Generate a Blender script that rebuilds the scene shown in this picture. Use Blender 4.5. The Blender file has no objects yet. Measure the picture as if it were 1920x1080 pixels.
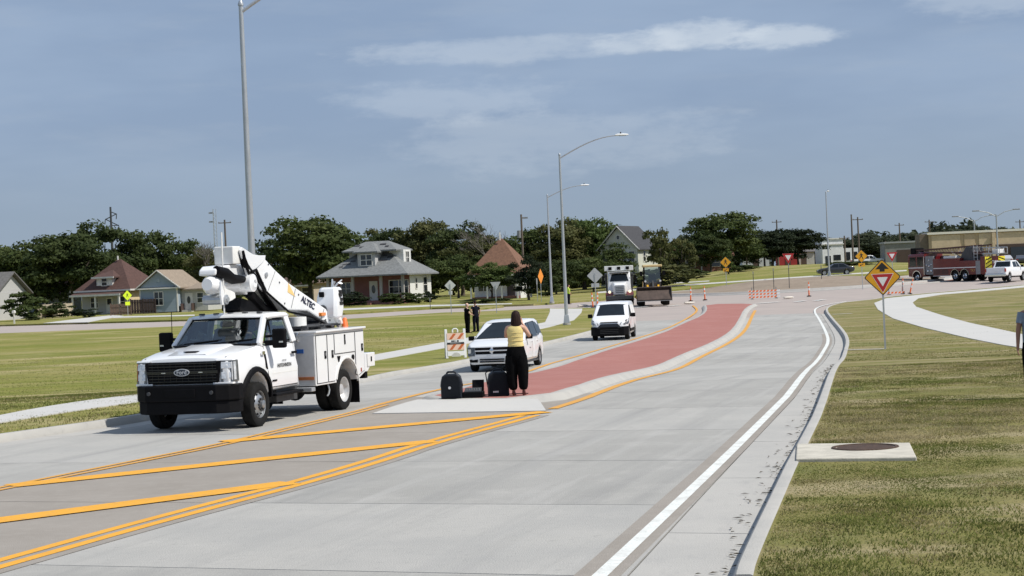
import bpy, bmesh, math, random
import numpy as np
from mathutils import Vector, Matrix
from mathutils.geometry import delaunay_2d_cdt
random.seed(7); rng = np.random.default_rng(7)
R = math.radians
scene = bpy.context.scene
COL = scene.collection

# ------------------------------------------------------------------ camera
CAM_H, FPX, ROLL = 2.52, 3500.0, R(2.5)
PITCH = math.atan(20/3500)
cf = Vector((0, math.cos(PITCH), -math.sin(PITCH)))
u0 = Vector((0, math.sin(PITCH), math.cos(PITCH))); r0 = Vector((1, 0, 0))
cr = math.cos(ROLL)*r0 - math.sin(ROLL)*u0
cu = math.cos(ROLL)*u0 + math.sin(ROLL)*r0
CAM = Vector((0, 0, CAM_H))
cam_d = bpy.data.cameras.new('camera'); cam = bpy.data.objects.new('camera', cam_d); COL.objects.link(cam)
cam.matrix_world = Matrix(((cr.x, cu.x, -cf.x, 0), (cr.y, cu.y, -cf.y, 0), (cr.z, cu.z, -cf.z, CAM_H), (0, 0, 0, 1)))
cam_d.sensor_width = 36; cam_d.lens = 36*FPX/1920; cam_d.clip_start = 0.1; cam_d.clip_end = 6000
scene.camera = cam

# ------------------------------------------------------------------ sky, sun, exposure
SUN_EL, SUN_DIR = R(52), Vector((0.94, -0.34, 0)).normalized()
world = bpy.data.worlds.new('World'); scene.world = world; world.use_nodes = True
wn, wl = world.node_tree.nodes, world.node_tree.links
wn.clear()
def WN(t, **k):
    n = wn.new(t)
    for a, b in k.items(): setattr(n, a, b)
    return n
def wmath(op, a, b=None, c=None, clamp=False):
    n = WN('ShaderNodeMath', operation=op); n.use_clamp = clamp
    for i, v in enumerate((a, b, c)):
        if v is None: continue
        if isinstance(v, (int, float)): n.inputs[i].default_value = v
        else: wl.new(v, n.inputs[i])
    return n.outputs[0]
sky = WN('ShaderNodeTexSky', sky_type='NISHITA'); sky.sun_disc = False
sky.sun_elevation = SUN_EL; sky.sun_rotation = math.atan2(SUN_DIR.x, SUN_DIR.y)
sky.air_density = 1.0; sky.dust_density = 2.0; sky.ozone_density = 2.0
tc = WN('ShaderNodeTexCoord'); sep = WN('ShaderNodeSeparateXYZ'); wl.new(tc.outputs['Generated'], sep.inputs[0])
az = wmath('ARCTAN2', sep.outputs[0], sep.outputs[1])
el = wmath('ARCSINE', sep.outputs[2])
def cloudnoise(sx, sz, det, off, rough=0.55):
    c = WN('ShaderNodeCombineXYZ')
    wl.new(wmath('MULTIPLY_ADD', sep.outputs[0], sx, off), c.inputs[0]); wl.new(wmath('MULTIPLY', sep.outputs[1], sx), c.inputs[1])
    wl.new(wmath('MULTIPLY', sep.outputs[2], sz), c.inputs[2])
    n = WN('ShaderNodeTexNoise'); n.inputs['Scale'].default_value = 1; n.inputs['Detail'].default_value = det
    n.inputs['Roughness'].default_value = rough
    wl.new(c.outputs[0], n.inputs['Vector']); return n.outputs['Fac']
n_big = cloudnoise(5, 22, 4, 3.1); n_mid = cloudnoise(14, 70, 6, 9.7, 0.6); n_fine = cloudnoise(60, 150, 8, 1.3, 0.6)
def wmix(f, a, b):
    m = WN('ShaderNodeMix', data_type='RGBA')
    (wl.new(f, m.inputs[0]) if not isinstance(f, (int, float)) else setattr(m.inputs[0], 'default_value', f))
    for s, v in ((6, a), (7, b)):
        if isinstance(v, tuple): m.inputs[s].default_value = (*v, 1)
        else: wl.new(v, m.inputs[s])
    return m.outputs[2]
def smooth(v, lo, hi):
    n = WN('ShaderNodeMapRange', interpolation_type='SMOOTHSTEP'); wl.new(v, n.inputs[0])
    n.inputs[1].default_value = lo; n.inputs[2].default_value = hi; return n.outputs[0]
# storm deck: grey blue, a little darker in bands, with brighter banks
deck = wmix(smooth(n_big, 0.36, 0.66), (2.36, 3.18, 4.62), (2.80, 3.66, 5.10))
deck = wmix(smooth(el, 0.0, 0.10), (2.76, 3.50, 4.40), deck)
wisp = wmath('MULTIPLY', smooth(n_mid, 0.48, 0.74), smooth(el, 0.03, 0.09))
deck = wmix(wmath('MULTIPLY', wisp, 0.22), deck, (3.6, 4.2, 5.1))
def bank(a0, e0, wa, we, k):
    da = wmath('DIVIDE', wmath('SUBTRACT', az, a0), wa); de = wmath('DIVIDE', wmath('SUBTRACT', el, e0), we)
    r2 = wmath('ADD', wmath('MULTIPLY', da, da), wmath('MULTIPLY', de, de))
    r2 = wmath('ADD', r2, wmath('MULTIPLY', wmath('SUBTRACT', n_fine, 0.5), -2.0))
    r2 = wmath('ADD', r2, wmath('MULTIPLY', wmath('SUBTRACT', n_mid, 0.5), -2.4))
    return wmath('MULTIPLY', smooth(r2, 1.25, 0.05), k)
for a0, e0, wa, we, k in ((0.110, 0.1245, 0.036, 0.0085, 0.62), (0.150, 0.1205, 0.032, 0.0080, 0.60), (0.075, 0.122, 0.03, 0.006, 0.4), (0.0, 0.121, 0.085, 0.0075, 0.34),
                          (-0.03, 0.096, 0.07, 0.012, 0.25), (0.03, 0.072, 0.10, 0.018, 0.20), (0.26, 0.135, 0.05, 0.012, 0.3)):
    deck = wmix(bank(a0, e0, wa, we, k), deck, (6.0, 6.6, 7.3))
skyc = wmix(0.88, sky.outputs[0], deck)
bg = WN('ShaderNodeBackground'); bg.inputs['Strength'].default_value = 0.10
wl.new(skyc, bg.inputs[0]); wo = WN('ShaderNodeOutputWorld'); wl.new(bg.outputs[0], wo.inputs[0])

sd = bpy.data.lights.new('sun', 'SUN'); sd.energy = 4.2; sd.angle = R(0.55); sd.color = (1, 0.95, 0.87)
sun = bpy.data.objects.new('sun', sd); COL.objects.link(sun)
to_sun = Vector((SUN_DIR.x*math.cos(SUN_EL), SUN_DIR.y*math.cos(SUN_EL), math.sin(SUN_EL)))
sun.rotation_euler = to_sun.to_track_quat('Z', 'Y').to_euler(); sun.location = (60, -20, 80)
vs = scene.view_settings; vs.view_transform = 'Standard'; vs.look = 'None'; vs.exposure = 0.2; vs.gamma = 1; vs.use_curve_mapping = False
scene.cycles.use_denoising = True
scene.cycles.max_bounces = 6; scene.cycles.transparent_max_bounces = 10

# ------------------------------------------------------------------ terrain and photo geometry
def S(a, b, t):
    t = min(1, max(0, (t-a)/(b-a))); return t*t*(3-2*t)
def H(x, y):           # gentle sag in the road, slight rise on the far right
    return -0.74*S(38, 66, y)*(1-S(95, 215, y)) + 0.42*S(150, 190, y)*S(18, 50, x) + 2.0*S(200, 285, y)*S(2, 40, x)*(1-.75*S(50, 78, x))
def ray(px, py): return cr*((px-960)/FPX) + cu*((540-py)/FPX) + cf
def at(px, py, d):     # point seen at pixel px,py, d metres ahead
    r = ray(px, py); return CAM + r*(d/r.y)
def G(px, py, z=0.0):  # where the sight line meets the ground (+z)
    r = ray(px, py); t0, t = 4.0, 4.0
    while t < 900:
        p = CAM + r*(t/r.y)
        if p.z <= H(p.x, p.y)+z: break
        t0 = t; t += 0.5
    for _ in range(24):
        m = (t0+t)/2; p = CAM + r*(m/r.y)
        if p.z <= H(p.x, p.y)+z: t = m
        else: t0 = m
    return Vector((p.x, p.y, H(p.x, p.y)+z))
def on(x, y, z=0.0): return Vector((x, y, H(x, y)+z))

# ------------------------------------------------------------------ materials
MATS = {}
def mat(name, col, rough=0.6, metal=0.0, var=0.0, scale=6.0, bump=0.0, bscale=40.0, coat=0.0, col2=None, spec=0.5, detail=5.0, stretch=None, emit=None, trans=0):
    if name in MATS: return MATS[name]
    m = bpy.data.materials.new(name); m.use_nodes = True; MATS[name] = m
    nt = m.node_tree; b = nt.nodes['Principled BSDF']
    b.inputs['Base Color'].default_value = (*col, 1); b.inputs['Roughness'].default_value = rough; b.inputs['Metallic'].default_value = metal
    b.inputs['Specular IOR Level'].default_value = spec
    if coat: b.inputs['Coat Weight'].default_value = coat; b.inputs['Coat Roughness'].default_value = 0.08
    if trans: b.inputs['Transmission Weight'].default_value = trans
    tcn = nt.nodes.new('ShaderNodeTexCoord'); src = tcn.outputs['Object']
    if stretch:
        mp = nt.nodes.new('ShaderNodeMapping'); mp.inputs['Scale'].default_value = stretch; nt.links.new(src, mp.inputs[0]); src = mp.outputs[0]
    if var or col2:
        n = nt.nodes.new('ShaderNodeTexNoise'); n.inputs['Scale'].default_value = scale; n.inputs['Detail'].default_value = detail; n.inputs['Roughness'].default_value = 0.62
        nt.links.new(src, n.inputs['Vector'])
        rp = nt.nodes.new('ShaderNodeValToRGB'); rp.color_ramp.elements[0].position = 0.33; rp.color_ramp.elements[1].position = 0.67
        c1 = tuple(max(0, c*(1-var)) for c in col); c2 = col2 if col2 else tuple(min(1, c*(1+var)) for c in col)
        rp.color_ramp.elements[0].color = (*(col if col2 else c1), 1); rp.color_ramp.elements[1].color = (*c2, 1)
        nt.links.new(n.outputs['Fac'], rp.inputs[0]); nt.links.new(rp.outputs[0], b.inputs['Base Color'])
    if bump:
        n2 = nt.nodes.new('ShaderNodeTexNoise'); n2.inputs['Scale'].default_value = bscale; n2.inputs['Detail'].default_value = 4
        nt.links.new(src, n2.inputs['Vector'])
        bp = nt.nodes.new('ShaderNodeBump'); bp.inputs['Strength'].default_value = bump; bp.inputs['Distance'].default_value = 0.02
        nt.links.new(n2.outputs['Fac'], bp.inputs['Height']); nt.links.new(bp.outputs[0], b.inputs['Normal'])
    if emit: b.inputs['Emission Color'].default_value = (*emit, 1); b.inputs['Emission Strength'].default_value = 1
    return m

def layered(name, base, layers, rough=0.85, bump=0.3, bscale=60, spec=0.3, rot=0.0):
    """base colour with noise-masked colour layers: (colour, scale, lo, hi, strength, stretch)"""
    if name in MATS: return MATS[name]
    m = bpy.data.materials.new(name); m.use_nodes = True; MATS[name] = m
    nt = m.node_tree; b = nt.nodes['Principled BSDF']; b.inputs['Roughness'].default_value = rough; b.inputs['Specular IOR Level'].default_value = spec
    tcn = nt.nodes.new('ShaderNodeTexCoord'); cur = None
    for i, (c, sc, lo, hi, st, stretch) in enumerate(layers):
        mp = nt.nodes.new('ShaderNodeMapping'); mp.inputs['Location'].default_value = (i*7.3, i*3.1, 0)
        if stretch: mp.vector_type = 'TEXTURE'; mp.inputs['Scale'].default_value = tuple(1/v for v in stretch); mp.inputs['Rotation'].default_value = (0, 0, rot)
        nt.links.new(tcn.outputs['Object'], mp.inputs[0])
        n = nt.nodes.new('ShaderNodeTexNoise'); n.inputs['Scale'].default_value = sc; n.inputs['Detail'].default_value = 6; n.inputs['Roughness'].default_value = 0.6
        nt.links.new(mp.outputs[0], n.inputs['Vector'])
        mr = nt.nodes.new('ShaderNodeMapRange'); mr.inputs[1].default_value = lo; mr.inputs[2].default_value = hi; mr.inputs[4].default_value = st
        nt.links.new(n.outputs['Fac'], mr.inputs[0])
        mx = nt.nodes.new('ShaderNodeMix'); mx.data_type = 'RGBA'; nt.links.new(mr.outputs[0], mx.inputs[0])
        if cur is None: mx.inputs[6].default_value = (*base, 1)
        else: nt.links.new(cur, mx.inputs[6])
        mx.inputs[7].default_value = (*c, 1); cur = mx.outputs[2]
    nt.links.new(cur, b.inputs['Base Color'])
    if bump:
        n2 = nt.nodes.new('ShaderNodeTexNoise'); n2.inputs['Scale'].default_value = bscale; n2.inputs['Detail'].default_value = 4
        nt.links.new(tcn.outputs['Object'], n2.inputs['Vector'])
        bp = nt.nodes.new('ShaderNodeBump'); bp.inputs['Strength'].default_value = bump; bp.inputs['Distance'].default_value = 0.03
        nt.links.new(n2.outputs['Fac'], bp.inputs['Height']); nt.links.new(bp.outputs[0], b.inputs['Normal'])
    return m

def translucent(m, f):
    nt = m.node_tree; b = nt.nodes['Principled BSDF']; out = [n for n in nt.nodes if n.type == 'OUTPUT_MATERIAL'][0]
    tr = nt.nodes.new('ShaderNodeBsdfTranslucent'); mx = nt.nodes.new('ShaderNodeMixShader'); mx.inputs[0].default_value = f
    if b.inputs['Base Color'].links: nt.links.new(b.inputs['Base Color'].links[0].from_socket, tr.inputs[0])
    else: tr.inputs[0].default_value = b.inputs['Base Color'].default_value
    nt.links.new(b.outputs[0], mx.inputs[1]); nt.links.new(tr.outputs[0], mx.inputs[2]); nt.links.new(mx.outputs[0], out.inputs[0]); return m
def clear_glass(name, tint, mixf):
    m = bpy.data.materials.new(name); m.use_nodes = True; MATS[name] = m
    nt = m.node_tree; nt.nodes.clear()
    tr = nt.nodes.new('ShaderNodeBsdfTransparent'); tr.inputs[0].default_value = (*tint, 1)
    gl = nt.nodes.new('ShaderNodeBsdfGlossy'); gl.inputs['Roughness'].default_value = 0.03; gl.inputs[0].default_value = (.9, .95, 1, 1)
    fr = nt.nodes.new('ShaderNodeFresnel'); fr.inputs[0].default_value = 1.5
    ad = nt.nodes.new('ShaderNodeMath'); ad.operation = 'ADD'; ad.inputs[1].default_value = mixf; nt.links.new(fr.outputs[0], ad.inputs[0])
    mx = nt.nodes.new('ShaderNodeMixShader'); nt.links.new(ad.outputs[0], mx.inputs[0]); nt.links.new(tr.outputs[0], mx.inputs[1]); nt.links.new(gl.outputs[0], mx.inputs[2])
    o = nt.nodes.new('ShaderNodeOutputMaterial'); nt.links.new(mx.outputs[0], o.inputs[0])
    return m

# concrete, paint, grass
_cl = [((.298, .290, .270), 0.30, .40, .72, .85, None), ((.415, .402, .375), 1.1, .50, .72, .6, None), ((.235, .232, .224), 1.6, .50, .74, .62, (1.0, .035, 1)), ((.45, .44, .42), 2.2, .54, .76, .5, (1.0, .05, 1)),
    ((.26, .255, .243), 9, .56, .72, .5, None), ((.47, .46, .44), 16, .58, .75, .4, None), ((.17, .165, .155), 42, .64, .76, .6, None)]
M_slab = layered('lane_concrete', (.350, .342, .320), _cl, rough=.88, bump=.35, bscale=55, rot=R(-16))
M_slab_b = layered('lane_concrete_pale', (.385, .375, .350), _cl[1:]+[((.31, .307, .295), .5, .42, .7, .6, None)], rough=.88, bump=.35, bscale=55, rot=R(-16))
M_tan = layered('ground_concrete', (.300, .272, .240), [((.255, .23, .20), .8, .4, .7, .8, None), ((.35, .32, .285), 4, .5, .75, .5, None), ((.20, .18, .16), 20, .55, .8, .5, None)], rough=.9, bump=.35, bscale=70)
M_gut = layered('gutter_concrete', (.415, .402, .375), [((.355, .348, .33), .7, .4, .7, .8, None), ((.30, .295, .285), 5, .56, .8, .6, (1, .25, 1)), ((.5, .49, .465), 12, .55, .8, .4, None), ((.16, .15, .135), 30, .62, .75, .6, None)], rough=.9, bump=.3, bscale=60)
M_kerb = layered('kerb_concrete', (.40, .388, .362), [((.33, .325, .31), 1.2, .4, .7, .8, None), ((.26, .255, .245), 9, .58, .8, .55, None)], rough=.9, bump=.3, bscale=50)
M_walk = layered('path_concrete', (.50, .49, .465), [((.46, .455, .44), .5, .4, .7, .8, None), ((.42, .41, .395), 6, .56, .8, .5, None)], rough=.9, bump=.2, bscale=50)
M_joint = mat('joint_dark', (.075, .072, .068), .95)
M_red = layered('red_brick_concrete', (.335, .142, .118), [((.38, .18, .155), .6, .42, .7, .8, None), ((.27, .10, .082), 4, .5, .75, .6, None), ((.42, .24, .21), 14, .55, .8, .45, None)], rough=.88, bump=.35, bscale=30)
M_yel = layered('yellow_paint', (.72, .355, .035), [((.62, .30, .04), 2, .45, .75, .7, None), ((.42, .25, .09), 30, .55, .66, .55, None), ((.36, .25, .13), 5, .60, .70, .6, None)], rough=.7, bump=.2)
M_yel2 = layered('worn_yellow_paint', (.62, .315, .06), [((.50, .28, .10), 2, .45, .75, .7, None), ((.36, .24, .12), 20, .52, .75, .7, None)], rough=.75, bump=.2)
M_wht = layered('white_paint', (.70, .72, .69), [((.56, .56, .53), 3, .46, .64, .8, None), ((.40, .39, .37), 28, .54, .66, .6, None), ((.44, .43, .41), 4, .60, .74, .35, None)], rough=.7, bump=.2)
M_grass_l = layered('lawn_green', (.185, .195, .040), [((.265, .235, .080), .07, .44, .58, .9, None), ((.135, .160, .032), .30, .45, .70, .8, (.25, 1, 1)), ((.40, .335, .18), .16, .52, .64, .85, (.5, 1.4, 1)), ((.30, .265, .105), .9, .50, .64, .75, (.12, 1, 1)),
    ((.105, .128, .026), 2.5, .5, .75, .6, None), ((.26, .24, .10), 9, .54, .75, .6, None), ((.075, .09, .022), 30, .52, .75, .6, None)], rough=.95, bump=1.0, bscale=25, spec=.1)
M_grass_r = layered('verge_grass', (.195, .180, .060), [((.275, .230, .11), .22, .40, .62, .9, None), ((.125, .150, .038), .55, .48, .70, .85, None), ((.34, .285, .17), .45, .52, .64, .85, (.35, 1.6, 1)), ((.10, .088, .045), 1.3, .56, .72, .6, None),
    ((.080, .082, .028), 7, .5, .75, .6, None), ((.30, .26, .15), 18, .54, .75, .6, None), ((.07, .065, .03), 45, .55, .75, .6, None)], rough=.95, bump=1.0, bscale=30, spec=.1)
M_dirt = layered('dirt', (.27, .215, .165), [((.20, .16, .12), .5, .4, .7, .8, None), ((.33, .28, .22), 3, .5, .75, .6, None)], rough=.95, bump=.6, bscale=12)
M_asph = layered('street_concrete', (.375, .325, .295), [((.32, .28, .26), .4, .4, .7, .8, None), ((.45, .36, .34), .9, .55, .8, .4, (.2, 3, 1))], rough=.9, bump=.2)
# vehicles and things
M_white = mat('white_car_paint', (.78, .79, .80), .28, coat=.6, var=.02, scale=2)
M_whitem = mat('white_enamel', (.72, .72, .70), .42, var=.06, scale=5)
M_black = mat('black_plastic', (.0045, .0045, .0055), .6, var=.2, scale=8, spec=.12)
M_silver = mat('silver_trim', (.62, .63, .65), .3, .25)
M_blackg = mat('black_gloss', (.010, .010, .011), .25, coat=.3)
M_rub = mat('tyre_rubber', (.012, .012, .012), .9, var=.25, scale=12, bump=.2, spec=.2)
M_rim = mat('steel_rim', (.42, .43, .44), .35, .8, var=.12, scale=8)
M_rimw = mat('pale_rim', (.60, .60, .60), .4, .4, var=.1, scale=8)
M_chrome = mat('chrome', (.75, .76, .78), .12, 1.0)
M_dglass = mat('dark_glass', (.006, .009, .011), .06, spec=.45, var=.3, scale=3)
M_glass = clear_glass('tinted_clear_glass', (.50, .60, .58), .10)
M_lamp = mat('lamp_lens', (.70, .72, .74), .12, .3, var=.25, scale=18, coat=1)
M_redlens = mat('red_lens', (.35, .01, .01), .15, coat=1)
M_amber = mat('amber_lens', (.75, .22, .02), .2, coat=.8)
M_galv = mat('galvanised_steel', (.46, .48, .50), .42, .55, var=.10, scale=3, stretch=(4, 4, .6))
M_grey = mat('grey_metal', (.25, .255, .26), .5, .3, var=.12)
M_dgrey = mat('dark_grey_metal', (.06, .062, .066), .5, .2, var=.2)
M_orange = mat('orange_plastic', (.80, .16, .03), .5, var=.1)
M_refw = mat('white_sheeting', (.75, .75, .74), .45, var=.03)
M_sgny = mat('yellow_sign', (.70, .34, .012), .42, var=.04, scale=3)
M_sgnl = mat('lime_sign', (.62, .78, .03), .4, var=.04, scale=3)
M_sgnr = mat('red_sign', (.42, .018, .02), .42, var=.05, scale=3)
M_ink = mat('black_ink', (.012, .011, .011), .6)
M_alu = mat('sign_back_aluminium', (.52, .53, .54), .45, .5, var=.06, scale=4)
M_skin = mat('skin', (.52, .30, .21), .55, var=.05)
M_skinp = mat('pale_skin', (.60, .38, .29), .55, var=.05)
M_hair = mat('dark_hair', (.020, .010, .008), .75, spec=.2, bump=.6, bscale=25, var=.4, scale=30, stretch=(1, 1, .12))
M_navy = mat('navy_cloth', (.009, .010, .018), .95, var=.25, scale=10, bump=.3, bscale=14, spec=.08)
M_bcloth = mat('black_cloth', (.0045, .0045, .005), .95, var=.3, scale=10, bump=.3, bscale=12, spec=.06)
M_ycloth = mat('pale_yellow_cloth', (.74, .60, .25), .85, var=.06, scale=6, bump=.35, bscale=10)
M_hivis = mat('lime_vest', (.52, .80, .04), .7, var=.05)
M_shoe = mat('red_brown_leather', (.10, .022, .018), .4)

# ------------------------------------------------------------------ mesh helpers
class MB:
    def __init__(s): s.v = []; s.f = []
    def add(s, vs_, fs_):
        o = len(s.v); s.v += [tuple(v) for v in vs_]; s.f += [tuple(i+o for i in f) for f in fs_]; return s
    def box(s, x0, x1, y0, y1, z0, z1):
        return s.add([(x0,y0,z0),(x1,y0,z0),(x1,y1,z0),(x0,y1,z0),(x0,y0,z1),(x1,y0,z1),(x1,y1,z1),(x0,y1,z1)],
                     [(3,2,1,0),(4,5,6,7),(0,1,5,4),(1,2,6,5),(2,3,7,6),(3,0,4,7)])
    def hexa(s, b, t):      # bottom quad, top quad, both counter-clockwise from above
        return s.add(list(b)+list(t), [(3,2,1,0),(4,5,6,7),(0,1,5,4),(1,2,6,5),(2,3,7,6),(3,0,4,7)])
    def bar(s, a, b, w, h, up=(0,0,1)):
        a, b = Vector(a), Vector(b); d = (b-a).normalized(); u = Vector(up)
        if abs(d.dot(u)) > .98: u = Vector((1, 0, 0))
        r = d.cross(u).normalized(); u = r.cross(d)
        q = [r*(-w/2)-u*(h/2), r*(w/2)-u*(h/2), r*(w/2)+u*(h/2), r*(-w/2)+u*(h/2)]
        return s.add([a+c for c in q]+[b+c for c in q], [(3,2,1,0),(4,5,6,7),(0,1,5,4),(1,2,6,5),(2,3,7,6),(3,0,4,7)])
    def tube(s, pts, rad, n=10, caps=True):
        pts = [Vector(p) for p in pts]; k = len(pts)
        rad = rad if isinstance(rad, (list, tuple)) else [rad]*k
        rings = []; pr = None
        for i, p in enumerate(pts):
            d = (pts[min(i+1, k-1)]-pts[max(i-1, 0)]).normalized()
            if pr is None: pr = d.cross(Vector((0, 0, 1)) if abs(d.z) < .9 else Vector((1, 0, 0))).normalized()
            else: pr = (pr - d*pr.dot(d)).normalized()
            u = d.cross(pr)
            rings.append([p+(pr*math.cos(2*math.pi*j/n)+u*math.sin(2*math.pi*j/n))*rad[i] for j in range(n)])
        return s.loft(rings, caps)
    def loft(s, rings, caps=True, closed=True):
        n = len(rings[0]); vs_ = [p for r in rings for p in r]; fs_ = []
        for i in range(len(rings)-1):
            for j in range(n if closed else n-1):
                a, b = i*n+j, i*n+(j+1) % n; fs_.append((a, b, b+n, a+n))
        if caps: fs_.append(tuple(range(n-1, -1, -1))); fs_.append(tuple(range((len(rings)-1)*n, len(rings)*n)))
        return s.add(vs_, fs_)
    def lathe(s, prof, n=24, axis='z', c=(0,0,0), caps=False):
        rings = []
        for r, h in prof:
            ring = []
            for j in range(n):
                a = 2*math.pi*j/n; p = (r*math.cos(a), r*math.sin(a), h)
                if axis == 'y': p = (p[0], p[2], -p[1])
                if axis == 'x': p = (p[2], p[0], p[1])
                ring.append((p[0]+c[0], p[1]+c[1], p[2]+c[2]))
            rings.append(ring)
        return s.loft(rings, caps)
    def ball(s, c, r, nu=14, nv=9):
        r = r if isinstance(r, (tuple, list)) else (r, r, r); rings = []
        for i in range(nv+1):
            t = math.pi*(i/nv); t = min(max(t, .02), math.pi-.02)
            rings.append([(c[0]+r[0]*math.sin(t)*math.cos(2*math.pi*j/nu), c[1]+r[1]*math.sin(t)*math.sin(2*math.pi*j/nu), c[2]-r[2]*math.cos(t)) for j in range(nu)])
        return s.loft(rings, True)
    def prism(s, poly, f, a, b):   # poly 2d -> f(u, v, w), extruded from w=a to w=b
        n = len(poly); vs_ = [f(u, v, a) for u, v in poly]+[f(u, v, b) for u, v in poly]
        return s.add(vs_, [tuple(range(n-1, -1, -1)), tuple(range(n, 2*n))]+[(i, (i+1) % n, n+(i+1) % n, n+i) for i in range(n)])
    def quad(s, *p): return s.add(p, [tuple(range(len(p)))])
    def build(s, name, m, parent=None, smooth=0, bevel=0, fix=True, seg=2):
        me = bpy.data.meshes.new(name); me.from_pydata([tuple(v) for v in s.v], [], s.f); me.validate()
        if fix:
            bm = bmesh.new(); bm.from_mesh(me); bmesh.ops.recalc_face_normals(bm, faces=bm.faces); bm.to_mesh(me); bm.free()
        for mm in (m if isinstance(m, (list, tuple)) else [m]): me.materials.append(mm)
        if smooth:
            me.shade_smooth(); me.set_sharp_from_angle(angle=R(smooth))
        o = bpy.data.objects.new(name, me); COL.objects.link(o)
        if parent: o.parent = parent
        if bevel:
            b = o.modifiers.new('bevel', 'BEVEL'); b.width = bevel; b.segments = seg; b.limit_method = 'ANGLE'; b.angle_limit = R(40)
        return o
def XZ(u, v, w): return (u, w, v)     # profile in x-z, width along y
def YZ(u, v, w): return (w, u, v)
def XY(u, v, w): return (u, v, w)
def tag(o, label, cat, group=None):
    o['label'] = label; o['category'] = cat
    if group: o['group'] = group
    return o
def thing(name, label, cat, loc=(0,0,0), rz=0.0, group=None):
    o = bpy.data.objects.new(name, None); COL.objects.link(o); o.location = loc; o.rotation_euler = (0, 0, rz); o.empty_display_size = .3
    return tag(o, label, cat, group)
def struct(o, kind='structure'): o['kind'] = kind; return o
def copy_tree(o, parent=None):
    c = o.copy(); COL.objects.link(c); c.parent = parent
    for ch in o.children: copy_tree(ch, c)
    return c
def text_mesh(name, txt, size, m, parent, mw, extrude=.002, bold=0, align='CENTER'):
    cu_ = bpy.data.curves.new(name, 'FONT'); cu_.body = txt; cu_.size = size; cu_.align_x = align; cu_.align_y = 'CENTER'; cu_.extrude = extrude; cu_.offset = bold
    cu_.resolution_u = 3
    t = bpy.data.objects.new('tmp', cu_); COL.objects.link(t)
    me = bpy.data.meshes.new_from_object(t.evaluated_get(bpy.context.evaluated_depsgraph_get()))
    bpy.data.objects.remove(t); bpy.data.curves.remove(cu_)
    me.materials.clear(); me.materials.append(m); me.transform(mw); me.name = name
    o = bpy.data.objects.new(name, me); COL.objects.link(o); o.parent = parent; return o
def basis(xa, ya, o):      # matrix with given x axis, y axis, origin
    xa, ya = Vector(xa).normalized(), Vector(ya).normalized(); za = xa.cross(ya)
    return Matrix(((xa.x, ya.x, za.x, o[0]), (xa.y, ya.y, za.y, o[1]), (xa.z, ya.z, za.z, o[2]), (0,0,0,1)))
def cdt(poly, step, jitter=.15, pts=None):
    """triangulate a polygon with interior grid points -> verts, tris"""
    xs = [p[0] for p in poly]; ys = [p[1] for p in poly]
    P = np.array(poly); inner = []
    if pts is None and step:
        gx = np.arange(min(xs)+step*.5, max(xs), step); gy = np.arange(min(ys)+step*.5, max(ys), step)
        if len(gx) and len(gy): X, Y = np.meshgrid(gx, gy); cand = np.stack([X.ravel(), Y.ravel()], 1)
        else: cand = np.zeros((0, 2))
    else: cand = np.array(pts if pts is not None else np.zeros((0, 2)), float).reshape(-1, 2)
    if len(cand):
        ins = np.zeros(len(cand), bool); n = len(P)
        for i in range(n):
            (x1, y1), (x2, y2) = P[i], P[(i+1) % n]
            if y1 == y2: continue
            c = ((y1 > cand[:, 1]) != (y2 > cand[:, 1])) & (cand[:, 0] < (x2-x1)*(cand[:, 1]-y1)/(y2-y1)+x1); ins ^= c
        cand = cand[ins]
        if len(cand) and step:
            A = P; B = np.roll(P, -1, 0); keep = np.ones(len(cand), bool)
            for a, b in zip(A, B):
                d = b-a; L = (d**2).sum() or 1e-9; t = np.clip(((cand-a)@d)/L, 0, 1); keep &= (((cand-a-np.outer(t, d))**2).sum(1) > (step*.3)**2)
            cand = cand[keep]
        inner = [Vector(c) for c in cand]
    r = delaunay_2d_cdt([Vector(p) for p in poly]+inner, [], [list(range(len(poly)))], 1, 1e-5)
    return [tuple(v) for v in r[0]], [tuple(f) for f in r[2]]
# ================================================================== ground, roads, paths
def wpts(px, z=0.0): return [(p.x, p.y) for p in (G(a, b, z) for a, b in px)]
def extend(pl, back=0, fwd=0):
    pl = [Vector(p) for p in pl]
    if back: d = (pl[0]-pl[1]).normalized(); pl = [pl[0]+d*back]+pl
    if fwd: d = (pl[-1]-pl[-2]).normalized(); pl = pl+[pl[-1]+d*fwd]
    return [tuple(p) for p in pl]
def resample(pl, step):
    P = [Vector(p) for p in pl]; out = [P[0]]
    for a, b in zip(P, P[1:]):
        n = max(1, int((b-a).length/step))
        out += [a.lerp(b, i/n) for i in range(1, n+1)]
    return out
def chaikin(pl, k=2):
    P = [Vector(p) for p in pl]
    for _ in range(k):
        Q = [P[0]]
        for a, b in zip(P, P[1:]): Q += [a.lerp(b, .25), a.lerp(b, .75)]
        P = Q+[P[-1]]
    return [tuple(p) for p in P]
def normals(P):
    N = []
    for i in range(len(P)):
        d = (P[min(i+1, len(P)-1)]-P[max(i-1, 0)]).normalized(); N.append(Vector((d.y, -d.x)))    # to the right of travel
    return N
def offset(pl, o):
    P = [Vector(p) for p in pl]; return [tuple(p+n*o) for p, n in zip(P, normals(P))]
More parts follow.
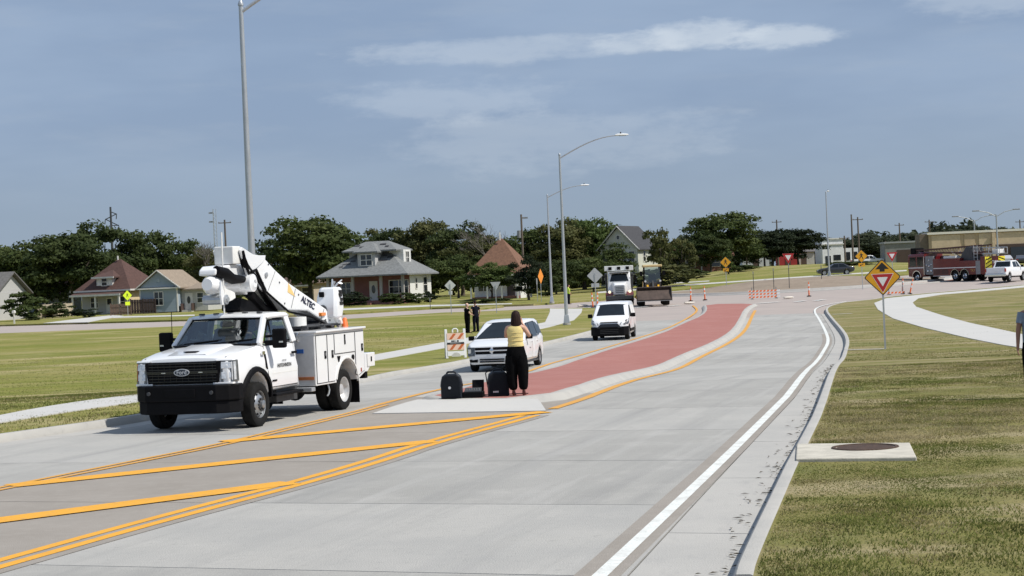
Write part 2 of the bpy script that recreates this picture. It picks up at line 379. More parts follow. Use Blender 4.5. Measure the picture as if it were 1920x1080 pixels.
def sheet(name, poly, z, m, step=3.0, parent=None, kind='structure', edge=0.0, zf=None):
    zf = zf or (lambda x, y: H(x, y)+z)
    poly = [tuple(p) for p in resample(list(poly)+[poly[0]], step)[:-1]]
    vs_, fs_ = cdt(poly, step)
    b = MB(); b.add([(x, y, zf(x, y)) for x, y in vs_], fs_)
    if edge:
        n = len(poly); b.add([(x, y, zf(x, y)) for x, y in poly]+[(x, y, zf(x, y)-edge) for x, y in poly], [(i, (i+1) % n, n+(i+1) % n, n+i) for i in range(n)])
    o = b.build(name, m, parent, fix=False)
    if o.data.polygons and sum(p.normal.z for p in o.data.polygons) < 0: o.data.flip_normals()
    if not parent: struct(o, kind)
    return o
def ribbon(name, pl, w, z, m, parent=None, step=1.2, o0=0.0):
    P = resample(pl, step); N = normals(P); b = MB(); vs_ = []
    for p, n in zip(P, N):
        for s_ in (-w/2+o0, w/2+o0): q = p+n*s_; vs_.append((q.x, q.y, H(q.x, q.y)+z))
    b.add(vs_, [(2*i, 2*i+1, 2*i+3, 2*i+2) for i in range(len(P)-1)])
    o = b.build(name, m, parent)
    if not parent: struct(o)
    return o
def sweep(name, pl, prof, m, parent=None, step=1.0, smooth=30):
    P = resample(pl, step); N = normals(P); rings = []
    for p, n in zip(P, N): rings.append([(p.x+n.x*o, p.y+n.y*o, H(p.x+n.x*o, p.y+n.y*o)+zz) for o, zz in prof])
    b = MB().loft(rings, True); o = b.build(name, m, parent, smooth=smooth)
    if not parent: struct(o)
    return o

K = .13   # lawn and kerb height
RKb = extend(chaikin(wpts([(1412,1080),(1419,1049),(1471,928),(1500,860),(1516,831),(1551,757),(1588,660),(1594,641),(1587,623),(1561,595),(1551,582),(1554,575),(1576,568),(1599,565),(1640,561),(1660,557),(1744,549),(1920,534)], K)), 30, 60)
WL = extend(chaikin(wpts([(1126,1080),(1340,878),(1421,798),(1499,720),(1524,683),(1542,662),(1554,642),(1550,625),(1537,600),(1526,584),(1531,577),(1550,571),(1587,565)])), 30)
RJ = extend(chaikin(wpts([(1177,1080),(1343,900),(1435,803),(1512,722),(1541,680),(1559,657),(1567,640),(1561,622),(1546,598),(1537,586)])), 30)
LKb = extend(chaikin(wpts([(0,814),(257,779),(480,741),(690,703),(800,687),(870,675),(1027,640),(1118,617),(1150,605),(1163,593),(1150,583),(1125,578),(1095,577)], K)), 60)
LY = extend(chaikin(wpts([(0,917),(244,868),(407,836),(530,807),(700,766),(827,733),(997,693),(1098,665),(1240,622),(1280,604),(1306,588),(1311,580),(1302,573)])), 40)
RY = extend(chaikin(wpts([(0,1058),(285,978),(550,909),(700,866),(796,833),(1021,773),(1146,732),(1280,687),(1317,668),(1355,650),(1385,632),(1400,616),(1409,595),(1416,582)])), 30)

ground = struct(sheet('ground', [(-650, -60), (650, -60), (650, 1200), (-650, 1200)], -.30, M_grass_l, step=60, zf=lambda x, y: H(x, y)-.3-1.2*(1-S(200, 420, y))))
road = sheet('road', [(-220, -40), (150, -40), (150, 262), (-220, 262)], -.035, M_asph, step=4)
sub = sheet('road_bed', [tuple(p) for p in resample([p for p in LKb if p[1] < 98], 3)]+[tuple(p) for p in reversed(resample([p for p in RKb if p[1] < 98], 3))], -.014, M_joint, step=2.5, parent=road)

def at_s(pl, s):
    f = lambda p: p[1]+.40*p[0]
    for a, b in zip(pl, pl[1:]):
        if f(a) <= s <= f(b) and f(b) > f(a): t = (s-f(a))/(f(b)-f(a)); return Vector((a[0]+(b[0]-a[0])*t, a[1]+(b[1]-a[1])*t))
    return None
def slabs(pa, pb, s0, s1, step, mats, name='slab', skip=None):
    s = s0; k = 0
    while s < s1:
        g = .011; rows = []
        for i in range(6):
            si = s+g+(step-2*g)*i/5; a, b = at_s(pa, si), at_s(pb, si)
            if a is None or b is None: rows = None; break
            d = (b-a).normalized(); rows.append((a+d*g, b-d*g))
        if rows:
            m = MB(); vs_ = []
            tilt = random.uniform(-.0012, .0012)
            for a, b in rows: vs_ += [(a.x, a.y, H(a.x, a.y)+tilt), (b.x, b.y, H(b.x, b.y)-tilt)]
            n = len(vs_); ring = [2*i for i in range(6)]+[2*i+1 for i in range(5, -1, -1)]
            vs_ += [(vs_[i][0], vs_[i][1], vs_[i][2]-.03) for i in ring]
            fs_ = [(2*i, 2*i+1, 2*i+3, 2*i+2) for i in range(5)]+[(ring[i], ring[(i+1) % 12], n+(i+1) % 12, n+i) for i in range(12)]
            m.add(vs_, fs_); m.build(name, mats[k % len(mats)], road)
        s += step; k += 1
RG = offset(RKb, -.19)
LG, LG2 = offset(LKb, .19), offset(LKb, .80)
slabs(RJ, RG, -6, 140, 4.9, [M_gut], 'gutter_slab')
slabs(RY, RJ, -3.8, 126, 4.9, [M_slab, M_slab_b, M_slab], 'lane_slab')
slabs(LY, RY, -8.7, 37.5, 4.9, [M_tan], 'median_slab')
slabs(LY, RY, 40.3-4.9*0, 120, 4.9, [M_gut], 'median_slab')
slabs(LG2, LY, -3.8, 122, 4.9, [M_slab_b, M_slab, M_slab], 'lane_slab')
slabs(LG, LG2, -3.8, 122, 4.9, [M_gut], 'gutter_slab')

# kerbs
kp = [(0, -.2), (0, .135), (-.02, .145), (-.13, .145), (-.155, .125), (-.205, 0), (-.205, -.2)]
sweep('kerb', [p for p in RKb if p[1] > -12], kp, M_kerb)
sweep('kerb', [p for p in LKb], [(-a, z) for a, z in kp], M_kerb)

# paint
pm = MB()
ribbon('edge_band', [p for p in WL if p[1] < 88], .40, .005, M_tan, road, o0=-.03)
ribbon('edge_line', WL, .135, .010, M_wht, road)
iR = [p for p in RY if p[1] < G(1021, 773).y]; iR2 = [p for p in RY if p[1] >= G(1010, 776).y]
ribbon('median_band', iR, .62, .005, M_tan, road, o0=.05)
ribbon('yellow_line', iR, .15, .010, M_yel, road, o0=-.13); ribbon('yellow_line', iR, .15, .010, M_yel, road, o0=.13)
ribbon('yellow_line', iR2, .20, .010, M_yel2, road, o0=.0)
iL = [p for p in LY if p[1] < G(735, 757).y]; iL2 = [p for p in LY if p[1] >= G(725, 760).y]
ribbon('yellow_line', iL, .11, .010, M_yel2, road, o0=-.10); ribbon('yellow_line', iL, .11, .010, M_yel2, road, o0=.10)
ribbon('yellow_line', iL2, .17, .010, M_yel2, road, o0=-.12)
for a, b in (((-150, 996), (545, 906)), ((20, 912), (812, 828)), ((420, 829), (1023, 773))):
    ribbon('hatch_stripe', wpts([a, b]), .50, .0125, M_yel, road)
# dashes of the entry line near the roundabout
for a, b in (((1490, 566), (1510, 564)), ((1528, 564), (1545, 562)), ((1190, 577), (1215, 575)), ((1250, 574), (1276, 572)), ((1420, 569), (1460, 566))):
    ribbon('yield_dash', wpts([a, b]), .55, .010, M_wht, road)
# tyre-worn streaks and a skid mark
M_skid = mat('tyre_mark', (.20, .20, .195), .9, col2=(.31, .31, .305), scale=9)

# median island: red field, sloped white kerb, nose
redp = wpts([(790,747),(1003,746),(1110,715),(1240,680),(1280,663),(1320,648),(1355,631),(1374,616),(1387,595),(1393,582),(1404,573),(1415,569),(1323,570),(1327,580),(1318,591),(1280,607),(1240,626),(1098,669),(997,698),(880,727)], .15)
redc = chaikin(redp+[redp[0]], 1)[1:-1]
isl = sheet('median_island', redc, .15, M_red, step=2.0)
loop = resample(redc+[redc[0]], 1.0)
ar = sum(a.x*b.y-b.x*a.y for a, b in zip(loop, loop[1:]))
sg = 1 if ar > 0 else -1
sweep('island_kerb', [tuple(p) for p in loop], [(0, .05), (0, .152), (sg*.15, .152), (sg*.20, .13), (sg*.34, .012), (sg*.34, -.05)], M_kerb, isl)
def hole_sheet(): pass
na, nb, nc, nd_ = [G(*p) for p in ((783, 749, .152), (1008, 748, .152), (1024, 770, .012), (698, 775, .012))]
nm = MB(); rows = []
for j in range(5):
    t = j/4; l, r_ = na.lerp(nd_, t), nb.lerp(nc, t); zz = .153+(.014-.153)*(t**1.3)
    rows.append([on(*(l.lerp(r_, i/10)).xy, zz) for i in range(11)])
nm.loft(rows, False, closed=False)
nm.add([rows[-1][i] for i in range(11)]+[rows[-1][i]-Vector((0,0,.06)) for i in range(11)], [(i, i+1, 12+i, 11+i) for i in range(10)])
nm.build('island_nose', M_walk, isl, smooth=30)

# lawns
street_near = wpts([(1030, 578), (925, 583), (830, 586), (647, 598), (350, 611), (0, 625), (-400, 640)], K)
street_far = wpts([(-400, 621), (0, 609), (350, 599), (647, 587), (810, 577), (1000, 570), (1130, 561), (1260, 549), (1350, 543.5)], K)
L1 = [p for p in LKb]+street_near+[(-200, street_near[-1][1]), (-200, -60)]
lawn1 = sheet('lawn', L1, K, M_grass_l, step=2.5, edge=.2)
ctr, r_in = Vector((30.5, 198)), 15.2
arc = [(ctr.x+24*math.cos(R(a)), ctr.y+24*math.sin(R(a))) for a in (135, 115, 95, 75, 60)]
L2 = street_far+arc+[(62, 232), (150, 236), (260, 246), (420, 420), (420, 900), (-420, 900), (-420, 180)]
lawn2 = sheet('lawn', L2, K, M_grass_l, step=7, edge=.25)
L3 = [p for p in RKb]+[(150, RKb[-1][1]), (150, -60)]
lawn3 = sheet('lawn', L3, K, M_grass_r, step=2.5, edge=.2)

# roundabout: dirt island with kerb, red apron
def ringpts(r, n=56): return [(ctr.x+r*math.cos(2*math.pi*i/n), ctr.y+r*math.sin(2*math.pi*i/n)) for i in range(n)]
def mound(x, y):
    q = (Vector((x, y))-ctr).length; return H(x, y)+.16+.85*(1-S(3, 14.8, q))
sheet('roundabout_mound', ringpts(r_in), 0, M_dirt, step=1.2, zf=mound)
rl = ringpts(r_in); sweep('roundabout_kerb', rl+[rl[0]], [(-.15, -.1), (-.15, .19), (.75, .19), (.9, .02), (.9, -.1)], M_kerb)
ap = ringpts(17.5); o_ = sheet('truck_apron', ap, .01, M_red, step=2.0); 
al = ringpts(17.5); sweep('apron_kerb', al+[al[0]], [(-.1, -.1), (-.1, .05), (.35, .05), (.45, -.01), (.45, -.1)], M_kerb)

# paths on the lawns
def path(px, z=K+.022, step=1.5, name='footpath'): return sheet(name, wpts(px, z), z, M_walk, step=step, edge=.03)
path([(-500, 856), (0, 778), (250, 740), (690, 667), (839, 640), (1022, 604), (1031, 585), (1031, 578.5), (1092, 578.5), (1090, 586), (1076, 600), (1030, 613), (839, 651), (690, 678), (250, 754), (0, 792), (-500, 876)])
path([(1639,568),(1646,580),(1675,597),(1732,614),(1818,634),(1905,650),(2100,690),(2100,655),(1920,627),(1818,605),(1767,591),(1718,575),(1711,567),(1722,559),(1765,552),(1920,538.5),(2100,524),(2100,521),(1920,535),(1744,550.5),(1662,559)])
path([(630, 582), (800, 574.5), (960, 570), (960, 568.5), (800, 572), (630, 579)], step=4)
path([(80, 606), (210, 591), (232, 592), (165, 604)], step=3, name='driveway')
path([(212, 596), (365, 592), (365, 590), (212, 593.5)], step=4)
path([(1120, 549.5), (1259, 537.5), (1400, 527.5), (1553, 517), (1700, 508), (1700, 506), (1553, 515), (1400, 525.5), (1259, 535), (1120, 547)], step=6)
path([(1230, 533.5), (1330, 527.5), (1330, 526), (1230, 532)], step=6)
ribbon('concrete_strip', wpts([(1588, 657), (1658, 655)], K), .32, K+.02, M_walk)
ribbon('concrete_strip', wpts([(1561, 590), (1598, 588)], K), .40, K+.02, M_walk)
sheet('grass_strip', wpts([(870, 578), (937, 571.5), (945, 574), (880, 581)], .1), .1, M_grass_l, step=3, edge=.2)
ribbon('side_street_gutter', [p for p in street_near], .5, K-.11, M_walk)

# kerb inlet with its iron lid
il = thing('storm_inlet', 'concrete storm inlet slab with round iron lid set into the right verge', 'storm inlet', G(1608, 845, K))
ip = [Vector((G(*p, K+.05)-il.location).xy) for p in ((1494, 831), (1706, 829), (1719, 856), (1492, 859))]
b = MB().prism([tuple(p) for p in ip], XY, -.25, .045); b.build('slab', mat('inlet_concrete', (.48, .45, .38), .9, var=.15, scale=4, bump=.3), il, bevel=.015)
lc = Vector((G(1622, 838, K+.05)-il.location))
MB().lathe([(0.001, .052), (.34, .052), (.36, .047), (.36, .02)], 28, c=(lc.x, lc.y, 0)).build('lid', mat('rusty_iron', (.075, .045, .03), .8, .3, var=.3, scale=14, bump=.5), il)
MB().lathe([(.37, .047), (.375, .058), (.42, .058), (.425, .046)], 28, c=(lc.x, lc.y, 0)).build('lid_frame', mat('rusty_iron'  , (.1,.05,.03)), il)

# ------------------------------------------------------------------ grass blades on the near verges
def blades(name, poly, n, hmin, hmax, cols, seed, fade=0, fexp=2, label=''):
    g = np.random.default_rng(seed); P = np.array(poly); mn, mx_ = P.min(0), P.max(0)
    pts = g.uniform(mn, mx_, (n*4, 2)); ins = np.zeros(len(pts), bool)
    for (x1, y1), (x2, y2) in zip(P, np.roll(P, -1, 0)):
        if y1 == y2: continue
        ins ^= ((y1 > pts[:, 1]) != (y2 > pts[:, 1])) & (pts[:, 0] < (x2-x1)*(pts[:, 1]-y1)/(y2-y1)+x1)
    pts = pts[ins]
    def vn(p, sc, sd):   # value noise
        q = p*sc+sd; i = np.floor(q).astype(int); f = q-i; f = f*f*(3-2*f)
        h = lambda a, b: (np.sin(a*127.1+b*311.7+sd)*43758.5453) % 1
        return (h(i[:,0],i[:,1])*(1-f[:,0])+h(i[:,0]+1,i[:,1])*f[:,0])*(1-f[:,1])+(h(i[:,0],i[:,1]+1)*(1-f[:,0])+h(i[:,0]+1,i[:,1]+1)*f[:,0])*f[:,1]
    dens = .55*vn(pts, .8, 3.3)+.45*vn(pts, 3.1, 9.1)
    keep = dens > g.uniform(.15, .72, len(pts))
    if fade: keep &= g.uniform(0, 1, len(pts)) < np.clip(fade/np.maximum(pts[:, 1], 1), 0, 1)**fexp
    pts = pts[keep][:n]; k = len(pts)
    tall = np.clip(vn(pts, .45, 21.0)*1.3-.1, 0, 1)*.6+vn(pts, 2.2, 5.0)*.4
    hh = hmin+(hmax-hmin)*tall*g.uniform(.5, 1.2, k)
    a = g.uniform(0, 2*np.pi, k); lean = g.uniform(.2, 1.1, k)*hh; la = a+g.normal(0, .8, k)+1.57
    w = g.uniform(.0022, .005, k)*(1+pts[:, 1]/28)
    z0 = np.array([H(x, y) for x, y in pts])+K-.01
    dx, dy = np.cos(a)*w, np.sin(a)*w; lx, ly = np.cos(la)*lean, np.sin(la)*lean
    V = np.empty((k, 5, 3))
    V[:, 0] = np.stack([pts[:,0]-dx, pts[:,1]-dy, z0], 1); V[:, 1] = np.stack([pts[:,0]+dx, pts[:,1]+dy, z0], 1)
    V[:, 2] = np.stack([pts[:,0]+dx*.8+lx*.35, pts[:,1]+dy*.8+ly*.35, z0+hh*.6], 1); V[:, 3] = np.stack([pts[:,0]-dx*.8+lx*.35, pts[:,1]-dy*.8+ly*.35, z0+hh*.6], 1)
    V[:, 4] = np.stack([pts[:,0]+lx, pts[:,1]+ly, z0+hh], 1)
    me = bpy.data.meshes.new(name); me.vertices.add(k*5); me.vertices.foreach_set('co', V.ravel())
    idx = np.arange(k)[:, None]*5; loops = np.concatenate([idx+np.array([[0,1,2,3]]), idx+np.array([[3,2,4]])], 1).ravel()
    me.loops.add(k*7); me.loops.foreach_set('vertex_index', loops)
    me.polygons.add(k*2); st = (np.arange(k)[:, None]*7+np.array([[0, 4]])).ravel(); me.polygons.foreach_set('loop_start', st)
    dry = vn(pts, .35, 40.0)*.6+vn(pts, 1.9, 11.0)*.4+g.normal(0, .12, k)
    mi = np.where(dry > .60, 2, np.where(dry > .44, 1, 0)); me.polygons.foreach_set('material_index', np.repeat(mi, 2))
    for c in cols: me.materials.append(c)
    me.update(calc_edges=True); me.validate()
    o = bpy.data.objects.new(name, me); COL.objects.link(o); struct(o, 'stuff'); tag(o, label, 'grass'); return o
gc = [mat('grass_blade_green', (.150, .170, .045), .7, var=.35, scale=1.5, spec=.15), mat('grass_blade_olive', (.245, .215, .085), .75, var=.3, scale=1.5, spec=.15), mat('grass_blade_straw', (.40, .34, .19), .8, var=.3, scale=1.5, spec=.15)]
for m_ in gc: translucent(m_, .5)
kr = [p for p in offset(RKb, .03) if 6 < p[1] < 46]; kr2 = [p for p in offset(RKb, .03) if 45.5 < p[1] < 95]
blades('grass', [tuple(p) for p in kr]+[(16, 46), (12, 30), (5.5, 10)], 300000, .010, .042, gc, 5, fade=30, label='short patchy green and straw grass on the near verge right of the road')
blades('grass', [tuple(p) for p in kr2]+[(34, 95), (16, 46)], 90000, .012, .045, gc, 6, fade=45, fexp=4, label='thinner grass of the right verge around the yield ahead sign')
kl = [p for p in offset(LKb, -.03) if 24 < p[1] < 60]
blades('grass', [tuple(p) for p in kl]+[(kl[-1][0]-5, kl[-1][1]+3), (kl[0][0]-9, kl[0][1]+6)], 26000, .02, .07, gc, 8, label='short green grass between the left kerb and the lawn path')
lp_ = wpts([(-60, 760), (250, 736), (690, 662), (839, 636), (1010, 603), (960, 596), (640, 622), (250, 655), (-60, 680)], K)
blades('grass', lp_, 60000, .015, .05, gc, 12, fade=46, label='mown green and dry grass of the left lawn beyond the footpath')
# weeds at the inlet and leaf litter in the gutter
lb = MB()
for i in range(420):
    s = random.uniform(12, 60); p = at_s(RG, s)
    if p is None: continue
    x, y = p.x-abs(random.gauss(0, .12))-.01, p.y; a = random.uniform(0, 6.3); r_ = random.uniform(.006, .030); z = H(x, y)+.008+random.uniform(0, .01)
    lb.quad((x+r_*2*math.cos(a), y+r_*2*math.sin(a), z), (x-r_*.5*math.sin(a), y+r_*.5*math.cos(a), z+.01), (x-r_*2*math.cos(a), y-r_*2*math.sin(a), z+.004), (x+r_*.5*math.sin(a), y-r_*.5*math.cos(a), z+.012))
tag(struct(lb.build('leaf_litter', mat('dead_leaf', (.07, .055, .035), .9, var=.3), None, fix=False), 'stuff'), 'dark leaf litter lying in the right gutter', 'leaves')
# ================================================================== vehicle tools (x forward, y to the vehicle's left, z up)
def inset(poly, d):
    n = len(poly); out = []
    for i in range(n):
        p0, p1, p2 = Vector(poly[i-1]), Vector(poly[i]), Vector(poly[(i+1) % n])
        a, b = (p1-p0).normalized(), (p2-p1).normalized(); na_, nb_ = Vector((-a.y, a.x)), Vector((-b.y, b.x))
        m = na_+nb_
        if m.length < 1e-6: out.append(tuple(p1+na_*d)); continue
        m.normalize(); k = d/max(.35, m.dot(na_)); out.append(tuple(p1+m*k))
    return out
def profile_body(poly, wf, r=.06, step=.22, n=3, crown=0.0):
    """closed body from a side outline (x,z counter-clockwise); wf(x,z) is the half width; rounded long edges"""
    b = MB(); N = len(poly); rings = []
    for k in range(n+1):
        t = math.pi/2*k/n; ins = inset(poly, r*(1-math.cos(t))) if k else list(poly)
        rings.append([(x, max(.02, wf(x, z)-r*(1-math.sin(t))), z) for x, z in ins])
    last = [(x, z) for x, _, z in rings[-1]]
    cv, cfs = cdt(last, step)
    for s_ in (1, -1):
        b.loft([[(x, s_*y, z) for x, y, z in rg] for rg in rings], False)
        b.add([(x, s_*wf(x, z), z) for x, z in cv], cfs)
    L = [(x, y, z) for x, y, z in rings[0]]; M_ = 6; cols = []
    for j in range(M_+1):
        t = 1-2*j/M_; cols.append([(x, y*t, z+crown*(1-t*t)) for x, y, z in L])
    b.loft(cols, False)
    bm = bmesh.new(); me = bpy.data.meshes.new('t'); me.from_pydata(b.v, [], b.f); bm.from_mesh(me)
    bmesh.ops.remove_doubles(bm, verts=bm.verts, dist=.0015); bmesh.ops.recalc_face_normals(bm, faces=bm.faces)
    bm.verts.index_update(); o = MB(); o.v = [tuple(v.co) for v in bm.verts]; o.f = [tuple(v.index for v in f.verts) for f in bm.faces]
    bm.free(); bpy.data.meshes.remove(me); return o
def side_patch(poly, wf, off=.006, sides=(1,), depth=.02, step=.2, b=None):
    b = b or MB(); cv, cfs = cdt(poly, step); n = len(poly)
    for s_ in sides:
        b.add([(x, s_*(wf(x, z)+off), z) for x, z in cv], cfs)
        b.add([(x, s_*(wf(x, z)+off), z) for x, z in poly]+[(x, s_*(wf(x, z)+off-depth), z) for x, z in poly], [(i, (i+1) % n, n+(i+1) % n, n+i) for i in range(n)])
    return b
def cross_patch(a, c, wa, wc, off=.008, bulge=.05, nu=8, depth=.02, b=None):
    """panel across the vehicle from profile point a to c (x,z), half widths wa, wc; bowed outward by bulge"""
    b = b or MB(); A, C = Vector((a[0], 0, a[1])), Vector((c[0], 0, c[1])); d = (C-A).normalized()
    nrm = Vector((d.z, 0, -d.x))
    if nrm.x*(1 if abs(nrm.x) > .2 else 0)+nrm.z*.2 < 0 and abs(nrm.x) < .2: nrm = -nrm
    rows = []
    for t in (0, .5, 1):
        w = wa+(wc-wa)*t; row = []
        for i in range(nu+1):
            u = -1+2*i/nu; p = A.lerp(C, t)+nrm*(off+bulge*(1-u*u)-bulge*.6)+Vector((0, u*w, 0)); row.append(p)
        rows.append(row)
    b.loft(rows, False, closed=False)
    ring = rows[0]+[rows[1][-1]]+rows[2][::-1]+[rows[1][0]]; n = len(ring)
    b.add(ring+[p-nrm*depth for p in ring], [(i, (i+1) % n, n+(i+1) % n, n+i) for i in range(n)])
    return b
def arch(cx, cz, r, a0=180, a1=0, n=9): return [(cx+r*math.cos(R(a0+(a1-a0)*i/n)), cz+r*math.sin(R(a0+(a1-a0)*i/n))) for i in range(n+1)]
def lerpf(pts):
    def f(t):
        if t <= pts[0][0]: return pts[0][1]
        for (a, va), (b, vb) in zip(pts, pts[1:]):
            if t <= b: return va+(vb-va)*(t-a)/(b-a)
        return pts[-1][1]
    return f
def wheel(parent, x, y, r, w, rimr, side, rim=None, style='spoke', name='wheel', spokes=5):
    """tyre mesh with a rim sub-part; side=+1 outer face towards +y"""
    h = w/2; s_ = side
    prof = [(rimr*.97, -h*.85), (rimr*1.04, -h*.97), (r*.9, -h), (r*.975, -h*.86), (r, -h*.6), (r, h*.6), (r*.975, h*.86), (r*.9, h), (rimr*1.04, h*.97), (rimr*.97, h*.85)]
    t = MB().lathe(prof, 30, 'y', (x, y, r)).build(name, M_rub, parent, smooth=40)
    for g in (-.35, 0, .35):   # tread grooves as thin raised ribs
        pass
    b = MB()
    if style == 'dish':      # deep dual rear wheel
        b.lathe([(rimr, s_*h*.9), (rimr*.93, s_*h*.86), (rimr*.86, s_*h*.1), (rimr*.70, s_*-h*.3), (rimr*.45, s_*-h*.3), (rimr*.42, s_*h*.35), (rimr*.2, s_*h*.45), (.005, s_*h*.45)], 28, 'y', (x, y, r))
    elif style == 'front':   # heavy front steel wheel with proud hub and hand holes
        b.lathe([(rimr, s_*h*.88), (rimr*.95, s_*h*.8), (rimr*.92, s_*h*.2), (rimr*.80, s_*h*.55), (rimr*.55, s_*h*.95), (rimr*.46, s_*h*1.0), (rimr*.42, s_*h*1.02), (rimr*.30, s_*h*1.05), (rimr*.28, s_*h*1.5), (rimr*.12, s_*h*1.6), (.005, s_*h*1.6)], 28, 'y', (x, y, r))
    else:
        b.lathe([(rimr, s_*h*.9), (rimr*.93, s_*h*.82), (rimr*.90, s_*h*.3), (rimr*.3, s_*h*.3), (.005, s_*h*.3)], 28, 'y', (x, y, r))
        for k in range(spokes):
            a = 2*math.pi*k/spokes+.3; ca, sa = math.cos(a), math.sin(a); ta = (-sa, ca)
            for q in (1,):
                i0, i1, wi, wo_ = rimr*.12, rimr*.94, rimr*.16, rimr*.20
                pts = [(i0*ca-ta[0]*wi, i0*sa-ta[1]*wi), (i1*ca-ta[0]*wo_, i1*sa-ta[1]*wo_), (i1*ca+ta[0]*wo_, i1*sa+ta[1]*wo_), (i0*ca+ta[0]*wi, i0*sa+ta[1]*wi)]
                b.prism(pts, lambda u, v, w_: (x+u, y+w_, r+v), s_*h*.45, s_*h*.78)
        b.lathe([(rimr*.22, s_*h*.5), (rimr*.2, s_*h*.85), (.005, s_*h*.88)], 16, 'y', (x, y, r))
    b.build('rim', rim or M_rim, t, smooth=35)
    if style == 'front':
        hb = MB()
        for k in range(10):
            a = 2*math.pi*k/10; hb.lathe([(.022, s_*h*.98), (.022, s_*h*1.25), (.004, s_*h*1.28)], 8, 'y', (x+rimr*.40*math.cos(a), y, r+rimr*.40*math.sin(a)))
        hb.build('wheel_nuts', M_dgrey, t)
        for k in range(8):
            hb = MB(); a = 2*math.pi*(k+.5)/8; hb.lathe([(rimr*.10, s_*h*.55), (rimr*.10, s_*h*.72), (.003, s_*h*.73)], 10, 'y', (x+rimr*.72*math.cos(a), y, r+rimr*.72*math.sin(a)))
            hb.build('hand_hole', M_black, t)
    return t
def place(o, x, y, yaw): # yaw: degrees that the nose swings towards the left of the picture while facing the camera
    f = Vector((-math.sin(R(yaw)), -math.cos(R(yaw)))); o.rotation_euler = (0, 0, math.atan2(f.y, f.x))
    L = 3.0; a = H(x+f.x*L/2, y+f.y*L/2); b = H(x-f.x*L/2, y-f.y*L/2)
    o.location = (x, y, (a+b)/2); o.rotation_mode = 'XYZ'
    o.rotation_euler = (0, -math.atan2(a-b, L), math.atan2(f.y, f.x)); return o
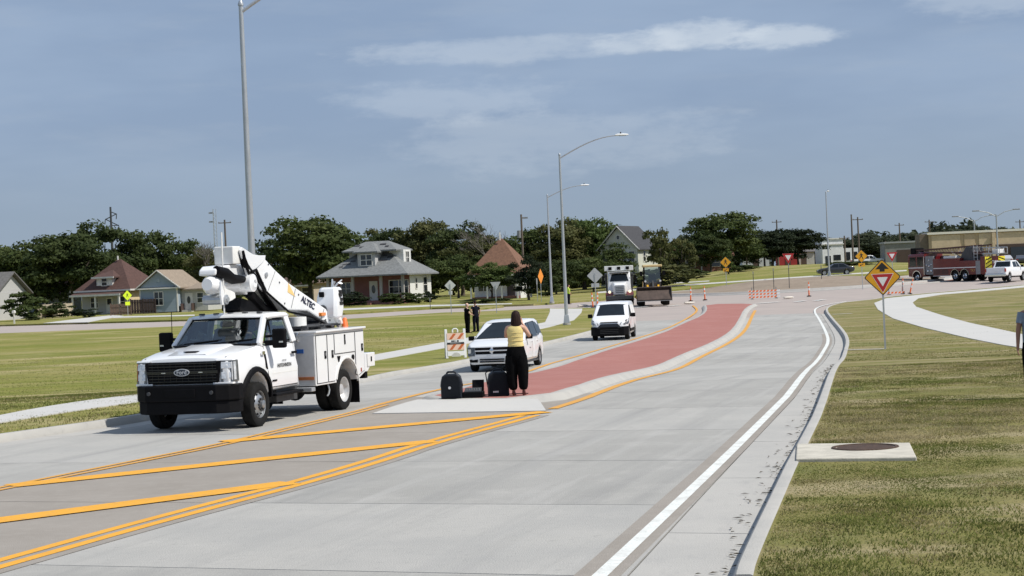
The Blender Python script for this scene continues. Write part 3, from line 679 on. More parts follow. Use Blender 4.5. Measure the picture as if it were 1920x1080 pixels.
# ================================================================== the bucket truck
def bucket_truck():
    t = thing('bucket_truck', 'white bucket truck with black grille, utility body and folded white boom', 'truck')
    wx = lerpf([(-2, .985), (.35, .985), (.75, .955), (1.0, .90)]); wz = lerpf([(.5, -.04), (.75, 0), (1.1, 0), (1.3, -.035), (1.47, -.09)])
    wf = lambda x, z: wx(x)+wz(z)
    pr = [(-1.95, .62), (-.62, .60)]+arch(0, .42, .56, 165, 15, 10)+[(.62, .62), (.80, .66), (.90, .74), (.94, .9), (.935, 1.20), (.90, 1.29), (.80, 1.335), (.3, 1.41), (-.25, 1.465), (-.42, 1.475), (-1.95, 1.475)]
    profile_body(pr, wf, r=.055, crown=.035).build('cab_body', M_white, t, smooth=38)
    # hood power dome and cowl
    MB().loft([[(x, y, z) for y, z in ((-.42*k, z0), (-.36*k, z0+.03), (.36*k, z0+.03), (.42*k, z0))] for x, z0, k in ((.78, 1.355, 1.0), (.3, 1.435, 1.05), (-.2, 1.492, 1.1))], True).build('hood_dome', M_white, t, smooth=30)
    MB().box(.52, .66, -.13, .13, 1.42, 1.436).build('hood_badge', M_black, t, bevel=.006)
    MB().hexa([(-.34, -.86, 1.485), (-.22, -.80, 1.49), (-.22, .80, 1.49), (-.34, .86, 1.485)][::1], [(-.36, -.86, 1.515), (-.24, -.80, 1.512), (-.24, .80, 1.512), (-.36, .86, 1.515)]).build('cowl_grille', M_black, t)
    # greenhouse
    A0, A1 = (-.40, .875, 1.47), (-.93, .745, 1.985); B0, B1 = (-1.86, .905, 1.47), (-1.80, .765, 1.985)
    roof_w = lambda x, z: .80+(2.05-z)*.30
    profile_body([(-1.92, 1.955), (-.98, 1.945), (-.88, 1.965), (-.90, 2.0), (-1.02, 2.035), (-1.5, 2.055), (-1.85, 2.045), (-1.95, 2.0)], roof_w, r=.045, crown=.03).build('roof', M_white, t, smooth=38)
    for s_ in (1, -1):
        f = lambda p: Vector((p[0], s_*p[1], p[2]))
        MB().bar(f(A0), f(A1), .085, .12, up=(1, 0, .4)).build('pillar', M_white, t, bevel=.02)
        MB().bar(f(B0), f(B1), .07, .20, up=(1, 0, 0)).build('pillar', M_white, t, bevel=.02)
        # side window: fixed black frame and pane
        w = [(-.56, 1.50), (-1.77, 1.50), (-1.735, 1.93), (-1.02, 1.935)]
        ins_ = inset(w[::-1], .03); wy = lambda x, z: .905-(z-1.47)*.25-.012
        fr = MB(); n = 4; ii = ins_
        for (k, off) in ((0, .004),):
            o4 = w[::-1]; fr.add([(x, s_*(wy(x, z)+off), z) for x, z in o4]+[(x, s_*(wy(x, z)+off), z) for x, z in ii], [(i, (i+1) % 4, 4+(i+1) % 4, 4+i) for i in range(4)])
        wo_ = fr.build('window_frame', M_black, t)
        MB().add([(x, s_*wy(x, z), z) for x, z in w], [(0, 1, 2, 3)]).build('pane', M_glass, wo_)
        MB().bar((-.98, s_*.862, 1.50), (-1.02, s_*.79, 1.93), .02, .03).build('window_divider', M_black, t)
        # door
        dp = [(-.60, .68), (-.52, .95), (-.50, 1.45), (-1.80, 1.45), (-1.84, 1.0), (-1.84, .68)][::-1]
        d = side_patch(dp, wf, .007, (s_,), .02).build('door', M_white, t, smooth=30, bevel=.004)
        g = MB(); q = dp
        for a, b in zip(q, q[1:]+q[:1]): g.bar((a[0], s_*(wf(*a)+.0015), a[1]), (b[0], s_*(wf(*b)+.0015), b[1]), .012, .012)
        g.build('door_gap', M_black, d)
        side_patch([(-1.78, .92), (-.66, .92), (-.66, .935), (-1.78, .935)], wf, .010, (s_,), .02).build('crease', M_whitem, d)
        MB().box(-1.76, -1.56, s_*1.0-.012, s_*1.0+.03, 1.255, 1.30).build('handle', M_black, d, bevel=.012)
        # mirror
        mr = MB().box(-.74, -.60, s_*1.17-.13, s_*1.17+.13, 1.40, 1.76).build('mirror', M_black, t, bevel=.035)
        MB().box(-.755, -.738, s_*1.17-.10, s_*1.17+.10, 1.44, 1.72).build('mirror_glass', M_chrome, mr)
        MB().bar((-.62, s_*.90, 1.50), (-.66, s_*1.06, 1.50), .07, .10).build('mirror_arm', M_black, mr); MB().bar((-.64, s_*.90, 1.62), (-.67, s_*1.06, 1.63), .04, .05).build('mirror_arm', M_black, mr)
        MB().box(-.605, -.594, s_*1.17+.06*s_-.04, s_*1.17+.06*s_+.04, 1.50, 1.53).build('marker_lamp', M_lamp, mr)
        # wheel arch flare
        fl = MB(); pts = arch(0, .42, .585, 172, 8, 14)
        rings = [[(x, s_*(wf(x, z)-.03), z), (x, s_*(wf(x, z)+.055), z), (x*1.13, s_*(wf(x, z)+.05), .42+(z-.42)*1.13), (x*1.17, s_*(wf(x, z)-.0), .42+(z-.42)*1.17)] for x, z in pts]
        fl.loft(rings, True).build('wheel_flare', M_black, t, smooth=50)
        # head lamp, C-shaped
        yo = .955; h = t
        hl = MB().hexa([(.885, s_*.735, .885), (.955, s_*.735, .885), (.895, s_*.968, .885), (.70, s_*.985, .885)], [(.885, s_*.735, 1.27), (.945, s_*.735, 1.27), (.88, s_*.955, 1.27), (.70, s_*.972, 1.27)]).build('headlight', mat('headlight_housing', (.16, .17, .18), .25, .5, var=.3, scale=14, coat=.6), t, bevel=.01)
        for z0, z1, m_ in ((1.12, 1.235, M_lamp), (.935, 1.06, M_lamp)):
            MB().hexa([(.94, s_*.755, z0), (.965, s_*.755, z0), (.915, s_*.93, z0), (.89, s_*.93, z0)], [(.94, s_*.755, z1), (.958, s_*.755, z1), (.908, s_*.925, z1), (.88, s_*.925, z1)]).build('lens', m_, hl, bevel=.015)
        MB().hexa([(.90, s_*.94, .92), (.915, s_*.945, .92), (.83, s_*.99, .92), (.81, s_*.985, .92)], [(.89, s_*.93, 1.24), (.905, s_*.935, 1.24), (.82, s_*.98, 1.24), (.80, s_*.975, 1.24)]).build('turn_lens', M_amber if s_ < 0 else M_lamp, hl)
        MB().hexa([(.92, s_*.60, .845), (.985, s_*.60, .845), (.935, s_*.965, .845), (.86, s_*.985, .845)], [(.92, s_*.60, .880), (.985, s_*.60, .880), (.935, s_*.965, .880), (.86, s_*.985, .880)]).build('headlight_trim', M_white, hl, bevel=.008)
        MB().hexa([(.90, s_*.66, 1.262), (.955, s_*.66, 1.262), (.89, s_*.965, 1.262), (.80, s_*.975, 1.262)], [(.89, s_*.64, 1.292), (.945, s_*.64, 1.292), (.875, s_*.955, 1.292), (.79, s_*.965, 1.292)]).build('headlight_trim', M_white, hl, bevel=.008)
        # running board, fender vent
        MB().box(-1.9, -.66, s_*.97-.10, s_*.97+.10, .50, .555).build('running_board', M_black, t, bevel=.015)
        side_patch([(-.50, 1.02), (-.43, 1.06), (-.43, 1.32), (-.49, 1.30)], wf, .012, (s_,), .02).build('fender_vent', M_black, t)
        MB().box(-.40, -.28, s_*.985-.02, s_*.985+.008, 1.30, 1.36).build('fender_badge', M_chrome, t)
    # windscreen
    ws = MB(); nu = 10; rows = []
    for z, x, w in ((1.495, -.40, .845), (1.74, -.66, .785), (1.965, -.905, .72)):
        rows.append([(x+.09*(1-(2*i/nu-1)**2)*(1 if z < 1.9 else .8), w*(2*i/nu-1), z) for i in range(nu+1)])
    ws.loft(rows, False, closed=False); wo_ = ws.build('windscreen', M_glass, t, smooth=40)
    bw = MB(); e = rows
    for a, b in ((e[0], e[0]), (e[2], e[2])):
        for p, q in zip(a, a[1:]): bw.bar(p, q, .05, .03)
    for i in (0, nu): bw.bar(e[0][i], e[2][i], .035, .03)
    bw.build('windscreen_seal', M_black, wo_)
    wp = MB()
    for s_ in (0.35, -.35): wp.bar((-.30, s_-.05, 1.53), (-.36, s_+.42, 1.575), .015, .02); wp.bar((-.30, s_-.25, 1.535), (-.36, s_+.5, 1.595), .012, .02)
    wp.build('wiper', M_black, t)
    # rear wall of cab with window
    MB().box(-1.95, -1.90, -.88, .88, 1.47, 1.60).build('cab_back', M_white, t)
    MB().add([(-1.90, -.72, 1.60), (-1.90, .72, 1.60), (-1.86, .68, 1.95), (-1.86, -.68, 1.95)], [(0, 1, 2, 3)]).build('rear_window', M_glass, t)
    # interior
    MB().box(-1.88, -.45, -.84, .84, 1.30, 1.478).build('cab_trim', mat('dark_interior', (.018, .018, .02), .8, var=.2), t)
    dsh = MB().hexa([(-.62, -.80, 1.47), (-.45, -.80, 1.47), (-.45, .80, 1.47), (-.62, .80, 1.47)], [(-.72, -.78, 1.585), (-.56, -.78, 1.57), (-.56, .78, 1.57), (-.72, .78, 1.585)]); dsh.build('dashboard', mat('dash_grey', (.035, .037, .04), .8, var=.2), t, bevel=.02)
    for y in (-.42, .42):
        se = MB().hexa([(-1.72, y-.27, 1.40), (-1.52, y-.27, 1.40), (-1.52, y+.27, 1.40), (-1.72, y+.27, 1.40)], [(-1.78, y-.22, 1.78), (-1.64, y-.22, 1.78), (-1.64, y+.22, 1.78), (-1.78, y+.22, 1.78)])
        se.box(-1.78, -1.66, y-.12, y+.12, 1.79, 1.92); se.build('seat', mat('grey_seat', (.075, .078, .082), .9, var=.2, scale=9), t, bevel=.04)
    sw = MB(); c = Vector((-.86, .42, 1.60)); ux = Vector((.5, 0, .86)); uy = Vector((0, 1, 0))
    sw.tube([c+(ux*math.cos(a)+uy*math.sin(a))*.19 for a in [2*math.pi*i/20 for i in range(21)]], .015, 6, False); sw.build('steering_wheel', M_black, t)
    MB().box(-.99, -.95, -.13, .13, 1.83, 1.90).build('inner_mirror', M_black, t, bevel=.01)
    for y in (-.6, -.3, 0, .3, .6): MB().box(-1.12, -1.02, y-.045, y+.045, 2.05, 2.085).build('roof_marker', M_dgrey, t, bevel=.012)
    MB().tube([(-.45, -.93, 1.45), (-.47, -.93, 2.15)], .008, 6).build('antenna', M_black, t)
    for s_ in (1, -1):
        pts = [(.86, s_*.80, 1.325), (.3, s_*.845, 1.404), (-.25, s_*.86, 1.462)]
        MB().tube(pts, .006, 5).build('hood_seam', M_dgrey, t)
    # nose: grille, logo, bumper
    gr = MB().hexa([(.90, -.70, .865), (.975, -.70, .865), (.975, .70, .865), (.90, .70, .865)], [(.86, -.76, 1.262), (.955, -.76, 1.262), (.955, .76, 1.262), (.86, .76, 1.262)]).build('grille', M_black, t, bevel=.02)
    gb = MB()
    for z in (.91, .965, 1.02, 1.125, 1.18, 1.23): gb.box(.955, .990-.02*(z-.86), -.67, .67, z-.008, z+.008)
    for y in [-.6+.12*i for i in range(11)]: gb.box(.950, .978, y-.004, y+.004, .89, 1.245)
    gb.box(.96, 1.0, -.70, .70, 1.045, 1.10)
    gb.build('grille_bar', M_blackg, gr, bevel=.004)
    for y in (-.37, .37): MB().box(.985, 1.003, y-.04, y+.04, 1.062, 1.078).build('grille_lamp', M_lamp, gr)
    lg = MB().prism([(.155*math.cos(a), 1.073+.066*math.sin(a)) for a in [2*math.pi*i/28 for i in range(28)]], YZ, .99, 1.008).build('badge_ring', M_silver, t)
    MB().prism([(.138*math.cos(a), 1.073+.052*math.sin(a)) for a in [2*math.pi*i/28 for i in range(28)]], YZ, 1.0, 1.011).build('badge_field', mat('dark_badge', (.02, .03, .06), .3, coat=.5), lg)
    text_mesh('badge_lettering', 'Ford', .105, M_silver, lg, basis((0, 1, .08), (0, .25, 1), (1.0125, 0, 1.075)) if False else basis((0, 1, 0), (0, 0, 1), (1.0125, 0, 1.075)), .001, .002)
    bp = [(.62, -1.02), (.80, -1.02), (.98, -.90), (1.10, -.70), (1.12, 0), (1.10, .70), (.98, .90), (.80, 1.02), (.62, 1.02), (.62, .95), (.80, .88), (.80, -.88), (.62, -.95)]
    bu = MB().prism(bp, XY, .555, .845).build('bumper', M_black, t, bevel=.025)
    MB().prism([(x-.035 if x > .7 else x, y*.985) for x, y in bp], XY, .33, .56).build('bumper_valance', mat('black_plastic_lower', (.006, .006, .007), .7, var=.2, spec=.12), bu, bevel=.02)
    bi = MB().box(1.08, 1.128, -.30, .30, .63, .78); bi.build('plate_recess', M_black, bu, bevel=.01)
    for y in (-.62, .62): MB().lathe([(.035, 1.10), (.035, 1.125), (.004, 1.127)], 12, 'x', (0, y, .71)).build('tow_point', M_dgrey, bu)
    # chassis
    ch = MB(); ch.box(-5.2, .6, -.45, -.36, .52, .70); ch.box(-5.2, .6, .36, .45, .52, .70)
    ch.bar((0, -.8, .42), (0, .8, .42), .14, .14); ch.bar((-3.85, -.9, .42), (-3.85, .9, .42), .18, .18); ch.ball((-3.85, 0, .42), .22); ch.box(-1.8, -.3, -.35, .35, .42, .66)
    ch.tube([(-.9, .25, .55), (-3.8, .05, .45)], .05, 8); ch.box(-2.05, -1.1, .50, .86, .36, .62); ch.box(-2.9, -2.2, -.85, -.45, .34, .62)
    ch.build('chassis', M_dgrey, t)
    for s_ in (1, -1):
        wheel(t, 0, s_*.93, .41, .24, .255, s_, M_rim, 'front')
        wheel(t, -3.85, s_*.99, .41, .23, .255, s_, M_rimw, 'dish')
        wheel(t, -3.85, s_*.73, .41, .23, .255, s_, M_rimw, 'dish')
        MB().box(-4.48, -4.455, s_*.86-.30, s_*.86+.30, .10, .62).build('mud_flap', M_black, t)
    # ---- utility body
    BX0, BX1, TOP = -2.30, -4.82, 1.60
    ub = lambda x, z: 1.16
    po = [(BX1, .72), (-4.42, .60)]+arch(-3.85, .46, .56, 12, 168, 9)+[(-3.2-1.22, .60)][:0]+[(-3.25-1.2, .60)][:0]+[]
    side = [(BX1, .70), (-4.45, .58)]+[(-3.85-.56*math.cos(R(a)), .46+.56*math.sin(R(a))) for a in range(12, 169, 13)]+[(-3.25, .58), (BX0, .58), (BX0, TOP), (BX1, TOP)]
    for s_ in (1, -1):
        ya, yb = s_*.68, s_*1.16
        bs = MB().prism(side, XZ, min(ya, yb), max(ya, yb)).build('side_compartment', M_white, t, bevel=.008)
        dz = [('tall', [(-2.34, .62), (-2.34, 1.55), (-2.86, 1.55), (-2.86, .62)]), ('tall', [(-2.89, .62), (-2.89, 1.55), (-3.22, 1.55), (-3.22, .62)]),
              ('wide', [(-3.25, 1.15), (-3.25, 1.55), (-4.30, 1.55), (-4.30, 1.15)]), ('tall', [(-4.46, .66), (-4.33, .68), (-4.33, 1.55), (-4.78, 1.55), (-4.78, .74)])]
        for kind, pd in dz:
            pd = pd if sum(a[0]*b[1]-b[0]*a[1] for a, b in zip(pd, pd[1:]+pd[:1])) > 0 else pd[::-1]
            gp = MB()
            for a, b in zip(pd, pd[1:]+pd[:1]): gp.bar((a[0], yb+s_*.001, a[1]), (b[0], yb+s_*.001, b[1]), .014, .014)
            d = side_patch(inset(pd, .008), ub, .014, (s_,), .014, step=None).build('compartment_door', M_white, t, bevel=.004)
            gp.build('door_gap', M_dgrey, d)
            cx = pd[0][0]; xs = [p[0] for p in pd]; zs = [p[1] for p in pd]
            if kind == 'tall': hx, hz, hw, hh = min(xs)+.10, 1.16 if min(xs) > -4 else 1.22, .045, .075
            else: hx, hz, hw, hh = (min(xs)+max(xs))/2, 1.42, .03, .10
            l_ = MB().box(hx-hw, hx+hw, yb+s_*.01-.012, yb+s_*.01+.018, hz-hh, hz+hh).build('latch', M_black, d, bevel=.008)
            MB().box(hx-hw*.5, hx+hw*.5, yb+s_*.026-.006, yb+s_*.026+.006, hz-hh*.2, hz+hh*.6).build('paddle', M_grey, d)
        MB().box(BX1-.03, BX0+.02, min(ya, yb+s_*.05)-.0, max(ya, yb+s_*.05), TOP+.002, TOP+.045).build('compartment_lid', M_white, t, bevel=.01)
        # fittings over the wheel: fuel filler, chock holder
        MB().prism([(-3.38, 1.10), (-3.52, 1.10), (-3.45, .98)], XZ, yb+s_*.0, yb+s_*.02).build('wheel_chock_holder', M_black, t)
        MB().lathe([(.055, s_*1.165), (.055, s_*1.185), (.004, s_*1.187)], 14, 'y', (-4.18, 0, 1.04)).build('fuel_cap', M_black, t)
        fd = MB(); pts = [(-3.85-.58*math.cos(R(a)), .46+.58*math.sin(R(a))) for a in range(8, 173, 11)]
        fd.loft([[(x, yb-s_*.02, z), (x, yb+s_*.025, z), (-3.85+(x+3.85)*1.05, yb+s_*.025, .46+(z-.46)*1.05), (-3.85+(x+3.85)*1.05, yb-s_*.02, .46+(z-.46)*1.05)] for x, z in pts], True).build('wheel_rim_trim', M_whitem, t, smooth=50)
        MB().box(-4.75, -4.58, yb, yb+s_*.02, .80, .92).build('side_marker', M_black, t) if False else None
    MB().box(BX0-.02, BX0, -.68, .68, .70, 1.20).build('headboard', M_whitem, t)
    fb = MB().box(BX0+.004, BX0+.02, .70, 1.15, .60, 1.57).build('body_front_panel', mat('shaded_white_enamel', (.50, .51, .52), .5, var=.08), t)  # front end of the white body, its shade put into the grey
    MB().box(BX0+.02, BX0+.03, .78, .93, 1.22, 1.30).build('warning_decal', mat('blue_decal', (.02, .10, .35), .4), fb)
    MB().box(BX0+.02, BX0+.035, .72, 1.13, .70, .76).build('reflector', mat('copper_reflector', (.45, .16, .06), .4, .3), fb)
    MB().tube([(BX0+.03, .82, 1.45), (BX0+.06, .82, 1.5), (BX0+.06, .82, 1.58), (BX0+.03, .82, 1.62)], .016, 8).build('grab_hook', M_chrome, fb)
    MB().box(BX0-.02, BX0+.16, .72, 1.13, .48, .56).build('step', M_galv, t, bevel=.01)
    MB().tube([(-3.0, 1.1, .58), (-3.02, 1.12, .46), (-2.98, 1.12, .38), (-2.95, 1.1, .34)], .018, 6).build('chain_hook', M_galv, t)
    MB().box(BX1, BX0-.03, -.68, .68, .90, .96).build('bed_floor', M_grey, t)
    # tail shelf
    ts = MB().prism([(-4.885, .70), (-4.885, 1.08), (-5.46, 1.08), (-5.46, .96), (-5.02, .70)], XZ, -1.14, 1.14).build('tail_shelf', M_white, t, bevel=.01)
    MB().box(-5.40, -5.0, 1.145, 1.155, .80, 1.06).build('tail_box', M_whitem, ts); MB().box(-5.22, -5.18, 1.155, 1.17, .90, 1.0).build('latch', M_black, ts)
    MB().box(-5.5, -5.46, -1.1, 1.1, .94, 1.02).build('tail_bumper', M_dgrey, ts); MB().box(-5.10, -4.95, .55, 1.1, .56, .70).build('hitch_plate', M_black, ts)
    MB().box(-4.62, -4.56, 1.161, 1.178, .72, .80).build('side_marker', M_redlens, t)
    # ---- boom
    yb = -.10
    MB().lathe([(.40, .96), (.40, 1.25), (.30, 1.30), (.28, 1.62)], 24, 'z', (-4.35, yb+.30, 0), True).build('pedestal', M_dgrey, t, smooth=30)
    tu = MB().prism([(-4.75, 1.45), (-4.05, 1.45), (-4.10, 1.72), (-4.55, 1.95), (-4.85, 1.80)], XZ, yb+.16, yb+.64).build('turret', M_dgrey, t, bevel=.02)
    lower = [(-5.02, 1.60), (-4.70, 1.52), (-3.20, 2.22), (-2.55, 2.22), (-2.06, 2.90), (-2.02, 3.05), (-2.28, 3.12), (-2.62, 2.98), (-3.0, 2.78), (-4.72, 1.92), (-5.05, 1.78)]
    lower = [(-4.86, 1.72), (-4.62, 1.66), (-3.72, 2.02), (-3.0, 2.06), (-2.10, 2.52), (-1.78, 2.86), (-1.86, 3.04), (-2.30, 3.10), (-2.62, 2.88), (-3.1, 2.60), (-4.66, 1.92), (-4.88, 1.82)]
    SK = lambda x: .17*max(0, -1.9-x)
    lb_ = MB().prism(lower, lambda u, v, w: (u, w+SK(u), v), yb-.22, yb+.22).build('lower_boom', M_white, t, bevel=.03)
    ang = math.atan2(2.62-1.93, -3.1+4.75)
    xa = (-math.cos(ang), 0, -math.sin(ang))
    xa = (-math.cos(ang), .17*math.cos(ang), -math.sin(ang)); text_mesh('boom_lettering', 'ALTEC', .17, mat('navy_decal', (.012, .016, .045), .4), lb_, basis(xa, (-math.sin(ang), .17*math.sin(ang), math.cos(ang)), (-3.72, yb+.228+SK(-3.72), 2.18)), .002, .006)
    MB().prism([(-3.02, 2.42), (-3.28, 2.32), (-3.06, 2.60)], lambda u, v, w: (u, w+SK(u), v), yb+.215, yb+.227).build('boom_logo', mat('gold_decal', (.80, .55, .22), .5), lb_)
    MB().box(-4.32, -4.10, yb+.20+SK(-4.2), yb+.27+SK(-4.2), 1.90, 1.97).build('boom_lamp', M_amber, lb_, bevel=.01)
    for x, z, r_ in ((-2.30, 2.78, .05), (-4.82, 1.72, .08)): MB().lathe([(r_, yb+.20), (r_, yb+.25), (.004, yb+.255)], 16, 'y', (x, SK(x), z)).build('pin', M_galv, lb_)
    for x0, z0, x1, z1 in ((-2.62, 2.84, -2.30, 2.40), (-3.30, 2.48, -3.12, 2.10), (-4.30, 2.04, -4.18, 1.84)): MB().bar((x0, yb+.222+SK(x0), z0), (x1, yb+.222+SK(x1), z1), .012, .012).build('weld_seam', M_grey, lb_)
    for x, z in ((-2.40, 2.98), (-2.2, 2.62), (-2.75, 2.62), (-2.9, 2.2), (-3.4, 2.36), (-4.5, 1.80)): MB().lathe([(.018, yb+.21+SK(x)), (.018, yb+.232+SK(x)), (.003, yb+.233+SK(x))], 8, 'y', (x, 0, z)).build('bolt', M_dgrey, lb_)
    MB().tube([(-2.2, yb+.27, 2.50), (-3.0, yb+.24+SK(-3), 2.03), (-3.8, yb+.24+SK(-3.8), 1.90), (-4.5, yb+.24+SK(-4.5), 1.66)], .022, 6).build('hydraulic_line', M_black, lb_, smooth=50)
    # elbow bracket
    eb = [(-1.30, 3.32), (-1.22, 3.26), (-1.50, 2.72), (-1.42, 2.52), (-1.60, 2.46), (-1.80, 2.62), (-1.86, 2.90), (-2.30, 3.06), (-2.34, 3.16), (-2.06, 3.16), (-1.78, 3.18)]
    for y in (yb+.27, yb-.27): MB().prism(eb, XZ, y-.018, y+.018).build('elbow_plate', M_white, t, bevel=.006)
    MB().lathe([(.17, yb-.36), (.17, yb+.36), (.13, yb+.37), (.09, yb+.40), (.06, yb+.40), (.055, yb+.37), (.004, yb+.37)], 24, 'y', (-1.58, 0, 2.63), True).build('elbow_hub', M_white, t, smooth=30)
    hs = MB()
    for k, (dy, w_) in enumerate(((.30, .03), (.26, .028), (.22, .03), (.33, .022))):
        hs.tube([(-1.30, yb+dy, 3.25-.04*k), (-1.36, yb+dy+.03, 2.98), (-1.52, yb+dy, 2.82+.03*k), (-1.85, yb+dy, 2.88-.06*k), (-2.2, yb+dy-.02, 2.55-.05*k), (-2.9, yb+dy-.12, 2.08)], w_, 8)
    hs.tube([(-1.9, yb+.1, 2.44), (-2.5, yb+.1, 2.12), (-3.2, yb+.1, 1.94)], .10, 8); hs.build('hose', M_black, t, smooth=40)
    # upper boom head over the cab: square arm, drum, jib winch
    ua = MB().prism([(-1.75, 2.40), (-1.75, 2.98), (-1.28, 3.0), (-.55, 2.97), (-.42, 2.90), (-.40, 2.80), (-1.2, 2.74)], XZ, yb-.20, yb+.16)
    ua.build('upper_boom', M_white, t, bevel=.03)
    MB().box(-1.36, -1.02, yb-.17, yb+.23, 3.0, 3.34).build('boom_tip_block', M_whitem, t, bevel=.02)
    MB().tube([(-1.6, yb, 2.62), (-.75, yb+.02, 2.62), (-.45, yb+.02, 2.62), (-.30, yb+.02, 2.63)], [.16, .16, .18, .11], 20).build('jib_cylinder', M_white, t, smooth=40)
    MB().tube([(-.45, yb+.14, 2.88), (-.7, yb+.20, 2.82), (-1.0, yb+.20, 2.72), (-1.5, yb+.22, 2.70)], [.10, .12, .10, .06], 12).build('hose_bundle', M_black, t, smooth=40)
    wi = MB().prism([(-.95, 2.50), (-.72, 2.54), (-.66, 2.42), (-.56, 2.40), (-.52, 2.32), (-.70, 2.27), (-.98, 2.32), (-1.12, 2.36), (-1.1, 2.46)], XZ, yb-.12, yb+.20).build('winch_bracket', M_whitem, t, bevel=.012)
    MB().prism([(-.46, 2.70), (-.42, 2.42), (-.46, 2.24), (-.56, 2.24), (-.58, 2.42)], XZ, yb+.20, yb+.24).build('winch_plate', M_white, t, bevel=.006)
    MB().lathe([(.09, yb-.2), (.09, yb+.27), (.05, yb+.28), (.05, yb+.30), (.004, yb+.30)], 16, 'y', (-.60, 0, 2.34), True).build('winch_drum', M_galv, t)
    un = MB().prism([(-1.5, 2.36), (-2.0, 2.28), (-2.9, 1.98), (-3.0, 1.92), (-2.3, 1.94), (-1.45, 2.12)], XZ, yb-.28, yb+.12).build('underboom_tray', M_black, t, bevel=.02)
    MB().box(-2.1, -2.02, yb-.32, yb+.32, 1.2, 2.06).build('boom_rest', M_dgrey, t)
    MB().tube([(-2.9, .55, 1.74), (-2.9, .55, 1.92)], .18, 16).build('beacon_drum', M_whitem, t, smooth=30)
    MB().tube([(-.60, .10, 2.07), (-.63, .10, 3.6)], .016, 8).build('whip_mast', M_whitem, t)
    cg = MB()
    for x in (-2.36, -3.2, -4.0): cg.bar((x, -1.0, 1.72), (x, 1.0, 1.72), .04, .04)
    for y in (-.9, -.5, .5, .9): cg.bar((-2.32, y, 1.74), (-4.1, y, 1.74), .03, .03)
    cg.build('cargo_rack', M_dgrey, t)
    for i in range(16):
        x, y = random.uniform(-4.1, -2.5), random.uniform(-.6, .5); MB().box(x, x+random.uniform(.1, .5), y, y+random.uniform(.05, .16), 1.3+random.uniform(0, .2), 1.7+random.uniform(0, .16)).build('stowed_gear', mat('stowed_gear', (.05, .05, .055), .7, .2, var=.6, scale=4), t, bevel=.01)
    # bucket carried at the rear
    bk = MB(); rings = []
    for z, w, o in ((1.84, .17, 0), (1.87, .22, 0), (2.05, .25, .0), (2.28, .23, .04), (2.44, .20, .08), (2.48, .16, .09)):
        rings.append([(-4.62-o+w*.85*cx, yb+.62+w*cy, z) for cx, cy in ((1, .7), (.7, 1), (-.7, 1), (-1, .7), (-1, -.7), (-.7, -1), (.7, -1), (1, -.7))])
    bk.loft(rings, True); bko = bk.build('bucket', M_white, t, smooth=25, bevel=.012)
    MB().box(-4.475, -4.44, yb+.46, yb+.58, 2.28, 2.39).build('bucket_step', M_black, bko, bevel=.02)
    MB().lathe([(.10, -4.42), (.10, -4.395), (.004, -4.393)], 20, 'x', (0, yb+.55, 2.02)).build('bucket_port', M_dgrey, bko)
    for k, (zz, xx) in enumerate(((2.38, -4.66), (2.31, -4.64), (2.22, -4.66), (2.14, -4.63))): MB().box(xx-.05-.02*k, xx+.03+.02*(k % 2), yb+.82, yb+.875, zz-.035, zz+.035).build('bucket_decal', M_ink, bko)
    kn = MB()
    for i in range(7): a = random.uniform(0, 6.3); kn.tube([(-4.72, yb+.64, 2.42), (-4.80+.08*math.cos(a), yb+.68+.08*math.sin(a), 2.56), (-4.84+.12*math.cos(a), yb+.70+.12*math.sin(a), 2.54+.05*i % .12)], .018, 6)
    kn.build('control_levers', M_galv, bko)
    MB().prism([(-5.05, 1.70), (-4.75, 1.70), (-4.55, 1.95), (-4.85, 2.0)], XZ, yb+.1, yb+.74).build('bucket_mount', M_whitem, t, bevel=.02)
    # door print
    text_mesh('door_print', 'CITY OF', .05, M_ink, t, basis((-1, 0, 0), (0, 0, 1), (-1.22, wf(-1.2, 1.1)+.014, 1.145)), .001)
    text_mesh('door_print', 'HUTCHINSON', .095, M_ink, t, basis((-1, 0, 0), (0, 0, 1), (-1.22, wf(-1.2, 1.1)+.014, 1.06)), .001, .002)
    MB().box(-.86, -.66, 1.0, 1.003, .78, .81).build('trim_badge', M_black, t)
    return t
truck = place(bucket_truck(), -5.67, 34.35, 17.5)
# its driver
def on_truck(x, y, z): return truck.matrix_basis @ Vector((x, y, z))
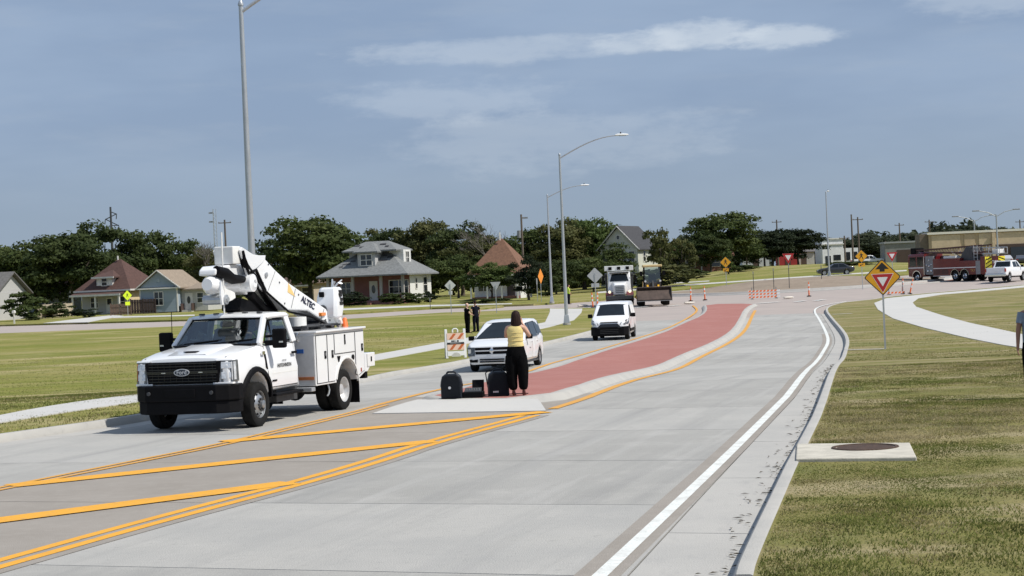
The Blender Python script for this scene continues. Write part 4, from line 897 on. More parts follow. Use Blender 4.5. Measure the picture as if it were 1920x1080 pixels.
# ================================================================== other vehicles
def minivan():
    t = thing('minivan', 'white minivan with split crossbar grille driving behind the woman', 'minivan')
    wx = lerpf([(-4.1, .86), (-3.6, .94), (-.3, .965), (.4, .94), (.72, .86), (.86, .74)]); wz = lerpf([(.25, -.05), (.5, 0), (1.0, 0), (1.08, -.03), (1.70, -.22)])
    wf = lambda x, z: wx(x)+wz(z)
    pr = [(-4.05, .42), (-3.92, .30), (-3.47, .28)]+arch(-3.08, .33, .385, 188, -8, 10)+[(-2.6, .26), (-.5, .26)]+arch(0, .33, .385, 188, -8, 10)+[(.5, .24), (.80, .26), (.86, .40), (.885, .58), (.85, .76), (.80, .88), (.45, .98), (-.10, 1.06), (-.32, 1.10), (-1.30, 1.62), (-1.62, 1.705), (-2.4, 1.745), (-3.4, 1.72), (-3.80, 1.66), (-3.98, 1.40), (-4.10, 1.05), (-4.12, .62)]
    profile_body(pr, wf, r=.075, crown=.02).build('body', M_white, t, smooth=40)
    cross_patch((-.33, 1.12), (-1.36, 1.645), .885, .715, off=.014, bulge=.05).build('windscreen', M_dglass, t, smooth=40)
    for s_ in (1, -1):
        side_patch([(-.58, 1.085), (-3.90, 1.125), (-3.72, 1.605), (-2.75, 1.645), (-1.33, 1.61)][::-1], wf, .003, (s_,), .02).build('window_surround', M_black, t)
        for nm, p in (('window', [(-.62, 1.10), (-1.72, 1.10), (-1.66, 1.60), (-1.34, 1.585)]), ('window', [(-1.80, 1.10), (-2.78, 1.10), (-2.72, 1.625), (-1.74, 1.61)]), ('window', [(-2.86, 1.10), (-3.86, 1.14), (-3.70, 1.58), (-2.80, 1.62)])):
            side_patch(p[::-1], wf, .006, (s_,), .02).build(nm, M_dglass, t, smooth=30)
        for p in ([(-.55, .38), (-.50, 1.06), (-1.72, 1.08), (-1.74, .36)], [(-1.77, .36), (-1.77, 1.08), (-2.74, 1.08), (-2.62, .60), (-2.5, .36)]):
            d = side_patch(p, wf, .006, (s_,), .02).build('door', M_white, t, smooth=30, bevel=.004)
            g = MB()
            for a, b in zip(p, p[1:]+p[:1]): g.bar((a[0], s_*(wf(*a)+.001), a[1]), (b[0], s_*(wf(*b)+.001), b[1]), .012, .012)
            g.build('door_gap', M_dgrey, d)
            hx = p[2][0]+.16; MB().box(hx-.08, hx+.08, s_*wf(hx, .95)-.01, s_*wf(hx, .95)+.03 if s_ > 0 else s_*wf(hx, .95)+.01, .93, .97).build('handle', M_white, d, bevel=.01) if s_ > 0 else None
        m = MB().box(-.72, -.56, s_*1.06-.10, s_*1.06+.10, 1.06, 1.22).build('mirror', M_black, t, bevel=.03)
        MB().bar((-.62, s_*.90, 1.09), (-.62, s_*1.0, 1.11), .05, .05).build('mirror_arm', M_black, m)
        hl = MB().hexa([(.66, s_*.60, .56), (.905, s_*.60, .56), (.850, s_*.86, .55), (.46, s_*.965, .57)], [(.60, s_*.60, .87), (.868, s_*.60, .86), (.77, s_*.90, .87), (.30, s_*.972, .90)]).build('headlight', mat('van_lamp', (.11, .12, .125), .2, .2, var=.5, scale=10, coat=.4), t, bevel=.015)
        MB().box(.74, .845, s_*.80-.05, s_*.80+.05, .66, .80).build('lens', M_lamp, hl)
        MB().hexa([(.84, s_*.52, .34), (.885, s_*.52, .34), (.82, s_*.80, .34), (.76, s_*.80, .34)], [(.84, s_*.50, .44), (.895, s_*.50, .44), (.83, s_*.82, .44), (.76, s_*.82, .44)]).build('fog_lamp_recess', M_black, t, bevel=.01)
        MB().box(-2.6, -.5, s_*.93-.03, s_*.93+.02, .22, .27).build('sill', M_dgrey, t)
        wheel(t, 0, s_*.82, .335, .22, .21, s_, M_rim, spokes=9); wheel(t, -3.08, s_*.82, .335, .22, .21, s_, M_rim, spokes=9)
        side_patch([(-1.25, .72), (-1.02, .72), (-1.02, .75), (-1.25, .75)], wf, .0165, (s_,), .005).build('door_print', M_grey, t)
    g = MB().hexa([(.82, -.58, .615), (.893, -.58, .615), (.893, .58, .615), (.82, .58, .615)], [(.80, -.60, .855), (.855, -.60, .855), (.855, .60, .855), (.80, .60, .855)]).build('grille', M_black, t, bevel=.015)
    MB().box(.84, .900, -.60, .60, .715, .755).build('crossbar', M_silver, g, bevel=.01); MB().hexa([(.85, -.035, .62), (.90, -.035, .62), (.90, .035, .62), (.85, .035, .62)], [(.83, -.035, .86), (.88, -.035, .86), (.88, .035, .86), (.83, .035, .86)]).build('crossbar', M_silver, g, bevel=.01)
    MB().lathe([(.075, .86), (.075, .905), (.05, .915), (.004, .917)], 16, 'x', (0, 0, .735)).build('emblem', M_chrome, g, smooth=30)
    for z in (.33, .41): MB().box(.85, .898, -.44, .44, z, z+.045).build('air_intake', M_black, t, bevel=.01)
    MB().box(-4.0, .75, -.7, .7, .20, .30).build('underbody', M_black, t)
    MB().box(.10, .12, -.3, .3, 1.04, 1.06).build('wiper', M_black, t) if False else None
    return t
mv = place(minivan(), -.62, 65.75, 12)

def cargo_van():
    t = thing('cargo_van', 'small white cargo van with black bumper following the minivan', 'van')
    wx = lerpf([(-4.0, .86), (-3.6, .90), (0, .915), (.4, .89), (.70, .80), (.83, .66)]); wz = lerpf([(.25, -.04), (.5, 0), (1.05, 0), (1.12, -.02), (1.80, -.15)])
    wf = lambda x, z: wx(x)+wz(z)
    pr = [(-3.78, .40), (-3.64, .30), (-3.48, .29)]+arch(-3.06, .33, .385, 188, -8, 10)+[(-2.6, .26), (-.5, .26)]+arch(0, .33, .385, 188, -8, 10)+[(.5, .24), (.74, .25), (.84, .36), (.86, .55), (.83, .76), (.74, .92), (.40, 1.06), (-.02, 1.17), (-.78, 1.66), (-1.05, 1.78), (-1.6, 1.83), (-3.5, 1.82), (-3.70, 1.78), (-3.80, 1.4), (-3.84, .9)]
    profile_body(pr, wf, r=.075, crown=.02).build('body', M_white, t, smooth=40)
    cross_patch((-.03, 1.18), (-.84, 1.70), .865, .745, off=.014, bulge=.05).build('windscreen', M_dglass, t, smooth=40)
    for s_ in (1, -1):
        for p in ([(-.42, 1.13), (-1.50, 1.13), (-1.50, 1.66), (-.98, 1.64)],): side_patch(p[::-1], wf, .006, (s_,), .02).build('window', M_dglass, t, smooth=30)
        for p in ([(-1.62, 1.13), (-2.55, 1.13), (-2.55, 1.64), (-1.62, 1.65)], [(-2.68, 1.13), (-3.6, 1.13), (-3.55, 1.62), (-2.68, 1.64)]): side_patch(p[::-1], wf, .004, (s_,), .02).build('side_panel', M_whitem, t)
        for p in ([(-.50, .36), (-.44, 1.10), (-1.53, 1.10), (-1.55, .36)], [(-1.59, .36), (-1.59, 1.10), (-2.58, 1.10), (-2.55, .36)]):
            d = side_patch(p, wf, .005, (s_,), .02).build('door', M_white, t, smooth=30)
            g = MB()
            for a, b in zip(p, p[1:]+p[:1]): g.bar((a[0], s_*(wf(*a)+.001), a[1]), (b[0], s_*(wf(*b)+.001), b[1]), .014, .014)
            g.build('door_gap', M_dgrey, d)
        side_patch([(-2.60, .38), (-.46, .38), (-.46, .52), (-2.60, .52)], wf, .014, (s_,), .02).build('side_moulding', M_black, t)
        m = MB().box(-.55, -.42, s_*1.06-.11, s_*1.06+.11, 1.08, 1.27).build('mirror', M_black, t, bevel=.03)
        MB().bar((-.46, s_*.88, 1.12), (-.46, s_*.98, 1.14), .05, .05).build('mirror_arm', M_black, m)
        hl = MB().hexa([(.50, s_*.52, .77), (.855, s_*.50, .75), (.78, s_*.78, .76), (.40, s_*.93, .78)], [(.40, s_*.60, .90), (.80, s_*.58, .86), (.60, s_*.84, 1.00), (.12, s_*.925, 1.04)]).build('headlight', mat('van_lamp', (.2,.2,.2)), t, bevel=.015)
        MB().box(.66, .70, s_*.66-.05, s_*.66+.05, .82, .88).build('lens', M_lamp, hl)
        MB().hexa([(.80, s_*.56, .36), (.862, s_*.56, .36), (.80, s_*.76, .36), (.72, s_*.76, .36)], [(.80, s_*.56, .43), (.866, s_*.56, .43), (.80, s_*.76, .43), (.72, s_*.76, .43)]).build('fog_lamp', M_grey, t)
        fl = MB(); pts = arch(0, .33, .39, 178, 2, 12)
        fl.loft([[(x, s_*(wf(x, z)-.02), z), (x, s_*(wf(x, z)+.012), z), (x*1.12, s_*(wf(x, z)+.01), .33+(z-.33)*1.12), (x*1.12, s_*(wf(x, z)-.02), .33+(z-.33)*1.12)] for x, z in pts], True).build('wheel_flare', M_black, t, smooth=50)
        wheel(t, 0, s_*.79, .335, .22, .21, s_, M_rim, spokes=8); wheel(t, -3.06, s_*.79, .335, .22, .21, s_, M_rim, spokes=8)
    bp = [(.40, -.93), (.70, -.91), (.885, -.72), (.925, -.4), (.925, .4), (.885, .72), (.70, .91), (.40, .93), (.40, .8), (.60, .5), (.60, -.5), (.40, -.8)]
    bu = MB().prism(bp, XY, .24, .66).build('bumper', M_black, t, bevel=.03)
    MB().hexa([(.80, -.62, .60), (.925, -.62, .60), (.925, .62, .60), (.80, .62, .60)], [(.78, -.42, .80), (.868, -.42, .80), (.868, .42, .80), (.78, .42, .80)]).build('grille', M_blackg, t, bevel=.015)
    MB().hexa([(.80, -.44, .86), (.828, -.44, .86), (.828, .44, .86), (.80, .44, .86)], [(.78, -.42, .895), (.808, -.42, .895), (.808, .42, .895), (.78, .42, .895)]).build('upper_grille', M_black, t)
    lp = MB()
    for z in (.34, .42, .50): MB().box(.90, .937, -.45, .45, z, z+.03).build('intake_bar', M_blackg, bu)
    MB().box(-3.7, .7, -.7, .7, .20, .30).build('underbody', M_black, t)
    return t
place(cargo_van(), 4.75, 91.2, 9)

def pickup():
    t = thing('pickup_truck', 'white crew cab pickup leaving to the right past the fire engine', 'pickup truck')
    wx = lerpf([(-5.0, .96), (-4.6, 1.0), (.4, 1.0), (.95, .9)]); wz = lerpf([(.4, -.03), (.7, 0), (1.15, 0), (1.3, -.05), (1.95, -.26)])
    wf = lambda x, z: wx(x)+wz(z)
    pr = [(-4.82, .62), (-4.3, .58)]+arch(-3.75, .42, .48, 165, 15, 9)+[(-3.2, .48), (-.6, .46)]+arch(0, .42, .48, 165, 15, 9)+[(.6, .45), (.95, .55), (.97, 1.15), (.7, 1.25), (-.3, 1.33), (-.95, 1.88), (-1.3, 1.945), (-2.55, 1.93), (-2.85, 1.35), (-2.9, 1.30), (-4.85, 1.33)]
    profile_body(pr, wf, r=.06).build('body', M_white, t, smooth=40)
    for s_ in (1, -1):
        for p in ([(-.75, 1.32), (-1.55, 1.32), (-1.55, 1.84), (-1.15, 1.83)], [(-1.63, 1.32), (-2.6, 1.32), (-2.48, 1.82), (-1.63, 1.84)]): side_patch(p[::-1], wf, .006, (s_,), .02).build('window', M_dglass, t)
        MB().box(-4.88, -4.70, s_*.93-.06, s_*.93+.06, .92, 1.25).build('tail_lamp', M_redlens, t, bevel=.02)
        MB().box(-.75, -.6, s_*1.12-.12, s_*1.12+.12, 1.28, 1.48).build('mirror', M_black, t, bevel=.03)
        wheel(t, 0, s_*.86, .41, .26, .26, s_, M_rim, spokes=6); wheel(t, -3.75, s_*.86, .41, .26, .26, s_, M_rim, spokes=6)
        fl = MB()
    MB().add([(-2.845, -.72, 1.40), (-2.845, .72, 1.40), (-2.59, .66, 1.86), (-2.59, -.66, 1.86)], [(0, 1, 2, 3)]).build('rear_window', M_dglass, t)
    MB().box(-4.875, -4.84, -.82, .82, .80, 1.31).build('tailgate', M_white, t, bevel=.02)
    MB().box(-5.02, -4.80, -.98, .98, .52, .72).build('rear_bumper', M_chrome, t, bevel=.03)
    MB().box(-4.7, .8, -.8, .8, .36, .5).build('underbody', M_black, t)
    MB().box(-4.89, -4.87, -.2, .2, .86, .98).build('plate', M_refw, t)
    return t
pk = place(pickup(), 0, 0, 0); q = G(1868, 531); pk.location = (q.x+2.6, q.y-1.0, q.z); pk.rotation_euler = (0, 0, R(-38))
pk.location = on(q.x+2.7, q.y+4.1); pk.rotation_euler = (0, 0, R(56))

def dump_truck():
    t = thing('dump_truck', 'white heavy dump truck with chrome nose and lit lamps beside the loader', 'truck')
    hood = lambda x, z: lerpf([(-1.5, .72), (0, .62), (.9, .50)])(x)-(.05 if z > 1.75 else 0)
    profile_body([(-.7, .95), (.85, .95), (.98, 1.1), (1.0, 1.75), (.88, 1.88), (-.3, 2.05), (-.7, 2.06)], hood, r=.08).build('hood', M_white, t, smooth=40)
    cabw = lambda x, z: 1.02-(z-1.2)*.06
    profile_body([(-2.0, .90), (-.68, .90), (-.68, 2.02), (-.92, 2.82), (-1.1, 2.92), (-2.0, 2.92)], cabw, r=.08).build('cab', M_white, t, smooth=40)
    cross_patch((-.69, 2.10), (-.90, 2.74), .88, .82, off=.015, bulge=.06).build('windscreen', M_dglass, t, smooth=40)
    MB().box(-.90, -.55, -.85, .85, 2.80, 2.90).build('sun_visor', M_dgrey, t, bevel=.02)
    MB().box(.96, 1.03, -.40, .40, 1.0, 1.80).build('grille', M_galv, t, bevel=.03)
    for z in (1.15, 1.3, 1.45, 1.6): MB().box(1.02, 1.045, -.34, .34, z, z+.05).build('grille_bar', M_dgrey, t)
    MB().box(.85, 1.15, -1.15, 1.15, .55, .90).build('bumper', M_dgrey, t, bevel=.04)
    for s_ in (1, -1):
        fd = MB(); pts = arch(0, .52, .62, 185, -5, 10)
        fd.loft([[(x, s_*.60, z), (x, s_*1.18, z), (x*1.05, s_*1.18, .52+(z-.52)*1.06), (x*1.05, s_*.58, .52+(z-.52)*1.15)] for x, z in pts], True).build('fender', mat('maroon_fender', (.10, .015, .018), .4, coat=.4), t, smooth=50)
        MB().lathe([(.12, .68), (.12, .80), (.09, .83), (.004, .84)], 16, 'x', (0, s_*.86, 1.22)).build('headlight', mat('lit_lamp', (.9, .85, .7), .2, emit=(1.0, .80, .50)), t)
        side_patch([(-1.75, 2.05), (-.85, 2.05), (-1.0, 2.70), (-1.75, 2.72)], cabw, .008, (s_,), .02).build('window', M_dglass, t)
        m = MB().box(-.75, -.60, s_*1.38-.10, s_*1.38+.10, 1.95, 2.60).build('mirror', M_black, t, bevel=.02)
        MB().bar((-.75, s_*1.0, 2.55), (-.70, s_*1.38, 2.55), .04, .04).build('mirror_arm', M_black, m)
        MB().tube([(-2.15, s_*.95, .9), (-2.15, s_*.95, 3.15)], .07, 10).build('exhaust_stack', M_chrome, t, smooth=40)
        wheel(t, 0, s_*.98, .52, .30, .29, s_, M_rimw, 'front')
        for x in (-4.3, -5.65): wheel(t, x, s_*.95, .52, .55, .29, s_, M_rimw, 'dish')
    bd = MB().hexa([(-6.6, -1.15, 1.15), (-2.35, -1.15, 1.15), (-2.35, 1.15, 1.15), (-6.6, 1.15, 1.15)], [(-6.8, -1.25, 2.75), (-2.3, -1.25, 2.75), (-2.3, 1.25, 2.75), (-6.8, 1.25, 2.75)]).build('dump_body', M_dgrey, t, bevel=.03)
    MB().box(-2.6, -1.55, -1.25, 1.25, 3.0, 3.42).build('cab_shield', M_whitem, t, bevel=.03)
    MB().bar((-2.3, -1.0, 2.5), (-2.3, -1.0, 3.1), .1, .1).build('shield_post', M_dgrey, t); MB().bar((-2.3, 1.0, 2.5), (-2.3, 1.0, 3.1), .1, .1).build('shield_post', M_dgrey, t)
    for y in (-.75, .0, .75): MB().box(-1.57, -1.50, y-.14, y+.14, 3.08, 3.34).build('shield_lamp', M_black, t)
    MB().box(-6.6, .6, -.45, .45, .60, .95).build('chassis', M_dgrey, t)
    MB().box(.7, 1.05, -.9, .9, .4, .6).build('front_step', M_black, t)
    return t
q = at(1163, 570, 160); place(dump_truck(), q.x, q.y, 3)

def wheel_loader():
    t = thing('wheel_loader', 'yellow wheel loader with wide dark bucket in front of its cab', 'loader')
    yl = mat('loader_yellow', (.62, .34, .02), .5, var=.12, scale=3)
    stl = mat('worn_bucket_steel', (.055, .042, .036), .6, .4, var=.35, scale=3)
    body = MB().hexa([(-4.6, -.8, .9), (-1.6, -.8, .9), (-1.6, .8, .9), (-4.6, .8, .9)], [(-4.5, -.7, 2.0), (-1.6, -.75, 2.15), (-1.6, .75, 2.15), (-4.5, .7, 2.0)]).build('rear_body', yl, t, bevel=.08)
    MB().box(-1.5, .6, -.55, .55, .75, 1.6).build('front_frame', yl, t, bevel=.05)
    cab = MB()
    for x, y in ((-1.55, -.72), (-1.55, .72), (-.25, -.72), (-.25, .72)): MB().bar((x, y, 1.5), (x*.98, y*.94, 3.25), .10, .10).build('cab_post', M_black, t)
    MB().box(-1.75, -.1, -.82, .82, 3.22, 3.42).build('cab_roof', mat('loader_cream', (.55, .42, .20), .5, var=.1), t, bevel=.06)
    MB().box(-1.6, -.2, -.76, .76, 1.5, 1.95).build('cab_base', M_dgrey, t, bevel=.03)
    g = MB(); g.add([(-.24, -.66, 1.96), (-.24, .66, 1.96), (-.26, .62, 3.2), (-.26, -.62, 3.2)], [(0, 1, 2, 3)]); g.build('windscreen', M_glass, t)
    for s_ in (1, -1):
        MB().add([(-.3, s_*.70, 1.96), (-1.5, s_*.70, 1.96), (-1.5, s_*.66, 3.2), (-.3, s_*.66, 3.2)], [(0, 1, 2, 3)]).build('window', M_glass, t)
        wheel(t, -.1, s_*1.02, .72, .58, .38, s_, yl, 'front'); wheel(t, -3.2, s_*1.02, .72, .58, .38, s_, yl, 'front')
        MB().bar((-.5, s_*.45, 1.75), (1.35, s_*.45, .75), .16, .30).build('lift_arm', yl, t, bevel=.02)
        MB().box(-.15, -.05, s_*.95-.12, s_*.95+.12, 2.5, 2.9).build('mirror', M_black, t)
        MB().lathe([(.09, -.2), (.09, -.1), (.004, -.09)], 12, 'x', (0, s_*.62, 2.05)).build('work_lamp', M_lamp, t)
        MB().box(-.7, .5, s_*1.02-.33, s_*1.02+.33, 1.5, 1.56).build('mudguard', yl, t, bevel=.02)
    MB().bar((-.3, 0, 2.0), (1.2, 0, 1.2), .14, .22).build('tilt_link', M_dgrey, t)
    MB().box(-1.2, -.85, -.3, .3, 1.6, 2.6).build('seat', M_black, t, bevel=.06)
    # bucket: curved shell with ends and cutting edge
    pf = [(1.35, 1.62), (1.15, 1.35), (1.12, .95), (1.28, .62), (1.62, .48), (2.35, .46), (2.36, .52), (1.66, .55), (1.36, .68), (1.22, .97), (1.25, 1.32), (1.42, 1.56)]
    bk = MB().prism(pf, XZ, -1.42, 1.42).build('bucket', stl, t, smooth=30)
    fr_ = MB().box(1.35, 1.42, -1.42, 1.42, .95, 1.62)
    for s_ in (1, -1): MB().prism([(1.35, 1.60), (1.15, 1.35), (1.12, .95), (1.28, .62), (1.62, .48), (2.36, .47), (2.2, .8), (1.75, 1.35)], XZ, s_*1.40, s_*1.45).build('bucket_side', stl, bk)
    MB().box(2.25, 2.45, -1.45, 1.45, .43, .475).build('cutting_edge', M_grey, bk)
    MB().prism([(1.36, .70), (2.30, .54), (2.28, .60), (1.42, 1.30)], XZ, -1.38, 1.38).build('bucket_load_plate', mat('bucket_inside', (.075, .052, .042), .75, .2, var=.35, scale=2), bk)
    return t
q = at(1226, 572, 156); place(wheel_loader(), q.x, q.y, 2)

def fire_engine():
    t = thing('fire_engine', 'dark red ladder fire engine with yellow chevron tail crossing the roundabout', 'fire engine')
    rd = mat('fire_red', (.135, .008, .010), .3, var=.08, scale=2, coat=.6); rd2 = mat('fire_red_dark', (.055, .006, .008), .4, var=.15, coat=.4)
    lim = mat('chevron_yellow', (.80, .68, .05), .4); sil = M_galv
    L = 11.5
    profile_body([(9.2, .55), (9.75, .55)]+arch(10.2, .52, .58, 180, 0, 8)+[(10.85, .55), (11.5, .60), (11.6, 1.5), (11.5, 2.75), (11.3, 2.85), (9.0, 2.85), (9.0, .55)], lambda x, z: 1.22, r=.08).build('cab', rd, t, smooth=40)
    MB().add([(11.63, -1.0, 1.65), (11.63, 1.0, 1.65), (11.55, 1.0, 2.6), (11.55, -1.0, 2.6)], [(0, 1, 2, 3)]).build('windscreen', M_dglass, t)
    for s_ in (1, -1):
        side_patch([(10.3, 1.6), (11.3, 1.6), (11.25, 2.55), (10.3, 2.55)], lambda x, z: 1.22, .008, (s_,), .02).build('window', M_dglass, t)
        side_patch([(9.2, 1.6), (10.1, 1.6), (10.1, 2.55), (9.2, 2.55)], lambda x, z: 1.22, .008, (s_,), .02).build('window', M_dglass, t)
        side_patch([(9.05, 1.42), (11.5, 1.42), (11.5, 1.52), (9.05, 1.52)], lambda x, z: 1.22, .010, (s_,), .02).build('stripe', M_refw, t)
        MB().bar((9.0, s_*1.25, .7), (9.0, s_*1.25, 2.6), .06, .06).build('grab_rail', M_chrome, t)
        fa = MB(); pts = arch(10.2, .52, .62, 180, 0, 12); fa.loft([[(x, s_*1.2, z), (x, s_*1.28, z), (10.2+(x-10.2)*1.1, s_*1.28, .52+(z-.52)*1.1), (10.2+(x-10.2)*1.1, s_*1.2, .52+(z-.52)*1.1)] for x, z in pts], True).build('wheel_trim', M_chrome, t)
        wheel(t, 10.2, s_*1.05, .54, .32, .30, s_, M_chrome, 'front')
        for x in (4.35, 2.95):
            wheel(t, x, s_*.98, .54, .52, .30, s_, M_chrome, 'front')
            fa = MB(); pts = arch(x, .54, .62, 175, 5, 12); fa.loft([[(px_, s_*1.2, z), (px_, s_*1.29, z), (x+(px_-x)*1.1, s_*1.29, .54+(z-.54)*1.1), (x+(px_-x)*1.1, s_*1.2, .54+(z-.54)*1.1)] for px_, z in pts], True).build('wheel_trim', M_chrome, t)
        # pump panel
        pp = MB().box(7.7, 8.95, s_*1.05-.1, s_*1.05+.1, .75, 2.6).build('pump_panel', M_grey, t)
        for (x, z, r_) in ((8.0, 1.1, .12), (8.5, 1.1, .12), (8.3, 1.6, .10), (8.7, 1.7, .08), (7.95, 1.75, .08), (8.3, 2.2, .07)): MB().lathe([(r_, s_*1.15), (r_, s_*1.22), (r_*.4, s_*1.27), (.004, s_*1.27)], 12, 'y', (x, 0, z)).build('outlet', M_chrome, pp)
        # side lockers
        side = [(.6, .62), (2.2, .62)]+arch(2.95, .54, .70, 175, 40, 6)+arch(4.35, .54, .70, 140, 5, 6)+[(5.2, .62), (7.65, .62), (7.65, 2.28), (3.6, 2.28), (3.6, 2.0), (.6, 2.0)]
        lk = MB().prism(side, XZ, min(s_*.7, s_*1.24), max(s_*.7, s_*1.24)).build('side_locker', rd, t, bevel=.02)
        side_patch([(.65, 1.30), (7.6, 1.30), (7.6, 1.38), (.65, 1.38)], lambda x, z: 1.24, .004, (s_,), .01).build('stripe', M_refw, t)
        for x0, x1 in ((5.35, 6.4), (6.5, 7.55)): side_patch([(x0, .72), (x1, .72), (x1, 1.25), (x0, 1.25)], lambda x, z: 1.24, .006, (s_,), .01).build('locker_shutter', rd2, t)
        side_patch([(.65, .64), (1.30, .64), (1.30, 1.95), (.65, 1.95)], lambda x, z: 1.24, .006, (s_,), .01).build('locker_shutter', M_grey, t)
        text_mesh('number', 'TK3', .36, mat('gold_number', (.6, .35, .1), .4), t, basis((-s_, 0, 0), (0, 0, 1), (1.75, s_*1.255, 1.02)), .002)
        MB().box(5.2, 7.65, s_*1.24-.04, s_*1.24+.04, .55, .62).build('rub_rail', M_galv, t)
    # tail with chevrons
    tl = MB().box(-.05, .6, -1.24, 1.24, .62, 2.35).build('tail', rd, t, bevel=.02)
    for s_ in (1, -1):
        pn = MB().box(-.10, -.05, min(s_*.42, s_*1.24), max(s_*.42, s_*1.24), .70, 2.30).build('chevron_panel', lim, tl)
        for k in range(4):
            z0 = .80+k*.38; MB().prism([(s_*.44, min(z0+.34, 2.18)), (s_*.44, min(z0+.44, 2.28)), (s_*1.22, min(z0+.08, 2.2)), (s_*1.22, max(.72, z0-.02))], YZ, -.112, -.10).build('chevron_stripe', M_black, pn)
    text_mesh('number', 'TK3', .40, M_refw, tl, basis((0, -1, 0), (0, 0, 1), (-.07, 0, 1.75)), .004, .01)
    MB().box(-.5, 0, -1.15, 1.15, .55, .64).build('tail_step', M_galv, t)
    MB().box(.2, 9.3, -.7, .7, .6, 1.9).build('core', M_dgrey, t)
    # ladder lying on top, raked to the rear
    ld = MB().hexa([(1.2, -.62, 2.55), (10.9, -.45, 2.95), (10.9, .45, 2.95), (1.2, .62, 2.55)], [(1.2, -.62, 2.62), (10.9, -.45, 3.02), (10.9, .45, 3.02), (1.2, .62, 2.62)]).build('ladder_bed', rd2, t)
    for s_ in (1, -1):
        MB().bar((1.0, s_*.62, 3.45), (11.4, s_*.45, 3.22), .07, .12).build('ladder_rail', rd2, t); MB().bar((1.0, s_*.62, 2.75), (11.4, s_*.45, 2.98), .07, .12).build('ladder_rail', rd2, t)
    for i in range(24):
        x = 1.2+i*.42; w = .62-.17*(x-1)/10.4; zt = 3.45-.23*(x-1)/10.4; zb = 2.75+.23*(x-1)/10.4
        MB().bar((x, -w, zb), (x, w, zb), .05, .05).build('rung', rd2, t)
        if i % 2 == 0:
            for s_ in (1, -1): MB().bar((x, s_*w, zb), (x+.42, s_*w, zt), .04, .04).build('ladder_brace', rd2, t)
    MB().prism([(2.2, 2.0), (4.2, 2.0), (3.9, 2.6), (3.2, 3.35), (2.4, 3.3)], XZ, -.75, .75).build('turntable', M_dgrey, t, bevel=.03)
    for s_ in (1, -1):
        MB().bar((3.9, s_*.55, 2.2), (5.6, s_*.5, 2.9), .14, .14).build('lift_ram', M_chrome, t)
        MB().bar((1.5, s_*.8, 2.0), (1.5, s_*.8, 3.45), .05, .05).build('rear_post', M_galv, t); MB().bar((2.0, s_*.8, 2.0), (2.0, s_*.8, 3.45), .05, .05).build('rear_post', M_galv, t)
        for z in (2.3, 2.6, 2.9, 3.2): MB().bar((1.5, s_*.8, z), (2.0, s_*.8, z), .04, .04).build('step_rung', M_galv, t)
        MB().bar((-1.3, s_*.5, 2.55), (1.1, s_*.55, 2.6), .06, .10).build('basket_rail', M_galv, t); MB().bar((-1.3, s_*.5, 3.15), (1.1, s_*.55, 3.2), .06, .08).build('basket_rail', M_galv, t)
    for x in (-1.3, -.8, -.3, .2): MB().bar((x, -.5, 2.55), (x, -.5, 3.15), .05, .05).build('basket_post', M_galv, t); MB().bar((x, .5, 2.55), (x, .5, 3.15), .05, .05).build('basket_post', M_galv, t)
    MB().box(-1.0, -.2, -.4, .4, 2.60, 3.0).build('monitor_box', M_refw, t, bevel=.02)
    MB().box(11.1, 11.9, -.55, .55, 2.6, 3.5).build('ladder_tip_box', M_black, t, bevel=.04)
    MB().box(4.5, 6.3, .5, 1.0, 2.29, 2.52).build('hose_cover', M_refw, t, bevel=.03)
    MB().box(9.8, 10.1, -1.0, 1.0, 2.87, 3.02).build('light_bar', mat('dark_lightbar', (.05, .02, .05), .2, coat=1), t, bevel=.02)
    return t
fe = fire_engine(); a_ = at(1866, 520, 181); b_ = at(1704, 520, 186); dv = (b_-a_).xy
fe.location = on(a_.x, a_.y); fe.rotation_euler = (0, 0, R(117))
FE_LEN = dv.length

def sedan(name, label, col, cat='car', group=None):
    t = thing(name, label, cat, group=group); pm_ = mat(name+'_paint_%d' % int(col[0]*1000), col, .3, coat=.5, var=.03)
    wf = lambda x, z: lerpf([(-3.7, .78), (-3.2, .88), (.3, .88), (.85, .72)])(x)+lerpf([(.3, -.04), (.5, 0), (.9, 0), (1.42, -.26)])(z)
    pr = [(-3.65, .42), (-3.2, .24)]+arch(-2.75, .32, .37, 188, -8, 8)+[(-2.3, .22), (-.45, .22)]+arch(0, .32, .37, 188, -8, 8)+[(.45, .22), (.8, .28), (.9, .52), (.82, .70), (.2, .86), (-.45, .94), (-1.15, 1.36), (-1.7, 1.45), (-2.4, 1.40), (-3.1, 1.02), (-3.65, .98), (-3.75, .7)]
    profile_body(pr, wf, r=.07).build('body', pm_, t, smooth=40)
    for s_ in (1, -1):
        side_patch([(-.75, .95), (-1.75, .95), (-1.75, 1.36), (-1.22, 1.33)][::-1], wf, .006, (s_,), .02).build('window', M_dglass, t)
        side_patch([(-1.82, .95), (-2.85, .98), (-2.42, 1.33), (-1.82, 1.36)][::-1], wf, .006, (s_,), .02).build('window', M_dglass, t)
        wheel(t, 0, s_*.77, .325, .21, .21, s_, M_rim); wheel(t, -2.75, s_*.77, .325, .21, .21, s_, M_rim)
        MB().box(.72, .84, s_*.62-.12, s_*.62+.12, .56, .68).build('headlight', M_lamp, t, bevel=.02)
        MB().box(-3.74, -3.66, s_*.62-.14, s_*.62+.14, .72, .86).build('tail_lamp', M_redlens, t, bevel=.02)
    cross_patch((-.48, .97), (-1.13, 1.35), .74, .60, off=.012).build('windscreen', M_dglass, t)
    return t
c1 = sedan('parked_car', 'dark grey sedan on the far side street behind the bare light pole', (.03, .033, .04))
q = at(1545, 514, 232); c1.location = on(q.x, q.y, K); c1.rotation_euler = (0, 0, R(176))
